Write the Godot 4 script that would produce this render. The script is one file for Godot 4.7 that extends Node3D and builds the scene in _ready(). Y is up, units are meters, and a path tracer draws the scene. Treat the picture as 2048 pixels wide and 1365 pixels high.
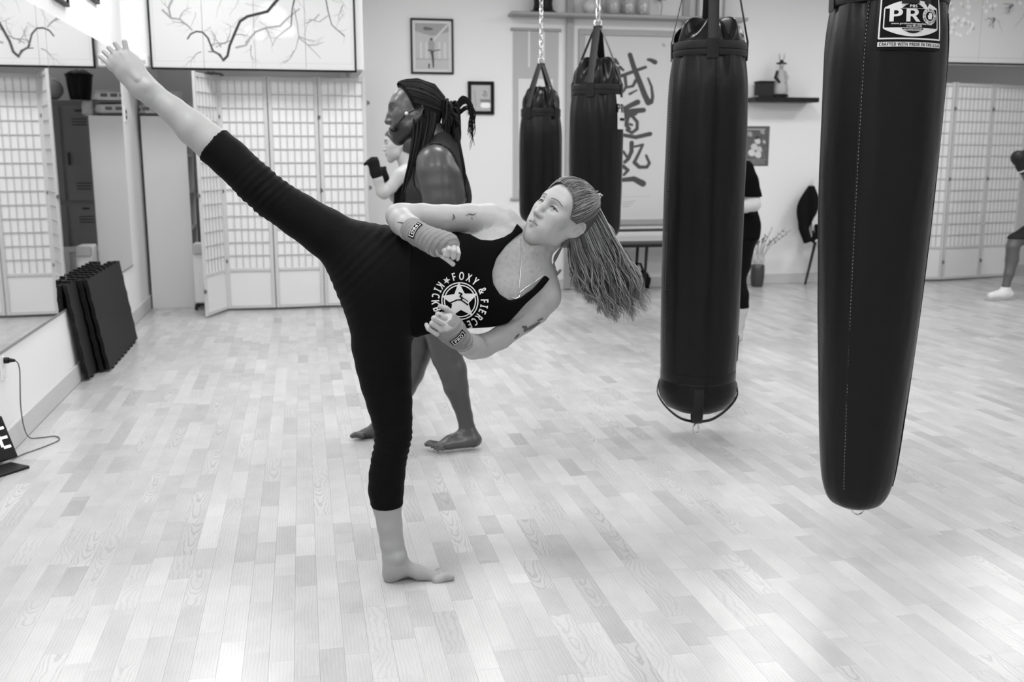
extends Node3D

var M := {}
var taken := {}
var rng := RandomNumberGenerator.new()

# ---------------------------------------------------------------- mesh builder
class MB:
	var v := PackedVector3Array()
	var n := PackedVector3Array()
	var uv := PackedVector2Array()
	var c := PackedColorArray()
	var ix := PackedInt32Array()
	var col := Color.WHITE
	func vert(p: Vector3, nn: Vector3, u := Vector2.ZERO) -> int:
		v.append(p); n.append(nn); uv.append(u); c.append(col)
		return v.size() - 1
	func tri(a: int, b: int, d: int) -> void:
		ix.append(a); ix.append(b); ix.append(d)
	func face(pts: Array, uvs: Array = []) -> void:
		var nn: Vector3 = (pts[2] - pts[0]).cross(pts[1] - pts[0]).normalized()
		var b := v.size()
		for i in pts.size():
			vert(pts[i], nn, uvs[i] if uvs.size() else Vector2(pts[i].x + pts[i].z, pts[i].y))
		for i in range(1, pts.size() - 1):
			tri(b, b + i, b + i + 1)
	func face_n(pts: Array, nn: Vector3, uvs: Array = []) -> void:
		var b := v.size()
		for i in pts.size():
			vert(pts[i], nn, uvs[i] if uvs.size() else Vector2.ZERO)
		for i in range(1, pts.size() - 1):
			tri(b, b + i, b + i + 1)
	# box with chamfered edges, local axes B
	func box(ctr: Vector3, size: Vector3, bev := 0.0, B := Basis()) -> void:
		var h := size * 0.5
		var ax := [B.x, B.y, B.z]
		var hh := [h.x, h.y, h.z]
		for a in 3:
			var b := (a + 1) % 3
			var d := (a + 2) % 3
			for s in [-1.0, 1.0]:
				var o: Vector3 = ctr + ax[a] * hh[a] * s
				var pb: Vector3 = ax[b] * (hh[b] - bev)
				var pd: Vector3 = ax[d] * (hh[d] - bev)
				var su: float = hh[b]
				var sv: float = hh[d]
				face_n([o - pb - pd, o + pb - pd, o + pb + pd, o - pb + pd], ax[a] * s, [Vector2(-su, -sv), Vector2(su, -sv), Vector2(su, sv), Vector2(-su, sv)])
		if bev <= 0.0:
			return
		for a in 3:
			var b := (a + 1) % 3
			var d := (a + 2) % 3
			var la: Vector3 = ax[a] * (hh[a] - bev)
			for sb in [-1.0, 1.0]:
				for sd in [-1.0, 1.0]:
					var e1: Vector3 = ctr + ax[b] * hh[b] * sb + ax[d] * (hh[d] - bev) * sd
					var e2: Vector3 = ctr + ax[b] * (hh[b] - bev) * sb + ax[d] * hh[d] * sd
					face_n([e1 - la, e1 + la, e2 + la, e2 - la], (ax[b] * sb + ax[d] * sd).normalized())
		for sx in [-1.0, 1.0]:
			for sy in [-1.0, 1.0]:
				for sz in [-1.0, 1.0]:
					var p1: Vector3 = ctr + ax[0] * hh[0] * sx + ax[1] * (hh[1] - bev) * sy + ax[2] * (hh[2] - bev) * sz
					var p2: Vector3 = ctr + ax[0] * (hh[0] - bev) * sx + ax[1] * hh[1] * sy + ax[2] * (hh[2] - bev) * sz
					var p3: Vector3 = ctr + ax[0] * (hh[0] - bev) * sx + ax[1] * (hh[1] - bev) * sy + ax[2] * hh[2] * sz
					face_n([p1, p2, p3], (ax[0] * sx + ax[1] * sy + ax[2] * sz).normalized())
	# swept tube; r is a float, or an array of floats
	func tube(pts: Array, r, sides := 8, caps := true, flat := 1.0, wide := Vector3.ZERO) -> void:
		var m := pts.size()
		var t0: Vector3 = (pts[1] - pts[0]).normalized()
		var up := wide if wide != Vector3.ZERO else (Vector3.UP if absf(t0.y) < 0.9 else Vector3.RIGHT)
		var b0 := v.size()
		for i in m:
			var t: Vector3 = (pts[mini(i + 1, m - 1)] - pts[maxi(i - 1, 0)]).normalized()
			var x := up.cross(t).normalized() if wide == Vector3.ZERO else (up - t * up.dot(t)).normalized()
			var y := t.cross(x).normalized()
			if wide == Vector3.ZERO:
				up = y if false else t.cross(x)
			var rr: float = r if r is float else r[i]
			for k in sides:
				var a := TAU * k / sides
				var dx := cos(a)
				var dy := sin(a)
				vert(pts[i] + x * dx * rr + y * dy * rr * flat, (x * dx * flat + y * dy).normalized(), Vector2(float(k) / sides, float(i) / m))
		for i in m - 1:
			for k in sides:
				var a := b0 + i * sides + k
				var b := b0 + i * sides + (k + 1) % sides
				tri(a, b, b + sides); tri(a, b + sides, a + sides)
		if caps:
			for e in [0, m - 1]:
				var nn: Vector3 = (pts[0] - pts[1]).normalized() if e == 0 else (pts[m - 1] - pts[m - 2]).normalized()
				var cc := vert(pts[e], nn)
				for k in sides:
					tri(cc, b0 + e * sides + k, b0 + e * sides + (k + 1) % sides)
	# lathe a profile of [radius, height] about local y
	func lathe(prof: Array, xf := Transform3D(), seg := 24, squash := 1.0, sharp := 0.75) -> void:
		var rows := []
		var m := prof.size()
		for i in m:
			var dirs := []
			if i > 0:
				dirs.append((Vector2(prof[i][0], prof[i][1]) - Vector2(prof[i - 1][0], prof[i - 1][1])).normalized())
			if i < m - 1:
				dirs.append((Vector2(prof[i + 1][0], prof[i + 1][1]) - Vector2(prof[i][0], prof[i][1])).normalized())
			if dirs.size() == 2 and dirs[0].dot(dirs[1]) < sharp:
				rows.append([i, dirs[0]]); rows.append([i, dirs[1]])
			else:
				var dd: Vector2 = dirs[0] if dirs.size() == 1 else (dirs[0] + dirs[1]).normalized()
				rows.append([i, dd])
		var b0 := v.size()
		for q in rows:
			var rr: float = prof[q[0]][0]
			var yy: float = prof[q[0]][1]
			var dd: Vector2 = q[1]
			for k in seg + 1:
				var a := TAU * k / seg
				var nn := Vector3(cos(a) * dd.y, -dd.x, sin(a) * dd.y)
				vert(xf * Vector3(cos(a) * rr, yy, sin(a) * rr * squash), (xf.basis * nn).normalized(), Vector2(float(k) / seg, yy))
		for i in rows.size() - 1:
			if rows[i][0] == rows[i + 1][0]:
				continue
			for k in seg:
				var a := b0 + i * (seg + 1) + k
				tri(a, a + 1, a + seg + 2); tri(a, a + seg + 2, a + seg + 1)
	# flat polygon extruded along local z of xf
	func prism(poly: PackedVector2Array, xf: Transform3D, depth: float) -> void:
		var tr := Geometry2D.triangulate_polygon(poly)
		for s in [0.0, 1.0]:
			var b := v.size()
			for q in poly:
				vert(xf * Vector3(q.x, q.y, depth * s), xf.basis.z.normalized() * (1.0 if s > 0.5 else -1.0), q)
			for i in range(0, tr.size(), 3):
				tri(b + tr[i], b + tr[i + 1], b + tr[i + 2])
		var ccw := 0.0
		for i in poly.size():
			var a := poly[i]
			var q := poly[(i + 1) % poly.size()]
			ccw += a.x * q.y - q.x * a.y
		for i in poly.size():
			var a := poly[i]
			var q := poly[(i + 1) % poly.size()]
			var d := (q - a).normalized()
			var nn := Vector3(d.y, -d.x, 0) * (1.0 if ccw > 0 else -1.0)
			face_n([xf * Vector3(a.x, a.y, 0), xf * Vector3(q.x, q.y, 0), xf * Vector3(q.x, q.y, depth), xf * Vector3(a.x, a.y, depth)], (xf.basis * nn).normalized())
	func ball(ctr: Vector3, rad: Vector3, B := Basis(), seg := 16) -> void:
		var prof := []
		var m := seg / 2
		for i in m + 1:
			var a := -PI / 2 + PI * i / m
			prof.append([maxf(cos(a), 0.0001), sin(a)])
		lathe(prof, Transform3D(B * Basis.from_scale(rad), ctr), seg, 1.0, -2.0)
	func torus(ctr: Vector3, B: Basis, R1: float, r1: float, s1 := 14, s2 := 8, stretch := 1.0) -> void:
		var b0 := v.size()
		for i in s1:
			var a := TAU * i / s1
			for k in s2:
				var q := TAU * k / s2
				var dirv := Vector3(cos(a), sin(a), 0)
				var nn := dirv * cos(q) + Vector3(0, 0, 1) * sin(q)
				var p := dirv * R1 + nn * r1
				p.y += stretch * signf(sin(a)) if absf(sin(a)) > 0.01 else 0.0
				vert(ctr + B * p, B * nn)
		for i in s1:
			for k in s2:
				var a := b0 + i * s2 + k
				var b := b0 + i * s2 + (k + 1) % s2
				var d := b0 + ((i + 1) % s1) * s2 + (k + 1) % s2
				var e := b0 + ((i + 1) % s1) * s2 + k
				tri(a, b, d); tri(a, d, e)
	func mesh() -> ArrayMesh:
		for i in range(0, ix.size(), 3):
			var a := ix[i]
			var b := ix[i + 1]
			var d := ix[i + 2]
			if (v[b] - v[a]).cross(v[d] - v[a]).dot(n[a] + n[b] + n[d]) > 0.0:
				ix[i + 1] = d
				ix[i + 2] = b
		var arr := []
		arr.resize(Mesh.ARRAY_MAX)
		arr[Mesh.ARRAY_VERTEX] = v
		arr[Mesh.ARRAY_NORMAL] = n
		arr[Mesh.ARRAY_TEX_UV] = uv
		arr[Mesh.ARRAY_COLOR] = c
		arr[Mesh.ARRAY_INDEX] = ix
		var m := ArrayMesh.new()
		m.add_surface_from_arrays(Mesh.PRIMITIVE_TRIANGLES, arr)
		return m

# ---------------------------------------------------------------- scene helpers
func grey(lin: float) -> Color:
	return Color(lin, lin, lin).linear_to_srgb()

func mat(called: String, lin: float, rough := 0.6, metal := 0.0, spec := 0.5) -> StandardMaterial3D:
	var m := StandardMaterial3D.new()
	m.resource_name = called
	m.albedo_color = grey(lin)
	m.roughness = rough
	m.metallic = metal
	m.metallic_specular = spec
	M[called] = m
	return m

func numbered(called: String) -> String:
	if not taken.has(called):
		taken[called] = 0
		return called
	taken[called] += 1
	return "%s_%03d" % [called, taken[called]]

func put(called: String, st: MB, m, parent: Node = null) -> MeshInstance3D:
	var o := MeshInstance3D.new()
	o.mesh = st.mesh()
	o.material_override = m if m is Material else M[m]
	if parent == null:
		o.name = numbered(called)
		add_child(o)
	else:
		o.name = called
		parent.add_child(o, true)
	return o

func thing(called: String, label: String, category: String, at := Vector3.ZERO, group := "") -> Node3D:
	var o := Node3D.new()
	o.name = numbered(called)
	add_child(o)
	o.position = at
	return tag(o, label, category, group)

func tag(o: Node, label: String, category: String, group := "") -> Node:
	o.set_meta("label", label)
	o.set_meta("category", category)
	if group != "":
		o.set_meta("group", group)
	return o

func setting(o: Node) -> Node:
	o.set_meta("kind", "structure")
	return o

func hash1(i: int) -> float:
	var x := sin(float(i) * 12.9898 + 4.1) * 43758.5453
	return x - floorf(x)

func turn(axis_y: float) -> Basis:
	return Basis(Vector3.UP, axis_y)

func frame_to(d: Vector3, up := Vector3.UP) -> Basis:
	# local y along d
	var y := d.normalized()
	var x := up.cross(y)
	if x.length() < 0.01:
		x = Vector3.RIGHT.cross(y)
	x = x.normalized()
	return Basis(x, y, x.cross(y))

# lettering: the triangles of a TextMesh laid out on a plane, one glyph or word at a time
func letters(text: String, height: float, bold := true, mono := false) -> Array:
	var f := SystemFont.new()
	f.font_names = PackedStringArray(["Droid Sans Mono" if mono else "Droid Sans"])
	f.font_weight = 700 if bold else 400
	var t := TextMesh.new()
	t.text = text
	t.font = f
	t.font_size = 64
	t.pixel_size = height / 64.0 / 0.72
	t.depth = 0.0
	t.curve_step = 3.0
	t.horizontal_alignment = HORIZONTAL_ALIGNMENT_CENTER
	t.vertical_alignment = VERTICAL_ALIGNMENT_CENTER
	var a := t.surface_get_arrays(0)
	var pts: PackedVector3Array = a[Mesh.ARRAY_VERTEX]
	var id: PackedInt32Array = a[Mesh.ARRAY_INDEX] if a[Mesh.ARRAY_INDEX] != null else PackedInt32Array(range(pts.size()))
	return [pts, id]

func lay_letters(st: MB, text: String, height: float, xf: Transform3D, bold := true, squeeze := 1.0) -> void:
	var q := letters(text, height, bold)
	var b := st.v.size()
	for p: Vector3 in q[0]:
		st.vert(xf * Vector3(p.x * squeeze, p.y, 0), xf.basis.z.normalized())
	for i in q[1]:
		st.ix.append(b + i)

# brush marks on an image
func stroke(im: Image, pts: Array, w0: float, w1: float, tone: float, soft := 0.0) -> void:
	for i in pts.size() - 1:
		var a: Vector2 = pts[i]
		var b: Vector2 = pts[i + 1]
		var steps := int(maxf(2.0, (b - a).length()))
		for s in steps + 1:
			var t := float(s) / steps
			var p := a.lerp(b, t)
			var w := lerpf(w0, w1, (i + t) / (pts.size() - 1)) * 0.5
			for y in range(int(p.y - w), int(p.y + w) + 2):
				for x in range(int(p.x - w), int(p.x + w) + 2):
					if x < 0 or y < 0 or x >= im.get_width() or y >= im.get_height():
						continue
					var d := Vector2(x, y).distance_to(p)
					if d <= w:
						var old := im.get_pixel(x, y).r
						var k := clampf((w - d) / maxf(soft, 0.8), 0.0, 1.0)
						var nv := lerpf(old, tone, k) if tone > old else minf(old, lerpf(old, tone, k))
						im.set_pixel(x, y, Color(nv, nv, nv))

func twig(im: Image, p: Vector2, ang: float, leng: float, w: float, depth: int, tone: float) -> void:
	var pts := [p]
	var q := p
	var a := ang
	for i in 5:
		a += rng.randf_range(-0.35, 0.35)
		q += Vector2(cos(a), sin(a)) * leng / 5.0
		pts.append(q)
		if depth > 0 and rng.randf() < 0.6:
			twig(im, q, a + rng.randf_range(0.5, 1.0) * (1 if rng.randf() < 0.5 else -1), leng * 0.5, w * 0.6, depth - 1, tone + 0.1)
	stroke(im, pts, w, w * 0.5, tone, 1.2)

func picture_mat(called: String, im: Image, rough := 0.6) -> StandardMaterial3D:
	var m := mat(called, 1.0, rough)
	m.albedo_texture = ImageTexture.create_from_image(im)
	m.texture_repeat = false
	return m

func blank(w: int, h: int, tone: float) -> Image:
	var im := Image.create(w, h, false, Image.FORMAT_RGB8)
	im.fill(Color(tone, tone, tone))
	return im

# ---------------------------------------------------------------- the scene
const CEIL := 3.1
const WALL_X := -1.315
const BACK_Z := -9.34
var cam: Camera3D

func _ready() -> void:
	rng.seed = 7
	cam = Camera3D.new()
	cam.name = "camera"
	add_child(cam)
	cam.position = Vector3(0, 1.3, 0)
	cam.rotation_degrees = Vector3(-10.6388, -11.7941, 0)
	cam.fov = 37.8427
	cam.near = 0.05
	cam.far = 60.0
	var lens := CameraAttributesPhysical.new()
	lens.frustum_focal_length = 35.0
	lens.frustum_focus_distance = 2.95
	lens.exposure_aperture = 4.0
	cam.attributes = lens
	cam.fov = 37.8427
	var we := WorldEnvironment.new()
	we.name = "environment"
	var env := Environment.new()
	env.background_mode = Environment.BG_COLOR
	env.background_color = Color(0.02, 0.02, 0.02)
	env.tonemap_mode = Environment.TONE_MAPPER_LINEAR
	env.tonemap_exposure = 0.96
	env.sdfgi_enabled = true
	env.ssao_enabled = true
	env.ssil_enabled = true
	we.environment = env
	add_child(we)
	make_materials()
	var rows := [[-7.3, "back"], [-4.9, "second"], [-2.4, "third"], [0.2, "front"]]
	var cols := [[-0.7, "beside the mirror wall"], [1.1, "just left of the punching bags"], [3.7, "right of the punching bags"], [6.1, "at the right side"]]
	for r in rows:
		for q in cols:
			ceiling_panel(Vector3(q[0], CEIL, r[0]), "square white ceiling light panel, %s row, %s" % [r[1], q[1]])  # lamps out of view; their kind, count and spacing chosen to light the room
	ceiling_panel(Vector3(-0.35, CEIL, -9.7), "square white ceiling light panel in the left storage bay", 0.28)  # unseen lamp, placed to light the bay and its lockers
	make_shell()
	make_floor()
	make_props()
	make_people()

const PANEL_ENERGY := 2.5

func ceiling_panel(at: Vector3, label: String, energy := PANEL_ENERGY) -> void:
	var t := thing("ceiling_light", label, "ceiling light", at, "ceiling light panels")
	var f := MB.new()
	for s in [-1.0, 1.0]:
		f.box(Vector3(s * 0.31, -0.012, 0), Vector3(0.03, 0.024, 0.65), 0.003)
		f.box(Vector3(0, -0.012, s * 0.31), Vector3(0.59, 0.024, 0.03), 0.003)
	put("frame", f, "white_metal", t)
	var d := MB.new()
	d.box(Vector3(0, -0.008, 0), Vector3(0.58, 0.006, 0.58), 0.0)
	put("light_diffuser", d, "lamp_glow" if energy > 1.0 else "lamp_glow_dim", t)
	var l := AreaLight3D.new()
	l.name = "panel_light"
	l.area_size = Vector2(0.56, 0.56)
	l.light_energy = energy
	l.area_range = 30.0
	l.area_attenuation = 2.0
	l.shadow_enabled = true
	l.rotation_degrees = Vector3(-90, 0, 0)
	l.position = Vector3(0, -0.02, 0)
	t.add_child(l)

func make_materials() -> void:
	mat("white_wall", 0.80, 0.75)
	mat("ceiling_white", 0.82, 0.9)
	mat("white_metal", 0.8, 0.4)
	mat("baseboard", 0.55, 0.5)
	var g := mat("lamp_glow", 0.9, 0.5)
	g.emission_enabled = true
	g.emission = Color.WHITE
	g.emission_energy_multiplier = 3.0
	g = mat("lamp_glow_dim", 0.9, 0.5)
	g.emission_enabled = true
	g.emission = Color.WHITE
	g.emission_energy_multiplier = 0.5
	mat("mirror", 0.88, 0.02, 1.0)
	mat("mirror_edge", 0.25, 0.3, 0.3)
	mat("black_frame", 0.008, 0.4, 0.0, 0.25)
	mat("dark_shelf", 0.014, 0.4, 0.0, 0.3)
	mat("grey_shelf", 0.33, 0.5)
	mat("grey_post", 0.36, 0.5)
	mat("shoji_wood", 0.56, 0.5)
	mat("shoji_slat", 0.52, 0.5)
	var pp := mat("shoji_paper", 0.82, 0.9)
	pp.backlight_enabled = true
	pp.backlight = Color(0.3, 0.3, 0.3)
	mat("shoji_board", 0.72, 0.55)
	mat("hinge_metal", 0.16, 0.4, 0.5)
	mat("black_metal", 0.02, 0.35, 0.3)
	mat("cabinet_white", 0.66, 0.45)
	mat("grey_plastic", 0.42, 0.6)
	mat("locker_grey", 0.24, 0.4)
	mat("locker_dark", 0.05, 0.5)
	mat("plastic_white", 0.75, 0.3)
	mat("plastic_dark", 0.015, 0.4, 0.0, 0.3)
	mat("foam_black", 0.018, 0.6, 0.0, 0.25)
	mat("chrome", 0.75, 0.16, 1.0)
	var lm := mat("bag_leather", 0.005, 0.3, 0.0, 0.32)
	var bn := NoiseTexture2D.new()
	bn.width = 256
	bn.height = 256
	bn.seamless = true
	bn.as_normal_map = true
	bn.bump_strength = 2.0
	var fn := FastNoiseLite.new()
	fn.seed = 3
	fn.noise_type = FastNoiseLite.TYPE_CELLULAR
	fn.frequency = 0.05
	bn.noise = fn
	lm.normal_enabled = true
	lm.normal_texture = bn
	lm.normal_scale = 0.25
	lm.uv1_triplanar = true
	lm.uv1_scale = Vector3(7, 7, 7)
	mat("bag_strap", 0.011, 0.45, 0.0, 0.33)
	mat("stitch", 0.35, 0.7)
	mat("label_black", 0.006, 0.5, 0.0, 0.2)
	mat("label_white", 0.62, 0.6)
	mat("paper_white", 0.72, 0.8)
	mat("ink_grey", 0.08, 0.8)
	mat("glass_jar", 0.7, 0.1)
	M["glass_jar"].albedo_color.a = 0.25
	M["glass_jar"].transparency = BaseMaterial3D.TRANSPARENCY_ALPHA
	mat("porcelain", 0.6, 0.25)
	mat("figurine_light", 0.42, 0.5)
	mat("figurine_dark", 0.025, 0.5, 0.0, 0.3)
	mat("vase_dark", 0.045, 0.25)
	mat("twig", 0.2, 0.8)
	mat("cloth_black", 0.009, 0.9, 0.0, 0.15)
	mat("bundle", 0.62, 0.5)
	mat("bundle_dark", 0.12, 0.6)
	var led := mat("led_digit", 0.8, 0.5)
	led.emission_enabled = true
	led.emission = Color.WHITE
	led.emission_energy_multiplier = 0.9

func slab(called: String, a: Vector3, b: Vector3, m: String, parent: Node = null) -> MeshInstance3D:
	var st := MB.new()
	st.box((a + b) * 0.5, (b - a).abs(), 0.0)
	var o := put(called, st, m, parent)
	if parent == null:
		setting(o)
	return o

func make_shell() -> void:
	slab("ceiling", Vector3(-1.6, CEIL, -10.5), Vector3(9.2, CEIL + 0.15, 3.2), "ceiling_white")
	slab("wall_left", Vector3(WALL_X - 0.2, 0, -10.5), Vector3(WALL_X, CEIL, 3.2), "white_wall")
	slab("wall_right", Vector3(9.0, 0, -10.5), Vector3(9.2, CEIL, 3.2), "white_wall")
	slab("wall_front", Vector3(WALL_X, 0, 3.0), Vector3(9.0, CEIL, 3.2), "white_wall")
	slab("wall_back", Vector3(0.42, 0, BACK_Z - 0.16), Vector3(6.02, CEIL, BACK_Z), "white_wall")
	# shallow storage bays left and right of the back wall, each under a bulkhead
	slab("wall_bay_left", Vector3(WALL_X, 0, -10.5), Vector3(0.58, CEIL, -10.35), "white_wall")
	slab("wall_bay_side_left", Vector3(0.42, 0, -10.35), Vector3(0.58, CEIL, BACK_Z - 0.16), "white_wall")
	slab("wall_bay_right", Vector3(5.86, 0, -10.5), Vector3(9.0, CEIL, -10.35), "white_wall")
	slab("wall_bay_side_right", Vector3(5.86, 0, -10.35), Vector3(6.02, CEIL, BACK_Z - 0.16), "white_wall")
	slab("wall_bulkhead_left", Vector3(WALL_X, 1.975, -8.55), Vector3(0.53, CEIL, -8.42), "white_wall")
	slab("wall_bulkhead_cheek_left", Vector3(0.45, 1.975, BACK_Z), Vector3(0.53, CEIL, -8.55), "white_wall")
	slab("wall_bulkhead_right", Vector3(5.95, 2.17, -9.10), Vector3(9.0, CEIL, -8.98), "white_wall")
	var bl := MB.new()
	bl.box(Vector3(WALL_X + 0.008, 0.055, -3.3), Vector3(0.016, 0.11, 12.0), 0.003)
	setting(put("baseboard_left", bl, "baseboard"))
	var bb := MB.new()
	bb.box(Vector3(3.3, 0.05, BACK_Z + 0.008), Vector3(5.4, 0.10, 0.016), 0.003)
	setting(put("baseboard_back", bb, "baseboard"))
	# mirror sheets on the left wall
	var spans := [[-8.17, -5.93, "tall wall mirror sheet nearest the white cabinet, behind the kicking foot"], [-5.925, -3.68, "second wall mirror sheet from the white cabinet, above the timer cord"], [-3.675, -1.4, "third wall mirror sheet, nearest the front of the room"]]
	for s in spans:
		var t := thing("wall_mirror", s[2], "mirror", Vector3(WALL_X, 0.455, (s[0] + s[1]) * 0.5), "mirror sheets on the left wall")
		var w: float = s[1] - s[0]
		var a := MB.new()
		a.box(Vector3(0.003, 0.8, 0), Vector3(0.006, 1.6, w), 0.0008)
		put("mirror_glass", a, "mirror", t)
		var e := MB.new()
		e.box(Vector3(0.004, -0.006, 0), Vector3(0.009, 0.012, w), 0.001)
		put("bottom_channel", e, "mirror_edge", t)

func grain_image() -> Image:
	var W := 512
	var H := 1024
	var na := FastNoiseLite.new()
	na.seed = 11
	na.frequency = 0.008
	var nb := FastNoiseLite.new()
	nb.seed = 23
	nb.frequency = 0.5
	var data := PackedByteArray()
	data.resize(W * H)
	for y in H:
		for x in W:
			var s := x / 64
			var u := (float(x % 64) - 32.0) / 32.0
			var wob := na.get_noise_2d(x * 0.6, y * 0.35 + s * 500.0)
			var ph: float
			var amp: float
			if s == 1 or s == 4:
				ph = (u - 0.2) * (u - 0.2) * 2.6 + y * 0.011 + wob * 2.4
				amp = 0.10 if s == 4 else 0.07
			elif s == 6:
				ph = u * 2.2 + wob * 3.0 + y * 0.002
				amp = 0.05
			else:
				ph = u * 3.5 + wob * 0.8
				amp = 0.035
			var ring := pow(0.5 + 0.5 * sin(TAU * ph), 5.0)
			var fine := nb.get_noise_2d(x * 1.3, y * 0.03)
			var val := 0.93 - amp * ring + 0.035 * fine + 0.05 * wob
			data[y * W + x] = int(clampf(val, 0.0, 1.0) * 255.0)
	var im := Image.create_from_data(W, H, false, Image.FORMAT_L8, data)
	im.convert(Image.FORMAT_RGB8)
	return im

func plank_shape(st: MB, x0: float, x1: float, z0: float, z1: float, k: int) -> void:
	var g := 0.0001
	var b := 0.00025
	var tone := 0.585 + (hash1(k) - 0.5) * 0.09
	var pick := hash1(k + 9137)
	if pick < 0.10:
		tone *= 0.87
	elif pick < 0.26:
		tone *= 0.945
	elif pick > 0.86:
		tone *= 1.06
	st.col = Color(tone, tone, tone)
	var lane := int(hash1(k + 555) * 8.0)
	var cand: float = hash1(k + 77)
	if (lane == 1 or lane == 4) and cand < 0.6:
		lane = 2
	var u0 := lane * 0.125 + 0.004
	var u1 := lane * 0.125 + 0.121
	var v0 := hash1(k + 31)
	var v1 := v0 + (z1 - z0) * 0.95
	if hash1(k + 8) < 0.5:
		var q := u0
		u0 = u1
		u1 = q
	var a := [Vector3(x0 + g + b, 0, z0 + g + b), Vector3(x1 - g - b, 0, z0 + g + b), Vector3(x1 - g - b, 0, z1 - g - b), Vector3(x0 + g + b, 0, z1 - g - b)]
	var uvs := [Vector2(u0, v0), Vector2(u1, v0), Vector2(u1, v1), Vector2(u0, v1)]
	st.face_n(a, Vector3.UP, uvs)
	var lo := [Vector3(x0 + g, -0.002, z0 + g), Vector3(x1 - g, -0.002, z0 + g), Vector3(x1 - g, -0.002, z1 - g), Vector3(x0 + g, -0.002, z1 - g)]
	var nn := [Vector3(0, 0.5, -0.87), Vector3(0.87, 0.5, 0), Vector3(0, 0.5, 0.87), Vector3(-0.87, 0.5, 0)]
	for i in 4:
		var j := (i + 1) % 4
		st.face_n([a[i], a[j], lo[j], lo[i]], nn[i], [uvs[i], uvs[j], uvs[j], uvs[i]])

func make_floor() -> void:
	var fl := slab("floor", Vector3(WALL_X - 0.2, -0.12, -10.5), Vector3(9.2, -0.0022, 3.2), "baseboard")
	var wood := mat("strip_wood", 1.0, 0.26)
	wood.vertex_color_use_as_albedo = true
	wood.albedo_texture = ImageTexture.create_from_image(grain_image())
	var inv := cam.transform.affine_inverse()
	var th := tan(deg_to_rad(cam.fov) * 0.5)
	var list := []
	var k := 0
	var x := WALL_X + 0.018
	while x < 8.95:
		var z := 0.6 - hash1(k + 3) * 0.4
		while z > -10.3:
			var z2 := z - (0.17 + hash1(k) * 0.27)
			var mid := inv * Vector3(x + 0.032, 0, (z + z2) * 0.5)
			var score := 0.0
			if mid.z < -0.5:
				var sx := absf(mid.x / -mid.z) / (th * 1.5)
				var sy := absf(mid.y / -mid.z) / th
				if sx < 1.03 and sy < 1.03:
					score = (z - z2) / pow(-mid.z, 3.0)
			list.append([score, x, x + 0.0648, z2, z, k])
			z = z2
			k += 1
		x += 0.0648
	list.sort_custom(func(a, b): return a[0] > b[0])
	var rest := MB.new()
	for i in list.size():
		var q: Array = list[i]
		if i < 300:
			var st := MB.new()
			plank_shape(st, q[1], q[2], q[3], q[4], q[5])
			put("plank", st, wood, fl)
		else:
			plank_shape(rest, q[1], q[2], q[3], q[4], q[5])
	var ro := put("farther_planks", rest, wood, fl)
	ro.set_meta("kind", "stuff")

# ---------------------------------------------------------------- furniture and fittings
func grid_surf(st: MB, fn: Callable, nu: int, nv: int, closed := true) -> void:
	var b0 := st.v.size()
	var w := nu if closed else nu + 1
	var pos := PackedVector3Array()
	for j in nv + 1:
		for i in w:
			pos.append(fn.call(float(i) / nu, float(j) / nv))
	for j in nv + 1:
		for i in w:
			var i0 := (i - 1 + w) % w if closed else maxi(i - 1, 0)
			var i1 := (i + 1) % w if closed else mini(i + 1, w - 1)
			var du := pos[j * w + i1] - pos[j * w + i0]
			var dv := pos[mini(j + 1, nv) * w + i] - pos[maxi(j - 1, 0) * w + i]
			st.vert(pos[j * w + i], du.cross(dv).normalized(), Vector2(float(i) / nu, float(j) / nv))
	for j in nv:
		for i in nu:
			var a := b0 + j * w + i
			var b := b0 + j * w + (i + 1) % w
			st.tri(a, b, b + w); st.tri(a, b + w, a + w)

func map_letters(st: MB, text: String, height: float, fn: Callable, centre: Vector2, ang := 0.0, bold := true, squeeze := 1.0) -> void:
	var q := letters(text, height, bold)
	var b := st.v.size()
	for p: Vector3 in q[0]:
		var r: Array = fn.call(centre + Vector2(p.x * squeeze, p.y).rotated(ang))
		st.vert(r[0], r[1])
	for i in q[1]:
		st.ix.append(b + i)

func map_poly(st: MB, pts: PackedVector2Array, fn: Callable, step := 0.012) -> void:
	var tr := Geometry2D.triangulate_polygon(pts)
	for i in range(0, tr.size(), 3):
		map_tri(st, pts[tr[i]], pts[tr[i + 1]], pts[tr[i + 2]], fn, step)

func map_tri(st: MB, a: Vector2, b: Vector2, c: Vector2, fn: Callable, step: float) -> void:
	var l := maxf((a - b).length(), maxf((b - c).length(), (c - a).length()))
	if l > step:
		if (a - b).length() == l:
			map_tri(st, a, (a + b) * 0.5, c, fn, step); map_tri(st, (a + b) * 0.5, b, c, fn, step)
		elif (b - c).length() == l:
			map_tri(st, a, b, (b + c) * 0.5, fn, step); map_tri(st, a, (b + c) * 0.5, c, fn, step)
		else:
			map_tri(st, a, b, (a + c) * 0.5, fn, step); map_tri(st, (a + c) * 0.5, b, c, fn, step)
		return
	var k := st.v.size()
	for p in [a, b, c]:
		var r: Array = fn.call(p)
		st.vert(r[0], r[1])
	st.tri(k, k + 1, k + 2)

func map_line(st: MB, pts: Array, w: float, fn: Callable, closed := false) -> void:
	var m := pts.size()
	var last := m if closed else m - 1
	for i in last:
		var a: Vector2 = pts[i]
		var b: Vector2 = pts[(i + 1) % m]
		var d := (b - a).normalized() * w * 0.5
		var q := Vector2(-d.y, d.x)
		map_poly(st, PackedVector2Array([a - d * 0.4 - q, b + d * 0.4 - q, b + d * 0.4 + q, a - d * 0.4 + q]), fn)

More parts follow.
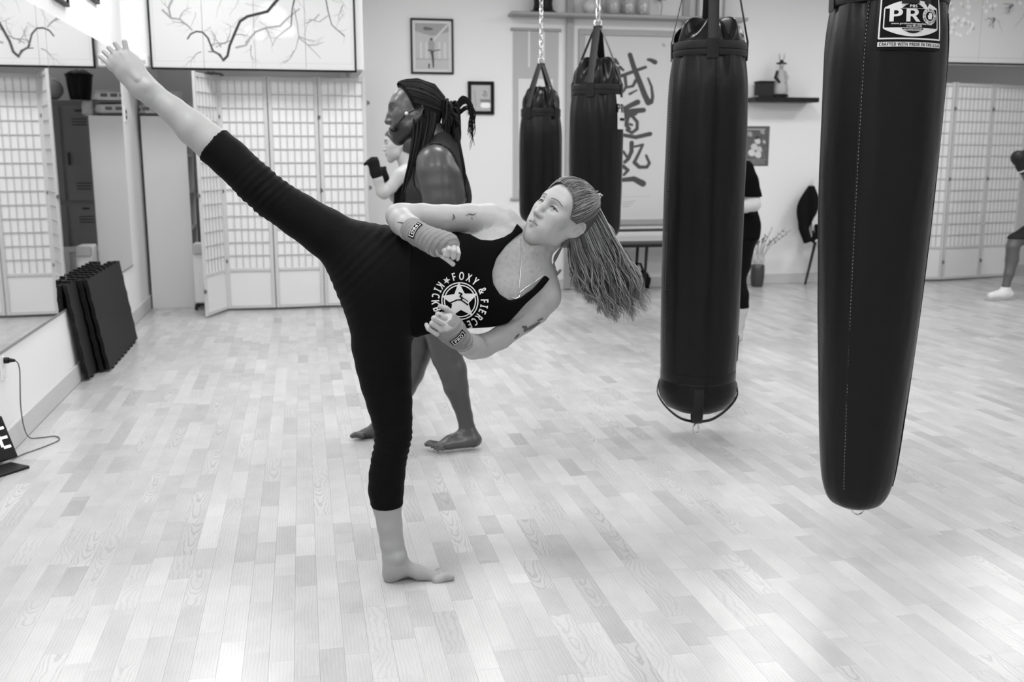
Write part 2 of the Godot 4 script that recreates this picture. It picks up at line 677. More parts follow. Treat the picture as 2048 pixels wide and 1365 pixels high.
func make_props() -> void:
	shoji_left()
	shoji_right()
	painted_screens()
	storage_corner()
	left_wall_things()
	back_wall_things()
	heavy_bags()

func shoji_panel(t: Node3D, a: Vector2, b: Vector2, H: float, mid: float, rows: int, cols: int, label := "") -> void:
	var p := Node3D.new()
	p.name = "panel"
	t.add_child(p, true)
	var d := b - a
	var w := d.length() - 0.006
	p.position = Vector3(a.x, 0, a.y)
	p.rotation.y = atan2(-d.y, d.x)
	if label != "":
		p.set_meta("label", label)
	var sw := 0.03
	var D := 0.022
	for x in [sw * 0.5 + 0.003, w - sw * 0.5 + 0.003]:
		var s := MB.new()
		s.box(Vector3(x, H * 0.5 + 0.01, 0), Vector3(sw, H - 0.02, D), 0.003)
		put("stile", s, "shoji_wood", p)
	for q in [[0.035, 0.03], [mid, 0.026], [H - 0.025, 0.034]]:
		var s := MB.new()
		s.box(Vector3(w * 0.5 + 0.003, q[0], 0), Vector3(w - 2 * sw, q[1], D * 0.9), 0.003)
		put("rail", s, "shoji_wood", p)
	var y0 := mid + 0.013
	var y1 := H - 0.042
	var x0 := sw + 0.003
	var x1 := w - sw + 0.003
	var pm := MB.new()
	pm.box(Vector3((x0 + x1) * 0.5, (y0 + y1) * 0.5, -0.004), Vector3(x1 - x0, y1 - y0, 0.0012), 0.0)
	put("paper", pm, "shoji_paper", p)
	var bd := MB.new()
	bd.box(Vector3((x0 + x1) * 0.5, (mid + 0.05 - 0.013) * 0.5, -0.002), Vector3(x1 - x0, mid - 0.063, 0.006), 0.0)
	put("lower_board", bd, "shoji_board", p)
	var hs := MB.new()
	hs.box(Vector3.ZERO, Vector3(x1 - x0, 0.0075, 0.009), 0.001)
	var hm := hs.mesh()
	var vs := MB.new()
	vs.box(Vector3.ZERO, Vector3(0.0075, y1 - y0, 0.008), 0.001)
	var vm := vs.mesh()
	for i in range(1, rows):
		slat(p, hm, Vector3((x0 + x1) * 0.5, y0 + (y1 - y0) * i / rows, 0.0025))
	for i in range(1, cols):
		slat(p, vm, Vector3(x0 + (x1 - x0) * i / cols, (y0 + y1) * 0.5, 0.0015))

func slat(p: Node3D, m: Mesh, at: Vector3) -> void:
	var o := MeshInstance3D.new()
	o.name = "slat"
	o.mesh = m
	o.material_override = M["shoji_slat"]
	o.position = at
	p.add_child(o, true)

func hinge(t: Node3D, at: Vector3) -> void:
	var s := MB.new()
	s.tube([at - Vector3(0, 0.018, 0), at + Vector3(0, 0.018, 0)], 0.006, 8)
	s.box(at + Vector3(0.009, 0, 0), Vector3(0.018, 0.026, 0.003), 0.0008)
	put("hinge", s, "hinge_metal", t)

func shoji_left() -> void:
	var t := thing("shoji_screen", "folding shoji paper screen in the left corner, end panel folded out beside the white cabinet", "folding screen")
	var pts := [Vector2(-0.789, -8.223), Vector2(-0.645, -8.615), Vector2(-0.249, -8.59), Vector2(0.156, -8.62), Vector2(0.553, -8.595)]
	for i in 4:
		shoji_panel(t, pts[i], pts[i + 1], 1.93, 0.345, 14, 6)
	for y in [0.42, 1.0, 1.6]:
		hinge(t, Vector3(pts[3].x, y, pts[3].y + 0.014))
		hinge(t, Vector3(pts[1].x, y, pts[1].y + 0.018))
	for y in [0.2, 1.02, 1.72]:
		hinge(t, Vector3(pts[4].x + 0.01, y, pts[4].y + 0.008))
	hinge(t, Vector3(pts[0].x, 0.22, pts[0].y + 0.012))
	hinge(t, Vector3(pts[0].x - 0.01, 0.98, pts[0].y + 0.008))

func shoji_right() -> void:
	var t := thing("shoji_screen", "folding shoji paper screen at the right side behind the nearest punching bag", "folding screen")
	var pts := [Vector2(5.98, -9.235), Vector2(6.462, -9.157), Vector2(6.963, -9.246), Vector2(7.44, -9.33)]
	for i in 3:
		shoji_panel(t, pts[i], pts[i + 1], 2.01, 0.35, 14, 8)
	for y in [0.2, 1.05, 1.75]:
		hinge(t, Vector3(pts[2].x, y, pts[2].y + 0.02))
		hinge(t, Vector3(pts[1].x, y, pts[1].y + 0.014))

func painted_screens() -> void:
	# left: bare plum branches; strokes given in photo units about the lower left corner
	var W := 1024
	var H := 600
	var im := blank(W, H, 0.795)
	var k := 2.5
	var cv := func(x: float, y: float) -> Vector2: return Vector2((x - 303.0) * k, H - (142.0 - y) * k)
	var draw := func(a: Array, w0: float, w1: float, tone: float) -> void:
		var q := []
		for i in range(0, a.size(), 2):
			q.append(cv.call(a[i], a[i + 1]))
		stroke(im, q, w0 * 1.25, w1 * 1.25, tone, 1.6)
	# pale mist patches of the painting
	for q in [[540, 30, 60], [500, 70, 40], [560, 60, 50]]:
		stroke(im, [cv.call(q[0], q[1]), cv.call(q[0] + 20, q[1] + 4)], q[2] * 2.2, q[2] * 1.6, 0.86, 70.0)
	for i in 16:
		twig(im, cv.call(rng.randf_range(330, 690), rng.randf_range(-60, 80)), rng.randf_range(0.2, 2.6), rng.randf_range(60, 150), 5.0, 2, 0.62)
	for a in [[330, 30, 345, 45, 362, 47, 378, 60, 385, 68], [490, 90, 510, 68, 530, 60, 560, 55, 575, 40, 600, 20], [470, 100, 490, 95, 500, 80], [350, 10, 342, 25, 345, 45]]:
		draw.call(a, 9.0, 6.0, 0.55)
	for q in [[345, 45, -1.8], [362, 47, -1.2], [378, 60, -2.2], [440, 100, -2.0], [452, 90, -1.0], [400, 110, 2.6], [420, 105, -1.4], [530, 60, 1.2], [597, 75, 0.6], [585, 105, 2.0], [665, 50, 0.6], [640, 30, 2.2], [615, 92, 0.3], [500, 95, 1.9], [690, 10, 2.4], [470, 75, -0.4]]:
		twig(im, cv.call(q[0], q[1]), q[2], 85.0, 6.0, 3, 0.48)
	draw.call([443, 126, 452, 117, 457, 97, 467, 75, 480, 48, 495, 38, 536, 27, 548, 13, 560, 0, 580, -30, 600, -60], 10.0, 13.0, 0.12)
	draw.call([375, 85, 382, 75, 393, 70, 405, 71, 415, 82, 421, 100, 424, 108, 437, 115, 443, 126], 6.0, 9.0, 0.15)
	draw.call([415, 109, 430, 110, 440, 122, 443, 126], 5.0, 6.0, 0.3)
	draw.call([430, 100, 445, 92, 460, 86], 4.0, 4.0, 0.4)
	draw.call([420, 95, 436, 92, 450, 92], 3.0, 5.0, 0.45)
	draw.call([598, -20, 590, 5, 586, 20, 582, 55], 8.0, 5.0, 0.25)
	draw.call([582, 55, 565, 68, 550, 80, 543, 95], 5.0, 3.0, 0.5)
	draw.call([590, 20, 595, 50, 597, 75, 590, 100, 580, 115], 5.0, 3.0, 0.5)
	draw.call([597, 78, 615, 92, 640, 118], 5.0, 3.0, 0.5)
	draw.call([650, -20, 655, 0, 658, 20, 665, 50, 690, 72], 7.0, 4.0, 0.35)
	draw.call([620, 40, 640, 45, 658, 32], 4.0, 5.0, 0.55)
	for y in [H - 32]:
		stroke(im, [Vector2(18, y), Vector2(W - 18, y)], 2.0, 2.0, 0.62, 1.0)
	for x in [18, W - 20]:
		stroke(im, [Vector2(x, 0), Vector2(x, H - 32)], 2.0, 2.0, 0.62, 1.0)
	picture_mat("plum_painting", im, 0.7)
	var t := thing("painted_screen", "long painted screen of bare plum branches in a black frame, hung at upper left", "painting", Vector3(-1.10, 1.955, -8.37))
	screen_panels(t, 1.562, 0.93, 4, "plum_painting", "black_frame")
	# right: pale blossoms
	var im2 := blank(1024, 512, 0.80)
	for i in 14:
		twig(im2, Vector2(rng.randf_range(0, 1024), rng.randf_range(0, 380)), rng.randf_range(0.6, 2.4), rng.randf_range(60, 150), 5.0, 2, 0.6)
	for i in 150:
		var q := Vector2(rng.randf_range(0, 1024), 0)
		q.y = (0.5 + 0.5 * sin(q.x * 0.012)) * 220.0 + rng.randf_range(-60, 150)
		stroke(im2, [q, q + Vector2(rng.randf_range(-8, 8), 9)], rng.randf_range(12, 26), 10.0, 0.9, 5.0)
		if i % 3 == 0:
			stroke(im2, [q + Vector2(12, 12), q + Vector2(rng.randf_range(0, 20), 30)], 7.0, 3.0, 0.52, 3.0)
	for b in [[Vector2(130, 30), 2.0], [Vector2(420, 180), 2.3], [Vector2(330, 260), 2.3], [Vector2(640, 200), 2.1], [Vector2(820, 120), 1.8]]:
		for i in 9:
			twig(im2, b[0] + Vector2(rng.randf_range(-10, 10), rng.randf_range(-8, 8)), b[1] + rng.randf_range(-0.8, 0.8), 55.0, 5.0, 0, 0.4)
	stroke(im2, [Vector2(0, 482), Vector2(1024, 482)], 3.0, 3.0, 0.66, 1.0)
	picture_mat("blossom_painting", im2, 0.7)
	t = thing("painted_screen", "long painted screen of pale blossoms, hung at upper right behind the nearest bag", "painting", Vector3(6.02, 2.172, -8.93))
	screen_panels(t, 2.0, 0.86, 4, "blossom_painting", "black_frame")

func screen_panels(t: Node3D, w: float, h: float, cnt: int, m: String, fm: String) -> void:
	for i in cnt:
		var s := MB.new()
		var x0 := w * i / cnt + 0.0012
		var x1 := w * (i + 1) / cnt - 0.0012
		s.face_n([Vector3(x0, 0.008, 0), Vector3(x1, 0.008, 0), Vector3(x1, h - 0.008, 0), Vector3(x0, h - 0.008, 0)], Vector3(0, 0, 1), [Vector2(x0 / w, 1), Vector2(x1 / w, 1), Vector2(x1 / w, 0), Vector2(x0 / w, 0)])
		s.box(Vector3((x0 + x1) * 0.5, h * 0.5, -0.012), Vector3(x1 - x0, h - 0.016, 0.022), 0.0)
		for q in range(4, s.uv.size()):
			s.uv[q] = Vector2((x0 + 0.004) / w, 0.99)
		put("painted_panel", s, m, t)
	for q in [[Vector3(w * 0.5, 0.0, -0.008), Vector3(w + 0.012, 0.014, 0.036)], [Vector3(w * 0.5, h, -0.008), Vector3(w + 0.012, 0.014, 0.036)], [Vector3(0, h * 0.5, -0.008), Vector3(0.014, h, 0.036)], [Vector3(w, h * 0.5, -0.008), Vector3(0.014, h, 0.036)]]:
		var s := MB.new()
		s.box(q[0], q[1], 0.002)
		put("frame_bar", s, fm, t)

func lump(st: MB, ctr: Vector3, size: Vector3, seed_: int, rough := 0.12, pw := 0.5) -> void:
	var nz := FastNoiseLite.new()
	nz.seed = seed_
	nz.frequency = 1.3
	grid_surf(st, func(u: float, v: float) -> Vector3:
		var a := TAU * u
		var b := -PI / 2 + PI * v
		var ca := signf(cos(a)) * pow(absf(cos(a)), pw)
		var sa := signf(sin(a)) * pow(absf(sin(a)), pw)
		var cb := pow(maxf(cos(b), 0.0), pw)
		var sb := signf(sin(b)) * pow(absf(sin(b)), pw)
		var d := Vector3(ca * cb, sb, sa * cb)
		return ctr + d * size * 0.5 * (1.0 + rough * nz.get_noise_3dv(d * 1.6 + Vector3(seed_, 0, 0)) * 2.0), 28, 16)

func storage_corner() -> void:
	# white cube shelf, openings towards the right
	var t := thing("cube_shelf", "tall white cube shelf in the left corner, its cubbies open to the right", "cabinet", Vector3(-1.286, 0, -8.87))
	var w := 0.356
	var D := 0.47
	var H := 1.61
	var s := MB.new()
	s.box(Vector3(w * 0.5, H * 0.5, -0.01), Vector3(w, H, 0.02), 0.002)
	put("side_panel", s, "cabinet_white", t)
	s = MB.new()
	s.box(Vector3(w * 0.5, H * 0.5, -D + 0.01), Vector3(w, H, 0.02), 0.002)
	put("side_panel", s, "cabinet_white", t)
	s = MB.new()
	s.box(Vector3(0.01, H * 0.5, -D * 0.5), Vector3(0.02, H - 0.04, D - 0.04), 0.001)
	put("back_panel", s, "cabinet_white", t)
	for y in [0.035, 0.355, 0.675, 0.985, 1.29, H - 0.015]:
		s = MB.new()
		s.box(Vector3(w * 0.5, y, -D * 0.5), Vector3(w - 0.002, 0.03, D - 0.04), 0.001)
		put("shelf", s, "cabinet_white", t)
	# things in the cubbies
	for q in [[0.69, 0.18, 0.16, 0.05, "plastic_dark", "black box in the white cube shelf, low cubby", "box"], [0.69, 0.2, 0.1, 0.2, "bundle", "pale carton in the white cube shelf beside the black box", "box"], [1.0, 0.24, 0.09, 0.12, "grey_plastic", "grey carton on the middle shelf of the white cube shelf", "box"], [1.312, 0.2, 0.08, 0.14, "grey_plastic", "grey carton on the upper shelf of the white cube shelf", "box"]]:
		var b := MB.new()
		b.box(Vector3(0, q[1] * 0.5, 0), Vector3(0.26, q[1], q[2]), 0.004)
		b.box(Vector3(0, q[1] + 0.003, 0), Vector3(0.264, 0.012, q[2] + 0.004), 0.003)
		var o := put("storage_box", b, q[4])
		o.position = Vector3(-1.09, q[0], -8.87 - q[3] - 0.062)
		tag(o, q[5], q[6])
	# bundles lying on top of it
	bundle(Vector3(-1.14, 1.616, -9.09), Vector3(0.33, 0.095, 0.36), 5, "white plastic wrapped bundle lying flat on the cube shelf, dark stripe below", true)
	bundle(Vector3(-1.11, 1.718, -9.06), Vector3(0.32, 0.1, 0.32), 9, "upper white wrapped bundle with dark printed windows on the cube shelf", true)
	bundle(Vector3(-0.885, 1.616, -9.2), Vector3(0.1, 0.12, 0.2), 14, "small crumpled grey bag at the right edge of the cube shelf top", false)
	# lockers
	t = thing("locker", "grey steel locker bank behind the shoji screen, seen in the mirror", "locker", Vector3(-0.9, 0, -9.42))
	s = MB.new()
	s.box(Vector3(0.44, 0.88, -0.2), Vector3(0.88, 1.76, 0.4), 0.004)
	put("body", s, "locker_grey", t)
	for cI in 3:
		for r in 2:
			var d := MB.new()
			var cx := 0.147 + cI * 0.293
			var cy := 0.46 + r * 0.84
			d.box(Vector3(cx, cy, 0.009), Vector3(0.27, 0.81, 0.016), 0.003)
			var dn := put("door", d, "locker_grey", t)
			for q in [0.30, 0.275, 0.25, -0.25, -0.275, -0.30]:
				var l := MB.new()
				l.box(Vector3(cx, cy + q, 0.019), Vector3(0.12, 0.008, 0.006), 0.001)
				put("louver", l, "locker_dark", dn)
			var h := MB.new()
			h.box(Vector3(cx + 0.105, cy - 0.04, 0.028), Vector3(0.022, 0.11, 0.022), 0.004)
			put("latch", h, "locker_dark", dn)
			var nm := MB.new()
			nm.box(Vector3(cx, cy + 0.37, 0.02), Vector3(0.06, 0.018, 0.004), 0.001)
			put("number_plate", nm, "locker_dark", dn)
	# black basket on the lockers
	t = thing("basket", "black tapered basket standing on the grey lockers, seen in the mirror", "basket", Vector3(-0.74, 1.76, -9.6))
	s = MB.new()
	s.lathe([[0.001, 0.0], [0.085, 0.0], [0.1, 0.1], [0.112, 0.21], [0.118, 0.215], [0.118, 0.23], [0.105, 0.23], [0.08, 0.012], [0.001, 0.012]], Transform3D(), 20)
	put("body", s, "plastic_dark", t)
	s = MB.new()
	lump(s, Vector3(0, 0.225, 0), Vector3(0.19, 0.08, 0.19), 21, 0.2, 0.9)
	put("crumpled_cloth", s, "bundle_dark", t)
	t = thing("ball", "pale round ball on the grey lockers beside the black basket", "ball", Vector3(-0.5, 1.762, -9.62))
	s = MB.new()
	s.ball(Vector3(0, 0.1, 0), Vector3(0.1, 0.1, 0.1), Basis(), 20)
	put("shell", s, "bundle", t)
	s = MB.new()
	s.torus(Vector3(0, 0.1, 0), Basis(Vector3.RIGHT, 0.7), 0.1, 0.002, 24, 6, 0.0)
	put("seam", s, "bundle_dark", t)
	# leaning white frame in front of the lockers
	t = thing("leaning_frame", "white rectangular frame leaning on the grey lockers, seen in the mirror", "frame", Vector3(-0.73, 0, -9.28))
	t.rotation.x = -0.12
	for q in [[Vector3(0, 0.48, 0), Vector3(0.34, 0.05, 0.025)], [Vector3(0, 0.03, 0), Vector3(0.34, 0.05, 0.025)], [Vector3(-0.147, 0.255, 0), Vector3(0.046, 0.4, 0.025)], [Vector3(0.147, 0.255, 0), Vector3(0.046, 0.4, 0.025)]]:
		s = MB.new()
		s.box(q[0], q[1], 0.004)
		put("frame_bar", s, "plastic_white", t)
	s = MB.new()
	s.box(Vector3(0, 0.255, -0.006), Vector3(0.25, 0.4, 0.006), 0.0)
	put("backing", s, "cabinet_white", t)
	s = MB.new()
	s.box(Vector3(0.03, 0.2, 0.002), Vector3(0.1, 0.16, 0.01), 0.001)
	put("card", s, "locker_grey", t)
	# oil radiator on castors between shelf and folded panel
	t = thing("radiator_heater", "white oil filled radiator on castors between the cube shelf and the shoji screen", "heater", Vector3(-0.852, 0, -8.8))
	for i in 5:
		s = MB.new()
		s.box(Vector3(0, 0.31, -0.1 + i * 0.05), Vector3(0.13, 0.5, 0.022), 0.01)
		put("fin", s, "plastic_white", t)
	for z in [-0.09, 0.09]:
		s = MB.new()
		s.tube([Vector3(-0.06, 0.045, z), Vector3(0.1, 0.045, z)], 0.008, 8)
		put("axle", s, "plastic_dark", t)
		for x in [-0.06, 0.1]:
			s = MB.new()
			s.tube([Vector3(x - 0.01, 0.025, z), Vector3(x + 0.01, 0.025, z)], 0.025, 12)
			put("castor", s, "plastic_dark", t)
	s = MB.new()
	s.box(Vector3(0, 0.52, 0.125), Vector3(0.12, 0.08, 0.03), 0.006)
	put("control_box", s, "grey_plastic", t)

func bundle(at: Vector3, size: Vector3, sd: int, label: String, print_: bool) -> void:
	var t := thing("wrapped_bundle", label, "bundle", at)
	var s := MB.new()
	lump(s, Vector3(0, size.y * 0.5, 0), size, sd, 0.1, 0.35)
	put("wrap", s, "bundle", t)
	if print_:
		for q in [-0.3, -0.08, 0.16]:
			s = MB.new()
			s.box(Vector3(size.x * q, size.y * 0.58, size.z * 0.5 + 0.008), Vector3(size.x * 0.16, size.y * 0.26, 0.012), 0.003)
			put("printed_window", s, "bundle_dark", t)
		s = MB.new()
		s.tube([Vector3(-size.x * 0.46, 0.012, size.z * 0.46), Vector3(0, 0.01, size.z * 0.5), Vector3(size.x * 0.46, 0.012, size.z * 0.46)], 0.011, 8)
		put("dark_piping", s, "bundle_dark", t)

func jigsaw(w: float, h: float) -> PackedVector2Array:
	var p := PackedVector2Array()
	var cs := [Vector2(0, 0), Vector2(w, 0), Vector2(w, h), Vector2(0, h)]
	for e in 4:
		var a: Vector2 = cs[e]
		var b: Vector2 = cs[(e + 1) % 4]
		var d := (b - a).normalized()
		var nn := Vector2(d.y, -d.x)
		var cnt := int(round((b - a).length() / 0.06))
		p.append(a)
		for i in range(1, cnt):
			var q := a.lerp(b, (i + 0.0) / cnt)
			var o := nn * (0.011 if i % 2 == 0 else -0.006)
			p.append(q - d * 0.012 + o * 0.1)
			p.append(q - d * 0.016 + o)
			p.append(q + d * 0.016 + o)
			p.append(q + d * 0.012 + o * 0.1)
	return p

func left_wall_things() -> void:
	# black jigsaw mats leaning on the mirror
	var poly := jigsaw(1.06, 0.58)
	for i in poly.size():
		poly[i].x -= poly[i].y * 0.38
	for q in [[-1.178, 0.08, 0.0, "black jigsaw foam mat at the front of the leaning stack"], [-1.216, 0.07, 0.02, "black jigsaw foam mat in the middle of the leaning stack"], [-1.252, 0.055, 0.24, "black jigsaw foam mat resting against the mirror, rearmost of the stack"]]:
		var s := MB.new()
		s.prism(poly, Transform3D(), 0.02)
		var o := put("foam_mat", s, "foam_black")
		# local x runs along the wall, y up and towards the wall
		var lean: float = q[1]
		var B := Basis(Vector3(0, 0, -1), Vector3(-sin(lean), cos(lean), 0), Vector3(cos(lean), sin(lean), 0))
		o.transform = Transform3D(B, Vector3(q[0] - 0.02, 0.0125, -6.27 + q[2]))
		tag(o, q[3], "mat", "foam mats leaning on the mirror wall")
	# wall socket with plug and cord to the timer
	var t := thing("wall_socket", "white wall socket low on the left wall with a black plug", "socket", Vector3(WALL_X, 0.385, -4.63))
	var s := MB.new()
	s.box(Vector3(0.004, 0, 0), Vector3(0.008, 0.115, 0.075), 0.002)
	put("cover_plate", s, "plastic_white", t)
	for y in [-0.028, 0.028]:
		s = MB.new()
		s.box(Vector3(0.009, y, 0), Vector3(0.004, 0.034, 0.03), 0.001)
		put("outlet", s, "white_metal", t)
	t = thing("power_cord", "thin grey power cord looping from the wall socket over the floor to the timer", "cord")
	s = MB.new()
	s.tube([Vector3(-1.305, 0.412, -4.63), Vector3(-1.285, 0.412, -4.63)], 0.014, 10)
	s.tube([Vector3(-1.285, 0.412, -4.63), Vector3(-1.262, 0.408, -4.64)], [0.011, 0.006], 10)
	put("plug", s, "plastic_dark", t)
	var cv := Curve3D.new()
	for q in [Vector3(-1.262, 0.408, -4.64), Vector3(-1.25, 0.37, -4.65), Vector3(-1.262, 0.2, -4.66), Vector3(-1.28, 0.07, -4.75), Vector3(-1.275, 0.008, -4.81), Vector3(-1.23, 0.004, -4.82), Vector3(-1.17, 0.004, -4.83), Vector3(-1.14, 0.004, -4.76), Vector3(-1.18, 0.004, -4.66), Vector3(-1.24, 0.004, -4.56), Vector3(-1.27, 0.006, -4.48), Vector3(-1.275, 0.03, -4.44)]:
		cv.add_point(q)
	for i in cv.point_count:
		var a := cv.get_point_position(maxi(i - 1, 0))
		var b := cv.get_point_position(mini(i + 1, cv.point_count - 1))
		cv.set_point_in(i, (a - b) * 0.16)
		cv.set_point_out(i, (b - a) * 0.16)
	var pts := []
	for i in 70:
		pts.append(cv.sample_baked(cv.get_baked_length() * i / 69.0, true))
	s = MB.new()
	s.tube(pts, 0.0028, 6)
	put("cable", s, "bundle_dark", t)
	# training timer
	t = thing("round_timer", "black training timer with white segmented digits leaning at the left wall", "timer", Vector3(-1.262, 0.0, -4.40))
	t.rotation = Vector3(0.0, 0.9, -0.0)
	var B := Basis(Vector3(0, 0, 1), 0.0) * Basis(Vector3(1, 0, 0), -0.45)
	s = MB.new()
	s.box(B * Vector3(-0.08, 0.12, 0), Vector3(0.26, 0.19, 0.03), 0.004, B)
	put("case", s, "plastic_dark", t)
	for dgt in [[0.018, [1, 1, 0, 1, 1, 0, 1]], [-0.06, [1, 0, 1, 1, 0, 1, 1]], [-0.14, [1, 1, 1, 0, 1, 1, 1]]]:
		var segs := [[0, 0.042, 1], [-0.02, 0.021, 0], [0.02, 0.021, 0], [0, 0, 1], [-0.02, -0.021, 0], [0.02, -0.021, 0], [0, -0.042, 1]]
		var st := MB.new()
		for i in 7:
			if dgt[1][i]:
				var sz := Vector3(0.032, 0.011, 0.003) if segs[i][2] == 1 else Vector3(0.011, 0.034, 0.003)
				st.box(B * Vector3(dgt[0] + segs[i][0], 0.12 + segs[i][1], 0.0165), sz, 0.0, B)
		put("led_digit", st, "led_digit", t)
	s = MB.new()
	s.box(Vector3(-0.08, 0.006, 0.05), Vector3(0.2, 0.012, 0.12), 0.003)
	put("foot", s, "plastic_dark", t)
	# light switch by the mirror
	t = thing("light_switch", "double light switch with dark rockers between mirror and cube shelf", "switch", Vector3(WALL_X, 1.6, -8.32))
	s = MB.new()
	s.box(Vector3(0.004, 0, 0), Vector3(0.008, 0.115, 0.075), 0.002)
	put("cover_plate", s, "plastic_white", t)
	for y in [-0.02, 0.02]:
		s = MB.new()
		s.box(Vector3(0.01, y, 0), Vector3(0.006, 0.028, 0.03), 0.001)
		put("rocker", s, "plastic_dark", t)
	# small frames above the mirror
	for q in [[-6.32, 2.15, "black framed photo above the mirror, left of two at the top edge"], [-7.3, 2.3, "black framed photo above the mirror, nearest the bulkhead"]]:
		var f := thing("photo_frame", q[2], "picture frame", Vector3(WALL_X, q[1], q[0]))
		for e in [[Vector3(0.012, 0.007, 0), Vector3(0.024, 0.02, 0.36)], [Vector3(0.012, 0.473, 0), Vector3(0.024, 0.02, 0.36)], [Vector3(0.012, 0.24, 0.17), Vector3(0.024, 0.446, 0.02)], [Vector3(0.012, 0.24, -0.17), Vector3(0.024, 0.446, 0.02)]]:
			s = MB.new()
			s.box(e[0], e[1], 0.002)
			put("frame_bar", s, "black_frame", f)
		s = MB.new()
		s.box(Vector3(0.008, 0.24, 0), Vector3(0.008, 0.44, 0.32), 0.0)
		put("print", s, "paper_white", f)
	# small white sensor box under the bulkhead corner
	t = thing("wall_sensor", "small white box mounted beside the plum branch painting at the left", "sensor", Vector3(-1.165, 1.96, -8.40))
	s = MB.new()
	s.box(Vector3(0, 0.05, 0), Vector3(0.085, 0.1, 0.05), 0.012)
	put("housing", s, "plastic_white", t)
	s = MB.new()
	s.box(Vector3(0, 0.04, 0.026), Vector3(0.04, 0.03, 0.004), 0.001)
	put("lens", s, "grey_plastic", t)

func framed(called: String, label: String, at: Vector3, w: float, h: float, bar: float, fm: String, pm: String, matw := 0.0) -> Node3D:
	var t := thing(called, label, "picture frame", at)
	for q in [[Vector3(w * 0.5, bar * 0.5, 0.012), Vector3(w, bar, 0.024)], [Vector3(w * 0.5, h - bar * 0.5, 0.012), Vector3(w, bar, 0.024)], [Vector3(bar * 0.5, h * 0.5, 0.012), Vector3(bar, h - 2 * bar, 0.024)], [Vector3(w - bar * 0.5, h * 0.5, 0.012), Vector3(bar, h - 2 * bar, 0.024)]]:
		var s := MB.new()
		s.box(q[0], q[1], 0.003)
		put("frame_bar", s, fm, t)
	if matw > 0.0:
		var s := MB.new()
		s.box(Vector3(w * 0.5, h * 0.5, 0.005), Vector3(w - 2 * bar, h - 2 * bar, 0.006), 0.0)
		put("mount", s, "paper_white", t)
	var x0 := bar + matw
	var y0 := bar + matw
	var s := MB.new()
	s.face_n([Vector3(x0, y0, 0.0095), Vector3(w - x0, y0, 0.0095), Vector3(w - x0, h - y0, 0.0095), Vector3(x0, h - y0, 0.0095)], Vector3(0, 0, 1), [Vector2(0, 1), Vector2(1, 1), Vector2(1, 0), Vector2(0, 0)])
	put("print", s, pm, t)
	return t

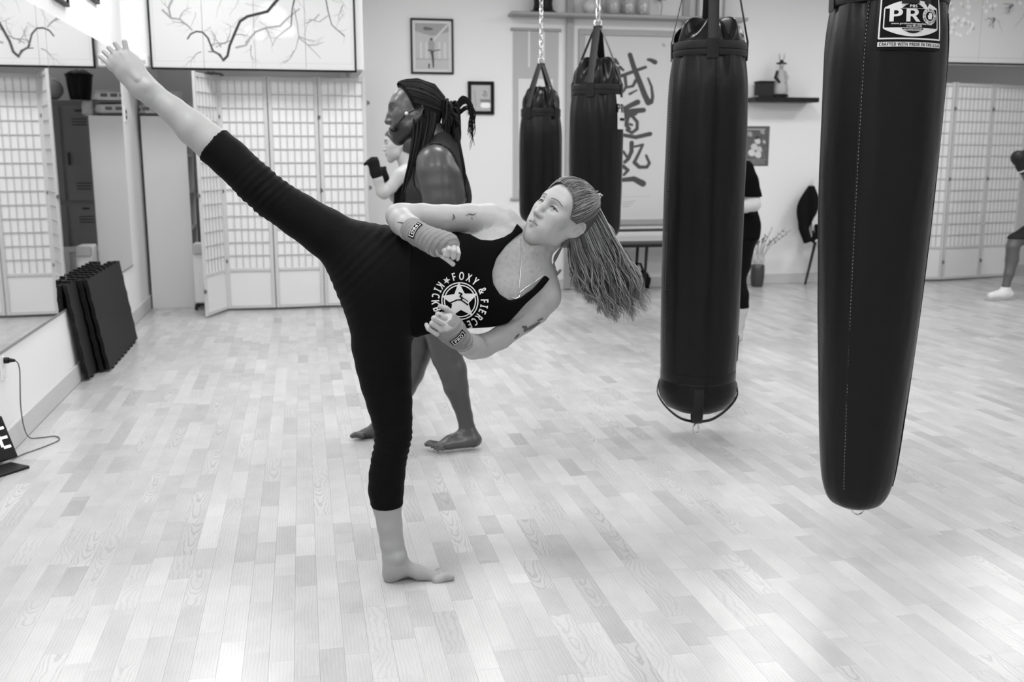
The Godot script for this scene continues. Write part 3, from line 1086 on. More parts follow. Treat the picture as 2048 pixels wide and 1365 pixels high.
func back_wall_things() -> void:
	var z := BACK_Z
	# photo of a standing figure
	var im := blank(120, 180, 0.74)
	stroke(im, [Vector2(0, 0), Vector2(60, 20), Vector2(120, 0)], 60.0, 60.0, 0.6, 20.0)
	stroke(im, [Vector2(60, 70), Vector2(115, 5)], 8.0, 10.0, 0.8, 2.0)
	stroke(im, [Vector2(35, 20), Vector2(60, 22)], 16.0, 10.0, 0.35, 6.0)
	stroke(im, [Vector2(0, 140), Vector2(119, 140)], 6.0, 6.0, 0.62, 3.0)
	for x in [20, 40, 85, 105]:
		stroke(im, [Vector2(x, 75), Vector2(x, 135)], 9.0, 9.0, 0.82, 3.0)
	stroke(im, [Vector2(57, 60), Vector2(57, 76)], 11.0, 11.0, 0.3, 2.0)
	stroke(im, [Vector2(57, 78), Vector2(58, 110)], 26.0, 20.0, 0.6, 3.0)
	stroke(im, [Vector2(45, 104), Vector2(62, 108), Vector2(88, 102)], 6.0, 5.0, 0.28, 2.0)
	stroke(im, [Vector2(59, 110), Vector2(62, 140), Vector2(63, 172)], 11.0, 6.0, 0.22, 2.0)
	stroke(im, [Vector2(48, 160), Vector2(47, 175)], 8.0, 6.0, 0.3, 2.0)
	picture_mat("photo_print", im, 0.4)
	framed("photo_frame", "black framed photo of a standing figure high on the back wall", Vector3(1.012, 2.02, z), 0.39, 0.485, 0.016, "black_frame", "photo_print", 0.025)
	im = blank(80, 110, 0.72)
	for i in 10:
		stroke(im, [Vector2(rng.randf_range(45, 68), rng.randf_range(20, 50)), Vector2(rng.randf_range(50, 70), rng.randf_range(30, 60))], 5.0, 3.0, 0.55, 2.0)
	for i in 8:
		stroke(im, [Vector2(38 + i * 5, 62), Vector2(40 + i * 5, 70)], 6.0, 5.0, 0.45, 1.5)
	stroke(im, [Vector2(48, 85), Vector2(70, 85)], 22.0, 22.0, 0.97, 1.0)
	stroke(im, [Vector2(15, 25), Vector2(18, 90)], 10.0, 10.0, 0.66, 4.0)
	picture_mat("certificate_print", im, 0.3)
	framed("photo_frame", "small certificate in a thick black frame on the back wall", Vector3(1.532, 1.662, z), 0.245, 0.298, 0.03, "black_frame", "certificate_print")
	# hanging scroll
	var t := thing("hanging_scroll", "tall grey mounted hanging scroll with blank white sheet behind the farthest bag", "scroll", Vector3(1.96, 0.88, z))
	var s := MB.new()
	s.box(Vector3(0.215, 0.775, 0.006), Vector3(0.43, 1.55, 0.004), 0.0)
	put("mounting", s, "grey_scroll" if M.has("grey_scroll") else mat("grey_scroll", 0.46, 0.8), t)
	s = MB.new()
	s.box(Vector3(0.215, 0.6, 0.0095), Vector3(0.33, 1.02, 0.002), 0.0)
	put("sheet", s, "paper_white", t)
	for x in [0.15, 0.29]:
		s = MB.new()
		s.box(Vector3(x, 1.38, 0.0095), Vector3(0.018, 0.33, 0.002), 0.0)
		put("ribbon", s, "paper_white", t)
	for y in [0.0, 1.55]:
		s = MB.new()
		s.tube([Vector3(-0.025, y, 0.014), Vector3(0.455, y, 0.014)], 0.013, 10)
		put("roller", s, "grey_post", t)
	# posts and shelf of the display niche
	for q in [[2.495, "grey wooden post of the wall niche between the two farthest bags"], [3.633, "grey wooden post of the wall niche behind the third bag"]]:
		s = MB.new()
		s.box(Vector3(0, 1.55, 0.02), Vector3(0.065, 3.08, 0.04), 0.004)
		var o := put("niche_post", s, "grey_post")
		o.position = Vector3(q[0], 0, z)
		tag(o, q[1], "post", "posts of the wall niche")
	s = MB.new()
	s.box(Vector3(1.14, 0, 0.1), Vector3(2.28, 0.028, 0.2), 0.004)
	var sh := put("wall_shelf", s, "grey_shelf")
	sh.position = Vector3(1.91, 2.553, z)
	tag(sh, "long grey wall shelf across the niche at the top edge", "shelf")
	shelf_things(z)
	# calligraphy
	im = blank(340, 740, 0.80)
	var A := func(a: Array, w0: float, w1: float, tone := 0.27) -> void:
		var q := []
		for i in range(0, a.size(), 2):
			q.append(Vector2((a[i] - 1168.0) * 2.0, (a[i + 1] - 70.0) * 2.0))
		stroke(im, q, w0 * 1.45, w1 * 1.45, tone, 2.0)
	A.call([1255, 106, 1262, 128, 1275, 160, 1285, 185, 1293, 201], 13, 17)
	A.call([1293, 201, 1299, 200, 1301, 188, 1298, 168, 1291, 152], 13, 6)
	A.call([1222, 152, 1243, 147, 1265, 138, 1286, 130], 11, 9)
	A.call([1290, 115, 1296, 116, 1304, 120], 8, 14)
	A.call([1226, 117, 1233, 125], 12, 7)
	A.call([1236, 131, 1243, 137], 10, 7)
	A.call([1246, 147, 1249, 170, 1243, 180], 10, 7)
	A.call([1246, 172, 1262, 168, 1268, 156], 7, 10)
	A.call([1256, 184, 1270, 176], 8, 5)
	A.call([1220, 130, 1225, 170], 8, 8)
	A.call([1210, 160, 1240, 190, 1215, 196], 8, 8)
	A.call([1245, 214, 1260, 206, 1272, 200], 12, 16)
	A.call([1245, 222, 1265, 218, 1284, 216], 17, 14)
	A.call([1246, 230, 1268, 222], 16, 14)
	A.call([1254, 228, 1250, 246, 1257, 254], 12, 10)
	A.call([1262, 228, 1272, 240, 1272, 254, 1262, 262, 1252, 256], 10, 9)
	A.call([1256, 244, 1262, 246], 7, 8)
	A.call([1205, 240, 1225, 262, 1247, 267, 1270, 271, 1298, 264], 9, 13)
	A.call([1262, 282, 1262, 300, 1256, 315, 1249, 322], 13, 10)
	A.call([1246, 300, 1254, 312], 8, 8)
	A.call([1268, 290, 1284, 286, 1276, 305, 1268, 322], 7, 10)
	A.call([1268, 322, 1278, 332, 1293, 332, 1298, 324, 1291, 308], 12, 8)
	A.call([1215, 290, 1240, 286], 9, 8)
	A.call([1246, 330, 1256, 338, 1248, 348], 12, 8)
	A.call([1205, 360, 1247, 358, 1268, 356, 1286, 366], 9, 19)
	for i in 3:
		A.call([1247, 404 + i * 5, 1272 - i * 5, 402 + i * 5], 3, 3, 0.66)
	A.call([1246, 393, 1300, 392], 3, 3, 0.74)
	A.call([1319, 85, 1321, 87], 10, 8, 0.66)
	A.call([1190, 85, 1192, 87], 10, 8, 0.66)
	picture_mat("calligraphy", im, 0.7)
	mat("wide_frame", 0.36, 0.45)
	framed("calligraphy_frame", "large vertical brush calligraphy in a wide grey frame behind the bags", Vector3(2.585, 0.62, z), 0.985, 1.83, 0.055, "wide_frame", "calligraphy")
	# low black table with things
	t = thing("low_table", "low black table with thin legs under the calligraphy", "table", Vector3(2.6, 0, -9.05))
	s = MB.new()
	s.box(Vector3(0.6, 0.455, 0), Vector3(1.3, 0.032, 0.34), 0.004)
	put("tabletop", s, "dark_shelf", t)
	for x in [0.06, 0.56, 1.14]:
		for zz in [-0.13, 0.13]:
			s = MB.new()
			s.tube([Vector3(x, 0.44, zz), Vector3(x - 0.02, 0.0, zz)], [0.016, 0.011], 8)
			put("leg", s, "dark_shelf", t)
	t = thing("black_tray", "thin black tray on short legs standing on the low table", "tray", Vector3(2.6, 0.471, -9.1))
	s = MB.new()
	s.box(Vector3(0.55, 0.115, 0), Vector3(1.15, 0.014, 0.2), 0.003)
	put("tray_top", s, "dark_shelf", t)
	for x in [0.04, 1.06]:
		s = MB.new()
		s.box(Vector3(x, 0.055, 0), Vector3(0.02, 0.108, 0.16), 0.002)
		put("foot", s, "dark_shelf", t)
	t = thing("kit_bag", "small slumped dark bag under the low black table", "bag", Vector3(3.1, 0.0, -9.05))
	s = MB.new()
	lump(s, Vector3(0, 0.1, 0), Vector3(0.26, 0.19, 0.16), 33, 0.18, 0.7)
	put("body", s, "cloth_black", t)
	s = MB.new()
	s.tube([Vector3(-0.08, 0.18, 0), Vector3(-0.04, 0.27, 0.02), Vector3(0.04, 0.27, 0.02), Vector3(0.08, 0.18, 0)], 0.012, 8)
	put("handle", s, "cloth_black", t)
	# floating shelf with figurine
	s = MB.new()
	s.box(Vector3(0.335, 0.022, 0.12), Vector3(0.67, 0.044, 0.24), 0.003)
	var o2 := put("floating_shelf", s, "dark_shelf")
	o2.position = Vector3(4.275, 1.795, z)
	tag(o2, "short dark floating shelf on the back wall right of the third bag", "shelf")
	figurine(Vector3(4.59, 1.839, z + 0.12))
	t = thing("lidded_box", "dark lidded wooden box on the floating shelf beside the figurine", "box", Vector3(4.425, 1.839, z + 0.11))
	s = MB.new()
	s.box(Vector3(0, 0.07, 0), Vector3(0.15, 0.14, 0.12), 0.006)
	put("body", s, "figurine_dark", t)
	s = MB.new()
	s.box(Vector3(0, 0.147, 0), Vector3(0.165, 0.016, 0.13), 0.004)
	put("lid", s, "dark_shelf", t)
	t = thing("incense_dish", "tiny pale dish at the left end of the floating shelf", "dish", Vector3(4.34, 1.839, z + 0.12))
	s = MB.new()
	s.lathe([[0.001, 0.004], [0.02, 0.0], [0.032, 0.016], [0.029, 0.016], [0.018, 0.006], [0.001, 0.006]], Transform3D(), 16)
	put("bowl", s, "porcelain", t)
	# poster
	im = blank(110, 168, 0.34)
	for i in 40:
		stroke(im, [Vector2(rng.randf_range(0, 110), rng.randf_range(0, 168)), Vector2(rng.randf_range(0, 110), rng.randf_range(0, 168))], 4.0, 2.0, rng.randf_range(0.2, 0.5), 2.0)
	for q in [[62, 60, 26, 0.8], [50, 85, 30, 0.78], [70, 95, 26, 0.75], [40, 110, 30, 0.82], [66, 118, 30, 0.8], [88, 62, 14, 0.7], [30, 30, 22, 0.62], [80, 20, 20, 0.6]]:
		stroke(im, [Vector2(q[0], q[1]), Vector2(q[0] + 5, q[1] + 8)], q[2], q[2] * 0.7, q[3], 5.0)
	stroke(im, [Vector2(58, 48), Vector2(66, 46)], 14.0, 10.0, 0.15, 2.0)
	for y in [142, 150, 158]:
		stroke(im, [Vector2(20, y), Vector2(96, y)], 3.0, 3.0, 0.62, 1.0)
	stroke(im, [Vector2(22, 12), Vector2(90, 12)], 8.0, 8.0, 0.6, 1.5)
	picture_mat("poster_print", im, 0.5)
	t = thing("poster", "small dark movie style poster on the back wall above the person in black", "poster", Vector3(4.262, 1.187, z))
	s = MB.new()
	s.face_n([Vector3(0, 0, 0.004), Vector3(0.292, 0, 0.004), Vector3(0.292, 0.382, 0.004), Vector3(0, 0.382, 0.004)], Vector3(0, 0, 1), [Vector2(0, 1), Vector2(1, 1), Vector2(1, 0), Vector2(0, 0)])
	put("print", s, "poster_print", t)
	s = MB.new()
	s.box(Vector3(0.146, 0.191, 0.002), Vector3(0.296, 0.386, 0.002), 0.0)
	put("backing", s, "black_frame", t)
	# vase with twigs
	t = thing("floor_vase", "tall vase of dry flowering twigs on the floor at the back wall", "vase", Vector3(4.41, 0.0, -9.16))
	s = MB.new()
	s.lathe([[0.001, 0.0], [0.052, 0.0], [0.06, 0.02], [0.068, 0.09], [0.069, 0.16], [0.066, 0.215], [0.06, 0.222]], Transform3D(), 24)
	put("lower_body", s, "vase_dark", t)
	s = MB.new()
	s.lathe([[0.06, 0.222], [0.064, 0.26], [0.066, 0.33], [0.063, 0.33], [0.058, 0.24], [0.001, 0.235]], Transform3D(), 24)
	put("glass_neck", s, "glass_jar", t)
	for i in 6:
		s = MB.new()
		s.ball(Vector3(cos(i * 1.05) * 0.035, 0.255 + 0.02 * (i % 2), sin(i * 1.05) * 0.035), Vector3(0.022, 0.02, 0.022), Basis(), 8)
		put("pebble", s, "porcelain", t)
	for i in 9:
		var tip := Vector3(-0.1 + 0.045 * i + rng.randf_range(-0.02, 0.02), 0.5 + rng.randf_range(-0.06, 0.1), rng.randf_range(-0.04, 0.08))
		if i == 8:
			tip = Vector3(0.33, 0.56, 0.02)
		s = MB.new()
		var mid := Vector3(tip.x * 0.35, 0.4, tip.z * 0.4)
		s.tube([Vector3(tip.x * 0.08, 0.25, 0), mid, tip], [0.0035, 0.003, 0.0015], 5)
		for j in 9:
			var q := mid.lerp(tip, 0.25 + 0.08 * j)
			s.ball(q + Vector3(rng.randf_range(-0.012, 0.012), rng.randf_range(-0.01, 0.012), rng.randf_range(-0.012, 0.012)), Vector3.ONE * rng.randf_range(0.005, 0.011), Basis(), 6)
		put("twig", s, "twig", t)
	chair_and_jacket()

func figurine(at: Vector3) -> void:
	var t := thing("figurine", "seated robed figurine with two tall feathers on its headdress, on the floating shelf", "figurine", at)
	var s := MB.new()
	s.lathe([[0.001, 0.03], [0.07, 0.035], [0.078, 0.07], [0.07, 0.11], [0.055, 0.16], [0.045, 0.2], [0.036, 0.25], [0.02, 0.275], [0.001, 0.28]], Transform3D(), 20, 0.75)
	put("robe", s, "figurine_light", t)
	s = MB.new()
	s.ball(Vector3(0, 0.305, 0.005), Vector3(0.024, 0.03, 0.025), Basis(), 12)
	put("head", s, "figurine_light", t)
	s = MB.new()
	s.lathe([[0.001, 0.32], [0.055, 0.318], [0.05, 0.33], [0.022, 0.335], [0.018, 0.355], [0.001, 0.36]], Transform3D(), 16, 0.6)
	put("headdress", s, "figurine_dark", t)
	for x in [-1.0, 1.0]:
		s = MB.new()
		s.tube([Vector3(x * 0.016, 0.35, 0), Vector3(x * 0.024, 0.38, 0), Vector3(x * 0.026, 0.418, 0)], [0.005, 0.007, 0.003], 6)
		put("feather", s, "figurine_light", t)
		s = MB.new()
		s.tube([Vector3(x * 0.04, 0.25, 0.0), Vector3(x * 0.062, 0.19, 0.01), Vector3(x * 0.03, 0.14, 0.045)], [0.014, 0.017, 0.011], 8)
		put("sleeve", s, "figurine_dark" if x < 0 else "figurine_light", t)
		s = MB.new()
		s.box(Vector3(x * 0.045, 0.016, 0.02), Vector3(0.022, 0.032, 0.05), 0.005)
		put("boot", s, "figurine_dark", t)
	s = MB.new()
	s.box(Vector3(0.05, 0.075, -0.045), Vector3(0.08, 0.13, 0.03), 0.006)
	s.box(Vector3(0, 0.02, -0.02), Vector3(0.15, 0.02, 0.1), 0.004)
	put("throne", s, "figurine_dark", t)

func shelf_things(z: float) -> void:
	var y := 2.567
	var t := thing("statuette", "black statuette on a flared base at the left of the niche shelf", "statuette", Vector3(2.22, y, z + 0.1))
	var s := MB.new()
	s.lathe([[0.001, 0.0], [0.13, 0.0], [0.125, 0.015], [0.095, 0.03], [0.085, 0.08], [0.09, 0.16], [0.07, 0.25], [0.03, 0.3], [0.001, 0.31]], Transform3D(), 24, 0.6)
	put("body", s, "plastic_dark", t)
	s = MB.new()
	s.ball(Vector3(0, 0.34, 0), Vector3(0.04, 0.05, 0.04), Basis(), 12)
	put("head", s, "plastic_dark", t)
	t = thing("globe_vase", "round white vase on the niche shelf left of the glass jars", "vase", Vector3(2.66, y, z + 0.1))
	s = MB.new()
	s.lathe([[0.001, 0.0], [0.03, 0.0], [0.06, 0.03], [0.072, 0.07], [0.06, 0.11], [0.03, 0.135], [0.026, 0.16], [0.03, 0.165]], Transform3D(), 20)
	put("body", s, "porcelain", t)
	s = MB.new()
	s.torus(Vector3(0, 0.165, 0), Basis(Vector3.RIGHT, PI / 2), 0.028, 0.004, 16, 6, 0.0)
	put("rim", s, "porcelain", t)
	t = thing("candle_stand", "slim dark candle stand on the niche shelf beside the white vase", "candle stand", Vector3(2.765, y, z + 0.1))
	s = MB.new()
	s.lathe([[0.001, 0.0], [0.025, 0.0], [0.025, 0.03], [0.014, 0.045], [0.014, 0.2], [0.03, 0.21], [0.03, 0.22], [0.001, 0.222]], Transform3D(), 16)
	put("stem", s, "grey_post", t)
	s = MB.new()
	s.tube([Vector3(0, 0.22, 0), Vector3(0, 0.3, 0)], 0.013, 10)
	put("candle", s, "porcelain", t)
	for q in [[2.89, "glass trophy jar on the niche shelf, left of three"], [3.04, "glass trophy jar on the niche shelf, middle of three"], [3.18, "glass trophy jar on the niche shelf, right of three"]]:
		t = thing("glass_jar", q[1], "jar", Vector3(q[0], y, z + 0.1), "glass trophy jars on the niche shelf")
		s = MB.new()
		s.lathe([[0.001, 0.0], [0.055, 0.0], [0.06, 0.01], [0.06, 0.15], [0.045, 0.18], [0.045, 0.2], [0.042, 0.2], [0.042, 0.178], [0.056, 0.148], [0.056, 0.014], [0.001, 0.012]], Transform3D(), 20)
		put("jar_glass", s, "glass_jar", t)
		s = MB.new()
		s.ball(Vector3(0, 0.085, 0), Vector3(0.04, 0.045, 0.04), Basis(), 10)
		put("content", s, "porcelain", t)
		s = MB.new()
		s.lathe([[0.045, 0.02], [0.05, 0.025], [0.05, 0.04], [0.04, 0.042]], Transform3D(), 16)
		put("dark_band", s, "bundle_dark", t)
		s = MB.new()
		s.lathe([[0.001, 0.2], [0.05, 0.2], [0.05, 0.215], [0.015, 0.225], [0.012, 0.245], [0.001, 0.25]], Transform3D(), 16)
		put("lid", s, "chrome", t)
	framed("standing_frame", "grey framed picture standing at the right end of the niche shelf", Vector3(3.73, y, z + 0.04), 0.28, 0.36, 0.022, "grey_post", "paper_white")
	t = thing("dried_flower", "small hanging dark dried flower above the glass jars", "flower", Vector3(3.36, y, z + 0.08))
	s = MB.new()
	s.tube([Vector3(0, 0.0, 0), Vector3(0.01, 0.1, 0), Vector3(-0.01, 0.16, 0.01)], 0.004, 6)
	put("stem", s, "twig", t)
	for i in 5:
		s = MB.new()
		s.ball(Vector3(cos(i * 1.25) * 0.03, 0.165 + 0.01 * (i % 2), sin(i * 1.25) * 0.02), Vector3(0.026, 0.013, 0.02), Basis(Vector3.FORWARD, i * 0.7), 8)
		put("petal", s, "bundle_dark", t)

func chair_and_jacket() -> void:
	var t := thing("side_chair", "white backed chair with dark legs at the back wall, mostly behind the nearest bag", "chair", Vector3(5.2, 0, -9.0))
	var s := MB.new()
	grid_surf(s, func(u: float, v: float) -> Vector3:
		var x := (u - 0.5) * 0.46
		var y := 0.55 + v * 0.53
		var rr := 1.0 - pow(absf(u - 0.5) * 2.0, 4.0) * 0.12 * v
		return Vector3(x * rr, 0.55 + (y - 0.55) * (1.0 - pow(absf(u - 0.5) * 2.0, 6.0) * 0.12), -0.2 - 0.08 * v + 0.05 * pow(absf(u - 0.5) * 2.0, 2.0)), 16, 10, false)
	put("backrest", s, "plastic_white", t)
	s = MB.new()
	s.box(Vector3(0, 0.45, 0.0), Vector3(0.45, 0.035, 0.42), 0.015)
	put("seat", s, "plastic_white", t)
	for x in [-1.0, 1.0]:
		for zz in [-1.0, 1.0]:
			s = MB.new()
			s.tube([Vector3(x * 0.18, 0.44, zz * 0.16), Vector3(x * 0.24, 0.0, zz * 0.21)], [0.016, 0.012], 8)
			put("leg", s, "black_metal", t)
		s = MB.new()
		s.tube([Vector3(x * 0.19, 0.44, -0.17), Vector3(x * 0.2, 0.62, -0.215)], 0.012, 8)
		put("back_support", s, "black_metal", t)
	# jacket hung over the back corner
	t = thing("jacket", "black jacket draped over the left corner of the white backed chair", "jacket", Vector3(4.985, -0.06, -9.04))
	s = MB.new()
	grid_surf(s, func(u: float, v: float) -> Vector3:
		var a := TAU * u
		var y := 1.05 - v * 0.42
		var w := 0.05 + 0.13 * sin(PI * clampf(v * 1.05, 0.0, 1.0)) + 0.05 * v
		var fold := 1.0 + 0.12 * sin(a * 5.0 + v * 3.0)
		return Vector3(cos(a) * w * 0.5 * fold - 0.02 - 0.05 * v, y, sin(a) * (0.03 + 0.05 * sin(PI * v)) * fold - 0.16), 30, 16)
	put("body", s, "cloth_black", t)
	s = MB.new()
	s.tube([Vector3(-0.1, 0.98, -0.1), Vector3(-0.14, 0.8, -0.07), Vector3(-0.13, 0.64, -0.07), Vector3(-0.08, 0.5, -0.06)], [0.03, 0.055, 0.05, 0.042], 12)
	put("sleeve", s, "cloth_black", t)
	s = MB.new()
	s.tube([Vector3(0.06, 0.66, -0.1), Vector3(0.04, 0.58, -0.08), Vector3(-0.02, 0.5, -0.08)], [0.05, 0.04, 0.03], 10)
	put("sleeve", s, "cloth_black", t)

# ---------------------------------------------------------------- punching bags
func chain(t: Node3D, x: float, z: float, y0: float, y1: float) -> void:
	var l := MB.new()
	l.torus(Vector3.ZERO, Basis(), 0.0135, 0.0045, 12, 6, 0.011)
	var m := l.mesh()
	var y := y0
	var i := 0
	while y < y1:
		var o := MeshInstance3D.new()
		o.name = "chain_link"
		o.mesh = m
		o.material_override = M["chrome"]
		o.position = Vector3(x, y, z)
		o.rotation = Vector3(0.1 * sin(i * 2.1), 0.5 + (PI / 2 if i % 2 else 0.0), 0)
		t.add_child(o, true)
		y += 0.0385
		i += 1

func bag_body(x: float, z: float, prof: Array, folds: float, seed_: int) -> MB:
	# prof: [height, radius] from top seam down to the bottom
	var s := MB.new()
	var m := prof.size()
	var hs := []
	var nz := FastNoiseLite.new()
	nz.seed = seed_
	nz.frequency = 2.2
	var top: float = prof[0][0]
	var n := 120
	grid_surf(s, func(u: float, v: float) -> Vector3:
		var f := v * (m - 1)
		var i := mini(int(f), m - 2)
		var tt := f - i
		var y := lerpf(prof[i][0], prof[i + 1][0], tt)
		var r := lerpf(prof[i][1], prof[i + 1][1], tt)
		var a := -TAU * u
		var d := top - y
		r -= 0.016 * exp(-d * d / 0.012)
		var wr := exp(-d / 0.15) * folds * (0.25 + minf(d / 0.03, 1.0) * 0.75) * (sin(a * 9.0 + seed_) * 0.5 + sin(a * 14.0 + 2.0 * seed_ + d * 6.0) * 0.5 + sin(a * 5.0 - seed_) * 0.4)
		wr += 0.004 * nz.get_noise_3d(cos(a) * 0.5, y * 0.55, sin(a) * 0.5) * (1.0 if r > 0.06 else 0.0)
		return Vector3(x + cos(a) * (r + wr), y, z + sin(a) * (r + wr)), 120, n)
	return s

func fine_prof(a: Array, steps: int) -> Array:
	var out := []
	for i in a.size() - 1:
		var p0: Array = a[maxi(i - 1, 0)]
		var p1: Array = a[i]
		var p2: Array = a[i + 1]
		var p3: Array = a[mini(i + 2, a.size() - 1)]
		for k in steps:
			var t := float(k) / steps
			out.append([cubic_interpolate(p1[0], p2[0], p0[0], p3[0], t), maxf(cubic_interpolate(p1[1], p2[1], p0[1], p3[1], t), 0.001)])
	out.append(a[a.size() - 1])
	return out

func strap(s: MB, a: Vector3, b: Vector3, w: float, ctr: Vector3, bow := 0.0) -> void:
	# flat webbing from a on the rim up to b, its flat face turned outwards
	var out := (a - ctr)
	out.y = 0
	out = out.normalized()
	var side := Vector3.UP.cross(out).normalized()
	var pts := []
	for i in 9:
		var t := i / 8.0
		pts.append(a.lerp(b, t) + out * bow * sin(PI * t))
	s.tube(pts, w * 0.5, 12, true, 0.09, side)

func heavy_bag(label: String, x: float, z: float, prof: Array, dome: float, ring: float, turn_: float, o := {}) -> Node3D:
	var t := thing("punching_bag", label, "punching bag")
	var fp := fine_prof(prof, 10)
	put("body", bag_body(x, z, fp, 0.0075, int(z * -7.0)), "bag_leather", t)
	var top: float = prof[0][0]
	var R0: float = prof[0][1] - 0.013
	# gathered top cover
	var s := MB.new()
	grid_surf(s, func(u: float, v: float) -> Vector3:
		var a := -TAU * u
		var r := R0 * cos(v * 1.35) * 0.99
		var y := top + dome * sin(v * PI / 2)
		var w := 0.014 * sin(v * PI) * (sin(a * 7.0 + 1.0) + 0.7 * sin(a * 11.0 + v * 5.0))
		return Vector3(x + cos(a) * (r + w * 0.6), y + w, z + sin(a) * (r + w * 0.6)), 72, 14)
	put("top_cover", s, "bag_leather", t)
	# rim band
	s = MB.new()
	s.lathe([[R0 - 0.002, top - 0.047], [R0 + 0.006, top - 0.046], [R0 + 0.0085, top - 0.035], [R0 + 0.0075, top - 0.022], [R0 + 0.005, top - 0.020], [R0 + 0.0075, top - 0.018], [R0 + 0.0085, top - 0.004], [R0 + 0.006, top + 0.012], [R0 + 0.003, top + 0.014], [R0 - 0.004, top + 0.015]], Transform3D(Basis(), Vector3(x, 0, z)), 72)
	put("rim_band", s, "bag_strap", t)
	var hub := Vector3(x, ring, z)
	for i in 4:
		var a := turn_ + i * PI / 2
		var d := Vector3(cos(a), 0, sin(a))
		s = MB.new()
		strap(s, Vector3(x, top - 0.06, z) + d * (R0 + 0.008), Vector3(x, top + 0.02, z) + d * (R0 + 0.0095), 0.05, hub)
		strap(s, Vector3(x, top + 0.015, z) + d * (R0 + 0.0095), hub + d * 0.012, 0.046, Vector3(x, 0, z), 0.004)
		put("strap", s, "bag_strap", t)
	s = MB.new()
	s.torus(hub + Vector3(0, 0.012, 0), Basis(), 0.022, 0.005, 18, 8, 0.0)
	put("ring", s, "chrome", t)
	chain(t, x, z, ring + 0.05, CEIL - 0.11)
	return t

func on_bag(x: float, z: float, fp: Array, u: float, y: float, off: float) -> Array:
	var r: float = fp[0][1]
	for i in fp.size() - 1:
		if y <= fp[i][0] and y >= fp[i + 1][0]:
			r = lerpf(fp[i][1], fp[i + 1][1], (fp[i][0] - y) / maxf(fp[i][0] - fp[i + 1][0], 1e-5))
	r -= 0.016 * exp(-(fp[0][0] - y) * (fp[0][0] - y) / 0.012)
	var d := Vector3(sin(u), 0, cos(u))
	return [Vector3(x, y, z) + d * (r + off), d]

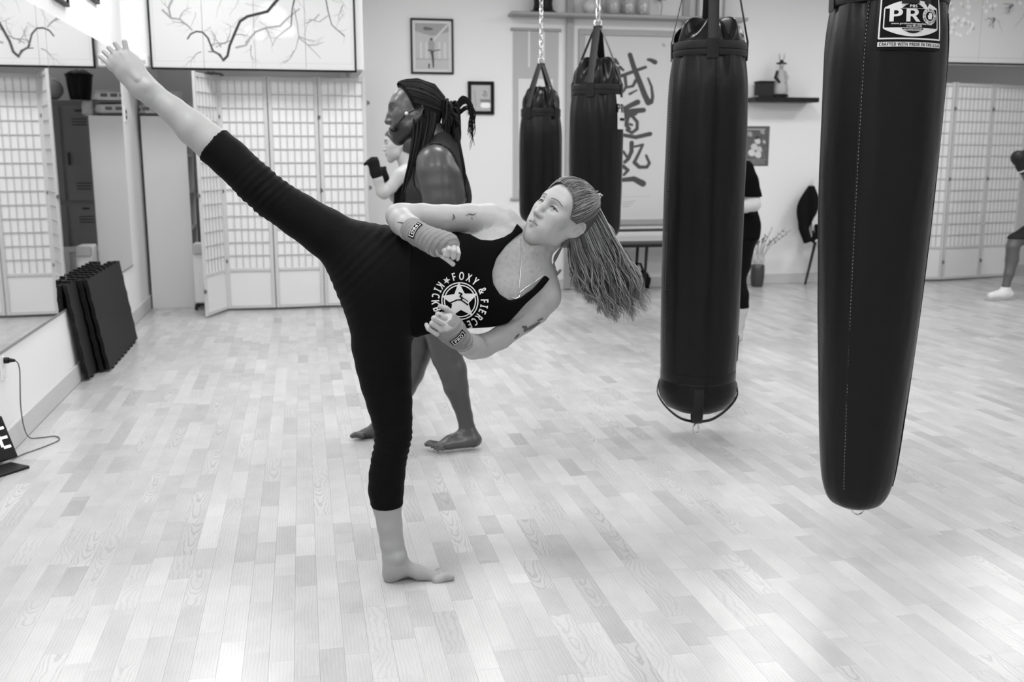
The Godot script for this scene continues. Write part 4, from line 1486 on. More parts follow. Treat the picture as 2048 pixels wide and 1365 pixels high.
func heavy_bags() -> void:
	var bm := MB.new()
	bm.box(Vector3(1.75, CEIL - 0.04, -5.1), Vector3(0.06, 0.08, 6.4), 0.004)
	setting(put("trim_1", bm, "white_metal"))
	# farthest
	var x := 1.745
	heavy_bag("slim black punching bag hanging on a chain, farthest of the four", x, -7.32, [[1.615, 0.152], [1.5, 0.158], [1.2, 0.16], [0.95, 0.157], [0.85, 0.15], [0.8, 0.11], [0.79, 0.03]], 0.17, 1.955, 0.9)
	# second
	var t := heavy_bag("black punching bag with a white side label, second from the back", x, -5.88, [[1.69, 0.157], [1.55, 0.161], [1.25, 0.163], [0.98, 0.158], [0.84, 0.15], [0.79, 0.1], [0.78, 0.03]], 0.17, 2.045, 0.55)
	var s := MB.new()
	var fp := fine_prof([[1.69, 0.157], [1.55, 0.161], [1.25, 0.163]], 10)
	var lab := func(p: Vector2) -> Array: return on_bag(x, -5.88, fp, 0.86 + p.x / 0.162, 1.655 - 0.11 + p.y, 0.006)
	map_poly(s, PackedVector2Array([Vector2(-0.05, -0.1), Vector2(0.07, -0.1), Vector2(0.07, 0.1), Vector2(-0.05, 0.1)]), lab, 0.03)
	var patch := put("label_patch", s, "label_white", t)
	s = MB.new()
	var lab2 := func(p: Vector2) -> Array: return on_bag(x, -5.88, fp, 0.86 + p.x / 0.162, 1.655 - 0.11 + p.y, 0.0075)
	map_letters(s, "PRO", 0.05, lab2, Vector2(0.01, 0.02))
	map_poly(s, PackedVector2Array([Vector2(-0.03, -0.05), Vector2(0.05, -0.05), Vector2(0.05, -0.035), Vector2(-0.03, -0.035)]), lab2)
	put("label_print", s, "label_black", patch)
	# third
	var z3 := -4.19
	var p3 := [[1.755, 0.166], [1.6, 0.17], [1.3, 0.175], [0.9, 0.176], [0.5, 0.174], [0.325, 0.169], [0.29, 0.165]]
	t = heavy_bag("black punching bag nearly touching the floor, second from the front", x, z3, p3, 0.11, 2.42, 1.87)
	s = MB.new()
	s.lathe([[0.164, 0.335], [0.171, 0.334], [0.171, 0.296], [0.169, 0.292], [0.171, 0.288], [0.171, 0.284], [0.178, 0.265], [0.178, 0.235], [0.168, 0.2], [0.14, 0.163], [0.09, 0.14], [0.001, 0.13]], Transform3D(Basis(), Vector3(x, 0, z3)), 72)
	put("bottom_cap", s, "bag_leather", t)
	for i in 4:
		var a := -0.35 + i * PI / 2
		var d := Vector3(sin(a), 0, cos(a))
		var pts := [Vector3(x, 0.275, z3) + d * 0.174, Vector3(x, 0.215, z3) + d * 0.181, Vector3(x, 0.15, z3) + d * 0.14, Vector3(x, 0.098, z3) + d * 0.075, Vector3(x, 0.082, z3) + d * 0.012]
		var cv := Curve3D.new()
		for k in pts.size():
			var tg: Vector3 = (pts[mini(k + 1, pts.size() - 1)] - pts[maxi(k - 1, 0)]) / 6.0
			cv.add_point(pts[k], -tg, tg)
		cv.bake_interval = 0.01
		var fine := []
		for k in 17:
			fine.append(cv.sample_baked(cv.get_baked_length() * k / 16.0, true))
		s = MB.new()
		s.tube(fine, 0.024, 12, true, 0.1, Vector3.UP.cross(d))
		put("bottom_strap", s, "bag_strap", t)
	s = MB.new()
	s.box(Vector3(x, 0.085, z3), Vector3(0.03, 0.02, 0.03), 0.004)
	put("clip", s, "plastic_dark", t)
	s = MB.new()
	s.torus(Vector3(x, 0.048, z3), turn(0.5), 0.02, 0.0038, 16, 8, 0.004)
	put("bottom_ring", s, "chrome", t)
	fp = fine_prof(p3, 10)
	stitches(t, x, z3, fp, -1.5, 0.34, 1.62)
	s = MB.new()
	var labc := func(p: Vector2) -> Array: return on_bag(x, z3, fp, 1.62 + p.x / 0.175, 0.43 + p.y, 0.006)
	map_poly(s, PackedVector2Array([Vector2(-0.06, -0.06), Vector2(0.06, -0.06), Vector2(0.06, 0.06), Vector2(-0.06, 0.06)]), labc, 0.03)
	patch = put("label_patch", s, "label_white", t)
	s = MB.new()
	var labd := func(p: Vector2) -> Array: return on_bag(x, z3, fp, 1.62 + p.x / 0.175, 0.43 + p.y, 0.0075)
	map_letters(s, "PRO", 0.035, labd, Vector2(0, 0.01))
	map_line(s, [Vector2(-0.05, -0.05), Vector2(0.05, -0.05), Vector2(0.05, 0.05), Vector2(-0.05, 0.05)], 0.006, labd, true)
	put("label_print", s, "label_black", patch)
	# nearest
	var x4 := 1.722
	var z4 := -2.79
	var p4 := [[1.775, 0.174], [1.65, 0.1755], [1.4, 0.172], [1.15, 0.166], [0.9, 0.156], [0.7, 0.145], [0.5, 0.132], [0.33, 0.119], [0.25, 0.107], [0.2, 0.085], [0.178, 0.05], [0.172, 0.003]]
	t = heavy_bag("tall tapering black punching bag with a large printed label, nearest the camera", x4, z4, p4, 0.12, 2.4, 0.2)
	fp = fine_prof(p4, 10)
	stitches(t, x4, z4, fp, -0.9, 0.26, 1.73)
	stitches(t, x4, z4, fp, 0.86, 0.26, 1.7)
	s = MB.new()
	s.torus(Vector3(x4 + 0.012, 0.164, z4), turn(-0.2), 0.02, 0.003, 18, 8, 0.0)
	put("bottom_ring", s, "chrome", t)
	bag_label(t, x4, z4, fp)

func stitches(t: Node3D, x: float, z: float, fp: Array, u: float, y0: float, y1: float) -> void:
	var s := MB.new()
	var pts := []
	for i in 40:
		pts.append(on_bag(x, z, fp, u, lerpf(y1, y0, i / 39.0), 0.0005)[0])
	s.tube(pts, 0.0016, 6)
	put("seam", s, "bag_strap", t)
	s = MB.new()
	var y := y0
	while y < y1:
		var a: Vector3 = on_bag(x, z, fp, u + 0.02, y, 0.0006)[0]
		var b: Vector3 = on_bag(x, z, fp, u + 0.02, y + 0.005, 0.0006)[0]
		s.tube([a, b], 0.0007, 4)
		y += 0.011
	put("stitching", s, "stitch", t).set_meta("kind", "stuff")

func bag_label(t: Node3D, x: float, z: float, fp: Array) -> void:
	var w := 0.19
	var h := 0.15
	var u0 := -0.15
	var yc := 1.668
	var fn := func(off: float) -> Callable:
		return func(p: Vector2) -> Array:
			var yy: float = yc + p.y - p.x * 0.02
			return on_bag(x, z, fp, u0 + p.x * 0.97 / 0.178, yc + (yy - yc) * 0.92, off)
	var s := MB.new()
	map_poly(s, PackedVector2Array([Vector2(-w / 2 - 0.004, -h / 2 - 0.012), Vector2(w / 2 + 0.004, -h / 2 - 0.012), Vector2(w / 2 + 0.004, h / 2 + 0.006), Vector2(-w / 2 - 0.004, h / 2 + 0.006)]), fn.call(0.004), 0.02)
	var patch := put("label_patch", s, "label_black", t)
	var ink: Callable = fn.call(0.0052)
	s = MB.new()
	var rect := func(a: float, b: float, c: float, d: float) -> Array: return [Vector2(a, b), Vector2(c, b), Vector2(c, d), Vector2(a, d)]
	map_line(s, rect.call(-w / 2, -h / 2 + 0.022, w / 2, h / 2), 0.0045, ink, true)
	# lower strip, with dark lettering on top of it
	map_poly(s, PackedVector2Array(rect.call(-w / 2 - 0.002, -h / 2 - 0.002, w / 2 + 0.002, -h / 2 + 0.012)), ink)
	# upper and lower arches
	for sg in [1.0, -1.0]:
		var arch := PackedVector2Array()
		var yb := 0.036 if sg > 0 else -0.0205
		for i in 15:
			var q := -1.0 + 2.0 * i / 14.0
			arch.append(Vector2(q * w * 0.44, yb + sg * (0.004 + 0.022 * (1.0 - q * q))))
		for i in 15:
			var q := 1.0 - 2.0 * i / 14.0
			arch.append(Vector2(q * w * 0.44, yb))
		map_poly(s, arch, ink)
	map_line(s, [Vector2(-w * 0.44, -0.0215), Vector2(-w * 0.44, 0.036)], 0.0035, ink)
	map_line(s, [Vector2(w * 0.44, -0.0215), Vector2(w * 0.44, 0.036)], 0.0035, ink)
	map_letters(s, "PR", 0.040, ink, Vector2(-0.0265, 0.0165), 0.0, true, 1.45)
	map_letters(s, "www.proboxingsupplies.com", 0.0050, ink, Vector2(0.0, -0.0085), 0.0, true, 1.3)
	map_letters(s, "(916) 965-2720", 0.0050, ink, Vector2(0.004, -0.0155), 0.0, true, 1.0)
	var disc := PackedVector2Array()
	for i in 28:
		disc.append(Vector2(0.054, 0.0155) + Vector2(cos(TAU * i / 28), sin(TAU * i / 28)) * 0.0245)
	map_poly(s, disc, ink)
	put("label_print", s, "label_white", patch)
	s = MB.new()
	var over: Callable = fn.call(0.0060)
	var hole := PackedVector2Array()
	for i in 24:
		hole.append(Vector2(0.054, 0.0155) + Vector2(cos(TAU * i / 24), sin(TAU * i / 24)) * 0.014)
	map_poly(s, hole, over)
	for sg in [1.0, -1.0]:
		var lens := PackedVector2Array()
		var yb := 0.0375 if sg > 0 else -0.022
		for i in 11:
			var q := -1.0 + 2.0 * i / 10.0
			lens.append(Vector2(q * 0.034, yb + sg * 0.015 * (1.0 - q * q)))
		map_poly(s, lens, over)
	map_letters(s, "CRAFTED WITH PRIDE IN THE U.S.A", 0.0095, over, Vector2(0, -h / 2 + 0.005), 0.0, true, 0.86)
	var ringtxt := "BOXING SUPPLIES PRO U.S.A "
	for i in ringtxt.length():
		if ringtxt[i] == " ":
			continue
		var a := PI / 2 - TAU * i / ringtxt.length()
		map_letters(s, ringtxt[i], 0.0055, over, Vector2(0.054, 0.0155) + Vector2(cos(a), sin(a)) * 0.0195, a - PI / 2)
	put("label_dark_print", s, "label_black", patch)
	s = MB.new()
	var top_: Callable = fn.call(0.0068)
	map_letters(s, "PBS", 0.0085, top_, Vector2(0, 0.0435), 0.0, true, 1.2)
	map_letters(s, "PROFESSIONAL", 0.0062, top_, Vector2(0, -0.0275), 0.0, true, 0.9)
	var glove := PackedVector2Array()
	for q in [[-0.006, -0.009], [0.006, -0.009], [0.007, -0.003], [0.0085, 0.003], [0.006, 0.009], [0.0, 0.0105], [-0.004, 0.008], [-0.005, 0.003], [-0.0085, 0.001], [-0.007, -0.004]]:
		glove.append(Vector2(0.054, 0.0155) + Vector2(q[0], q[1]))
	map_poly(s, glove, top_)
	put("label_small_print", s, "label_white", patch)

# ---------------------------------------------------------------- people: smooth fields meshed as surface nets
class Field:
	var A := PackedVector3Array()
	var BA := PackedVector3Array()
	var INV := PackedFloat32Array()
	var RA := PackedFloat32Array()
	var DR := PackedFloat32Array()
	var K := PackedFloat32Array()
	var NEG := PackedByteArray()
	var BENT := PackedByteArray()
	var X: Array[Basis] = []
	var reach := PackedFloat32Array()
	var mid := PackedVector3Array()
	func add(a: Vector3, b: Vector3, ra: float, rb: float, k: float, bas: Basis, bent: bool, neg: bool, rch: float) -> void:
		A.append(a); BA.append((bas * (b - a)) if bent else (b - a))
		var l2 := BA[BA.size() - 1].length_squared()
		INV.append(1.0 / l2 if l2 > 1e-12 else 0.0)
		RA.append(ra); DR.append(rb - ra); K.append(maxf(k, 1e-5)); NEG.append(1 if neg else 0); BENT.append(1 if bent else 0); X.append(bas)
		mid.append((a + b) * 0.5)
		reach.append((b - a).length() * 0.5 + rch + k)
	func cap(a: Vector3, b: Vector3, ra: float, rb: float, k := 0.02) -> void:
		add(a, b, ra, rb, k, Basis(), false, false, maxf(ra, rb))
	# capsule squeezed by f along direction d
	func flat(a: Vector3, b: Vector3, ra: float, rb: float, d: Vector3, f: float, k := 0.03) -> void:
		var e := d.normalized()
		var q := 1.0 / f - 1.0
		var m := Basis(Vector3(1, 0, 0) + e * e.x * q, Vector3(0, 1, 0) + e * e.y * q, Vector3(0, 0, 1) + e * e.z * q)
		add(a, b, ra, rb, k, m, true, false, maxf(ra, rb))
	func ell(c: Vector3, r: Vector3, bas := Basis(), k := 0.02, neg := false) -> void:
		var mn := minf(r.x, minf(r.y, r.z))
		var m := Basis.from_scale(Vector3(mn / r.x, mn / r.y, mn / r.z)) * bas.transposed()
		add(c, c, mn, mn, k, m, true, neg, maxf(r.x, maxf(r.y, r.z)))
	func cut(a: Vector3, b: Vector3, ra: float, rb: float, k := 0.01) -> void:
		add(a, b, ra, rb, k, Basis(), false, true, maxf(ra, rb))
	func chain(ch: Array, k := 0.012) -> void:
		for i in ch.size() - 1:
			cap(ch[i][0], ch[i + 1][0], ch[i][1], ch[i + 1][1], k)
	func near(c: Vector3, rad: float, from: PackedInt32Array) -> PackedInt32Array:
		var out := PackedInt32Array()
		for i in from:
			if mid[i].distance_to(c) < reach[i] + rad + 0.03:
				out.append(i)
		return out
	func join(q: Field) -> void:
		A.append_array(q.A); BA.append_array(q.BA); INV.append_array(q.INV); RA.append_array(q.RA); DR.append_array(q.DR); K.append_array(q.K)
		NEG.append_array(q.NEG); BENT.append_array(q.BENT); X.append_array(q.X); mid.append_array(q.mid); reach.append_array(q.reach)
	func every() -> PackedInt32Array:
		return PackedInt32Array(range(A.size()))
	func d(p: Vector3, idx: PackedInt32Array) -> float:
		var r := 1e3
		for i in idx:
			var pa := p - A[i]
			if BENT[i]:
				pa = X[i] * pa
			var h := clampf(pa.dot(BA[i]) * INV[i], 0.0, 1.0)
			var di := (pa - BA[i] * h).length() - (RA[i] + DR[i] * h)
			var k := K[i]
			if NEG[i]:
				var q := maxf(k - absf(r + di), 0.0) / k
				r = maxf(r, -di) + q * q * k * 0.25
			else:
				var q := maxf(k - absf(r - di), 0.0) / k
				r = minf(r, di) - q * q * k * 0.25
		return r

# mesh the field at iso level off, kept where clip(p) < 0
func nets(st: MB, f: Field, h: float, off := 0.0, clip = null, tint = null, xf := Transform3D(), lo := Vector3(1e9, 0, 0), hi := Vector3.ZERO) -> void:
	var all := f.every()
	if lo.x > 1e8:
		lo = Vector3(1e9, 1e9, 1e9)
		hi = -lo
		for i in all:
			if f.NEG[i] == 0:
				var r := Vector3.ONE * (f.reach[i] + off)
				lo = lo.min(f.mid[i] - r)
				hi = hi.max(f.mid[i] + r)
	lo -= Vector3.ONE * h * 2.0
	var n := ((hi - lo) / h).ceil() + Vector3.ONE * 3.0
	var NX := int(n.x)
	var NY := int(n.y)
	var NZ := int(n.z)
	var big := 16
	var small := 4
	var verts := {}
	var edges := PackedInt32Array()
	var base := st.v.size()
	var val := PackedFloat32Array()
	val.resize(125)
	var has_clip := clip != null
	var has_tint := tint != null
	for bx in range(0, NX, big):
		for by in range(0, NY, big):
			for bz in range(0, NZ, big):
				var c := lo + Vector3(bx + 8, by + 8, bz + 8) * h
				var i1 := f.near(c, 14.0 * h + absf(off), all)
				if i1.is_empty():
					continue
				for sx in range(bx, mini(bx + big, NX), small):
					for sy in range(by, mini(by + big, NY), small):
						for sz in range(bz, mini(bz + big, NZ), small):
							var c2 := lo + Vector3(sx + 2, sy + 2, sz + 2) * h
							var dc := f.d(c2, i1) - off
							if absf(dc) > 3.6 * h * 1.75:
								continue
							var i2 := f.near(c2, 3.6 * h + absf(off), i1)
							var q := 0
							var any_in := false
							var any_out := false
							for z in 5:
								for y in 5:
									for x in 5:
										var p := lo + Vector3(sx + x, sy + y, sz + z) * h
										var dv := f.d(p, i2) - off
										if has_clip:
											dv = maxf(dv, clip.call(p))
										val[q] = dv
										q += 1
										if dv < 0.0:
											any_in = true
										else:
											any_out = true
							if not (any_in and any_out):
								continue
							for z in 4:
								for y in 4:
									for x in 4:
										var o := x + y * 5 + z * 25
										var v0 := val[o]
										var v1 := val[o + 1]
										var v2 := val[o + 5]
										var v3 := val[o + 6]
										var v4 := val[o + 25]
										var v5 := val[o + 26]
										var v6 := val[o + 30]
										var v7 := val[o + 31]
										var m := int(v0 < 0) + int(v1 < 0) + int(v2 < 0) + int(v3 < 0) + int(v4 < 0) + int(v5 < 0) + int(v6 < 0) + int(v7 < 0)
										if m == 0 or m == 8:
											continue
										var s := Vector3.ZERO
										var cnt := 0
										if (v0 < 0) != (v1 < 0):
											s += Vector3(v0 / (v0 - v1), 0, 0); cnt += 1
										if (v2 < 0) != (v3 < 0):
											s += Vector3(v2 / (v2 - v3), 1, 0); cnt += 1
										if (v4 < 0) != (v5 < 0):
											s += Vector3(v4 / (v4 - v5), 0, 1); cnt += 1
										if (v6 < 0) != (v7 < 0):
											s += Vector3(v6 / (v6 - v7), 1, 1); cnt += 1
										if (v0 < 0) != (v2 < 0):
											s += Vector3(0, v0 / (v0 - v2), 0); cnt += 1
										if (v1 < 0) != (v3 < 0):
											s += Vector3(1, v1 / (v1 - v3), 0); cnt += 1
										if (v4 < 0) != (v6 < 0):
											s += Vector3(0, v4 / (v4 - v6), 1); cnt += 1
										if (v5 < 0) != (v7 < 0):
											s += Vector3(1, v5 / (v5 - v7), 1); cnt += 1
										if (v0 < 0) != (v4 < 0):
											s += Vector3(0, 0, v0 / (v0 - v4)); cnt += 1
										if (v1 < 0) != (v5 < 0):
											s += Vector3(1, 0, v1 / (v1 - v5)); cnt += 1
										if (v2 < 0) != (v6 < 0):
											s += Vector3(0, 1, v2 / (v2 - v6)); cnt += 1
										if (v3 < 0) != (v7 < 0):
											s += Vector3(1, 1, v3 / (v3 - v7)); cnt += 1
										var p := lo + (Vector3(sx + x, sy + y, sz + z) + s / cnt) * h
										var g := Vector3(v1 + v3 + v5 + v7 - v0 - v2 - v4 - v6, v2 + v3 + v6 + v7 - v0 - v1 - v4 - v5, v4 + v5 + v6 + v7 - v0 - v1 - v2 - v3).normalized()
										if has_tint:
											st.col = tint.call(p, g)
										var key := (sx + x) + NX * ((sy + y) + NY * (sz + z))
										verts[key] = st.vert(xf * p, xf.basis * g, Vector2(p.x, p.y))
										if (v0 < 0) != (v1 < 0):
											edges.append(key); edges.append(0)
										if (v0 < 0) != (v2 < 0):
											edges.append(key); edges.append(1)
										if (v0 < 0) != (v4 < 0):
											edges.append(key); edges.append(2)
	var sy_ := NX
	var sz_ := NX * NY
	for e in range(0, edges.size(), 2):
		var k := edges[e]
		var u := 0
		var w := 0
		match edges[e + 1]:
			0:
				u = sy_; w = sz_
			1:
				u = 1; w = sz_
			2:
				u = 1; w = sy_
		var a: int = verts.get(k, -1)
		var b: int = verts.get(k - u, -1)
		var c: int = verts.get(k - u - w, -1)
		var d: int = verts.get(k - w, -1)
		if a < 0 or b < 0 or c < 0 or d < 0:
			continue
		st.tri(a, b, c); st.tri(a, c, d)

# walk from a point along a direction until the field is met
func onto(f: Field, idx: PackedInt32Array, p: Vector3, dir: Vector3, off: float) -> Vector3:
	for i in 40:
		var dd := minf(f.d(p, idx) - off, 0.3)
		if absf(dd) < 0.0004:
			break
		p += dir * dd * 0.8
	return p

func field_normal(f: Field, idx: PackedInt32Array, p: Vector3) -> Vector3:
	var e := 0.002
	return Vector3(f.d(p + Vector3(e, 0, 0), idx) - f.d(p - Vector3(e, 0, 0), idx), f.d(p + Vector3(0, e, 0), idx) - f.d(p - Vector3(0, e, 0), idx), f.d(p + Vector3(0, 0, e), idx) - f.d(p - Vector3(0, 0, e), idx)).normalized()

# ---------------------------------------------------------------- heads
# local axes: x to the person's left, y up, z out of the face; origin between the ears
func head_field(o := {}) -> Field:
	var f := Field.new()
	var nose: float = o.get("nose", 1.0)
	var lip: float = o.get("lip", 1.0)
	var jaw: float = o.get("jaw", 1.0)
	f.ell(Vector3(0, 0.036, -0.012), Vector3(0.073, 0.082, 0.094), Basis(), 0.03)
	f.ell(Vector3(0, 0.028, 0.028), Vector3(0.063, 0.066, 0.062), Basis(), 0.03)
	f.ell(Vector3(0, -0.032, 0.03), Vector3(0.055 * jaw, 0.07, 0.058), Basis(), 0.03)
	for s in [-1.0, 1.0]:
		f.cap(Vector3(s * 0.052 * jaw, -0.03, -0.002), Vector3(s * 0.044 * jaw, -0.068, 0.024), 0.02, 0.018, 0.03)
		f.cap(Vector3(s * 0.044 * jaw, -0.068, 0.024), Vector3(s * 0.01, -0.1, 0.068), 0.018, 0.017, 0.03)
		f.ell(Vector3(s * 0.043, -0.012, 0.06), Vector3(0.022, 0.02, 0.02), Basis(), 0.035)
		f.ell(Vector3(s * 0.03, -0.055, 0.062), Vector3(0.026, 0.03, 0.022), Basis(), 0.03)
	f.cap(Vector3(0, -0.102, 0.07), Vector3(0, -0.094, 0.074), 0.0145, 0.013, 0.02)
	# brow
	for s in [-1.0, 1.0]:
		f.cap(Vector3(s * 0.01, 0.031, 0.083), Vector3(s * 0.042, 0.033, 0.07), 0.01, 0.009, 0.022)
	# eye sockets
	for s in [-1.0, 1.0]:
		f.ell(Vector3(s * 0.031, 0.0095, 0.097), Vector3(0.019, 0.0125, 0.015), Basis(), 0.014, true)
	# nose
	f.cap(Vector3(0, 0.024, 0.086), Vector3(0, -0.006, 0.098), 0.0075, 0.0085 * nose, 0.016)
	f.cap(Vector3(0, -0.006, 0.098), Vector3(0, -0.029, 0.107 + 0.004 * (nose - 1.0)), 0.0085 * nose, 0.0098 * nose, 0.01)
	for s in [-1.0, 1.0]:
		f.ell(Vector3(s * 0.0115 * nose, -0.0325, 0.0955), Vector3(0.0075, 0.0068, 0.0095) * nose, Basis(), 0.009)
		f.ell(Vector3(s * 0.0062 * nose, -0.0405, 0.1005), Vector3(0.0032, 0.003, 0.0045), Basis(), 0.003, true)
	# lids
	for s in [-1.0, 1.0]:
		f.ell(Vector3(s * 0.031, 0.0105, 0.0715), Vector3(0.0165, 0.0145, 0.0125), Basis(), 0.006)
		f.cap(Vector3(s * 0.018, 0.0045, 0.083), Vector3(s * 0.031, 0.0012, 0.0848), 0.0022, 0.0024, 0.004)
		f.cap(Vector3(s * 0.031, 0.0012, 0.0848), Vector3(s * 0.045, 0.0055, 0.0765), 0.0024, 0.002, 0.004)
		f.cap(Vector3(s * 0.0165, 0.0075, 0.0825), Vector3(s * 0.026, 0.0142, 0.0862), 0.0026, 0.0031, 0.004)
		f.cap(Vector3(s * 0.026, 0.0142, 0.0862), Vector3(s * 0.037, 0.0142, 0.0835), 0.0031, 0.0031, 0.004)
		f.cap(Vector3(s * 0.037, 0.0142, 0.0835), Vector3(s * 0.0465, 0.0085, 0.0755), 0.0031, 0.0024, 0.004)
	# lips
	f.ell(Vector3(0, -0.064, 0.082), Vector3(0.028, 0.02, 0.014), Basis(), 0.014)
	for s in [-1.0, 1.0]:
		f.cap(Vector3(0, -0.0585, 0.0958 + 0.004 * (lip - 1.0)), Vector3(s * 0.022, -0.0645, 0.0845), 0.0052 * lip, 0.0028, 0.006)
		f.cap(Vector3(0, -0.0712, 0.0942 + 0.004 * (lip - 1.0)), Vector3(s * 0.019, -0.0665, 0.0845), 0.0062 * lip, 0.003, 0.006)
		f.cut(Vector3(0, -0.0648, 0.1025), Vector3(s * 0.0235, -0.0655, 0.0895), 0.0022, 0.0016, 0.003)
	# ears
	for s in [-1.0, 1.0]:
		var B := Basis(Vector3.UP, -s * 0.5) * Basis(Vector3.RIGHT, -0.22)
		var e0 := Vector3(s * 0.0765, -0.006, -0.012)
		f.ell(e0, Vector3(0.0055, 0.0275, 0.0165), B, 0.006)
		var prev := Vector3.ZERO
		for i in 12:
			var a := -1.25 + i * 0.37
			var p := e0 + B * Vector3(s * 0.0045, sin(a) * 0.0275 + 0.001, -cos(a) * (0.0165 if sin(a) > 0.0 else 0.0135))
			if i > 0:
				f.cap(prev, p, 0.0034, 0.0034, 0.003)
			prev = p
		f.ell(e0 + B * Vector3(s * 0.0065, -0.003, 0.002), Vector3(0.0065, 0.0125, 0.0085), B, 0.003, true)
		f.ell(e0 + B * Vector3(s * 0.0065, 0.0135, -0.004), Vector3(0.0045, 0.007, 0.0065), B, 0.003, true)
		f.ell(e0 + B * Vector3(0, -0.027, 0.003), Vector3(0.005, 0.0075, 0.0065), B, 0.006)
	return f

# colours of a face: skin, with lips, brows and lash line of their own
func face_tint(skin: float, lips: float, brow: float, lash: float, freckle := 0.0) -> Callable:
	var nz := FastNoiseLite.new()
	nz.seed = 5
	nz.frequency = 160.0
	var n2 := FastNoiseLite.new()
	n2.seed = 8
	n2.frequency = 22.0
	return func(p: Vector3, _n: Vector3) -> Color:
		var c := skin * (1.0 + 0.05 * n2.get_noise_3dv(p))
		if freckle > 0.0:
			c *= 1.0 - freckle * clampf(nz.get_noise_3dv(p) * 2.5 - 0.6, 0.0, 1.0)
		var ax := absf(p.x)
		if p.z > 0.06:
			var ly := (p.y + 0.065) / 0.0115
			var lx := ax / 0.024
			if lx * lx + ly * ly < 1.0 and p.z > 0.08:
				c = lips
			var by := 0.0345 - pow((ax - 0.027) / 0.03, 2.0) * 0.006
			if ax > 0.012 and ax < 0.05 and absf(p.y - by) < 0.0034 - 0.035 * maxf(ax - 0.03, 0.0):
				c = brow
			var ey := 0.0135 - pow((ax - 0.031) / 0.016, 2.0) * 0.0055
			if ax > 0.0155 and ax < 0.05 and absf(p.y - ey + 0.001) < 0.0026 and p.y < ey + 0.0008:
				c = lash
		return Color(c, c, c)

func eyes(parent: Node3D, xf: Transform3D, look: Vector3, iris := 0.06) -> void:
	for s in [-1.0, 1.0]:
		var c := Vector3(s * 0.031, 0.0085, 0.0735)
		var st := MB.new()
		st.ball(xf * c, Vector3.ONE * 0.0136 * xf.basis.x.length(), xf.basis.orthonormalized(), 16)
		for q in range(0, st.v.size()):
			var dd := (st.n[q]).dot((xf.basis * look).normalized())
			var g := 0.5
			if dd > 0.9:
				g = iris
			if dd > 0.975:
				g = 0.005
			st.c[q] = Color(g, g, g)
		put("eye", st, "eye_tint", parent)

# lash line and brow hairs, laid on the face
func face_lines(t: Node3D, hx: Transform3D, hf: Field, lash: float, brow: float) -> void:
	var idx := hf.every()
	for s in [-1.0, 1.0]:
		var st := MB.new()
		var pts := []
		for q in [[0.0175, 0.0085], [0.0225, 0.0125], [0.029, 0.0142], [0.037, 0.0135], [0.043, 0.0105], [0.049, 0.0085], [0.055, 0.0078]]:
			pts.append(hx * onto(hf, idx, Vector3(s * q[0], q[1] - 0.0008, 0.11), Vector3(0, 0, -1), 0.0008))
		st.col = Color(lash, lash, lash)
		st.tube(pts, [0.0006, 0.0013, 0.0017, 0.0018, 0.0017, 0.0012, 0.0004], 6)
		put("eyelash", st, "eye_tint", t)
		st = MB.new()
		for k in 26:
			var u := k / 25.0
			var x := lerpf(0.0125, 0.051, u)
			var y := 0.0305 + 0.0065 * sin(PI * (0.15 + 0.72 * u)) - 0.004 * u * u
			var a := onto(hf, idx, Vector3(s * x, y - 0.0016 * (1.0 - u), 0.115), Vector3(0, 0, -1), 0.0003)
			var b := onto(hf, idx, Vector3(s * (x + 0.0055), y + 0.0016 * (1.0 - u) - 0.001 * u, 0.115), Vector3(0, 0, -1), 0.0006)
			var g := brow * (0.8 + 0.5 * hash1(k))
			st.col = Color(g, g, g)
			st.tube([hx * a, hx * b], [0.0008, 0.0003], 4)
		put("eyebrow", st, "eye_tint", t).set_meta("kind", "stuff")

func scalp_mesh(st: MB, off: float, clip: Callable, xf: Transform3D, h := 0.005) -> void:
	var f := Field.new()
	f.ell(Vector3(0, 0.036, -0.012), Vector3(0.073, 0.082, 0.094), Basis(), 0.03)
	f.ell(Vector3(0, 0.028, 0.028), Vector3(0.063, 0.066, 0.062), Basis(), 0.03)
	f.ell(Vector3(0, -0.02, -0.04), Vector3(0.058, 0.06, 0.05), Basis(), 0.03)
	nets(st, f, h, off, clip, null, xf)

func wavy(st: MB, ctrl: Array, r0: float, sd: int, wave: float, freq: float, tone: float, sides := 5, seg := 16) -> void:
	# strand along a Catmull-Rom line through ctrl, with waves that grow towards the tip
	var c := Curve3D.new()
	for i in ctrl.size():
		var a: Vector3 = ctrl[maxi(i - 1, 0)]
		var b: Vector3 = ctrl[mini(i + 1, ctrl.size() - 1)]
		c.add_point(ctrl[i], (a - b) / 6.0, (b - a) / 6.0)
	c.bake_interval = 0.01
	var L := c.get_baked_length()
	var pts := []
	var rs := []
	var ph := hash1(sd) * TAU
	var p2 := hash1(sd + 99) * TAU
	for i in seg + 1:
		var t := float(i) / seg
		var p := c.sample_baked(L * t, true)
		var w := wave * t * t * (1.0 if t < 0.99 else 1.0)
		p += Vector3(sin(t * freq + ph), 0.6 * sin(t * freq * 0.8 + p2), cos(t * freq * 1.1 + p2)) * w
		pts.append(p)
		rs.append(r0 * (1.0 - 0.8 * t * t))
	st.col = Color(tone, tone, tone)
	st.tube(pts, rs, sides, true)

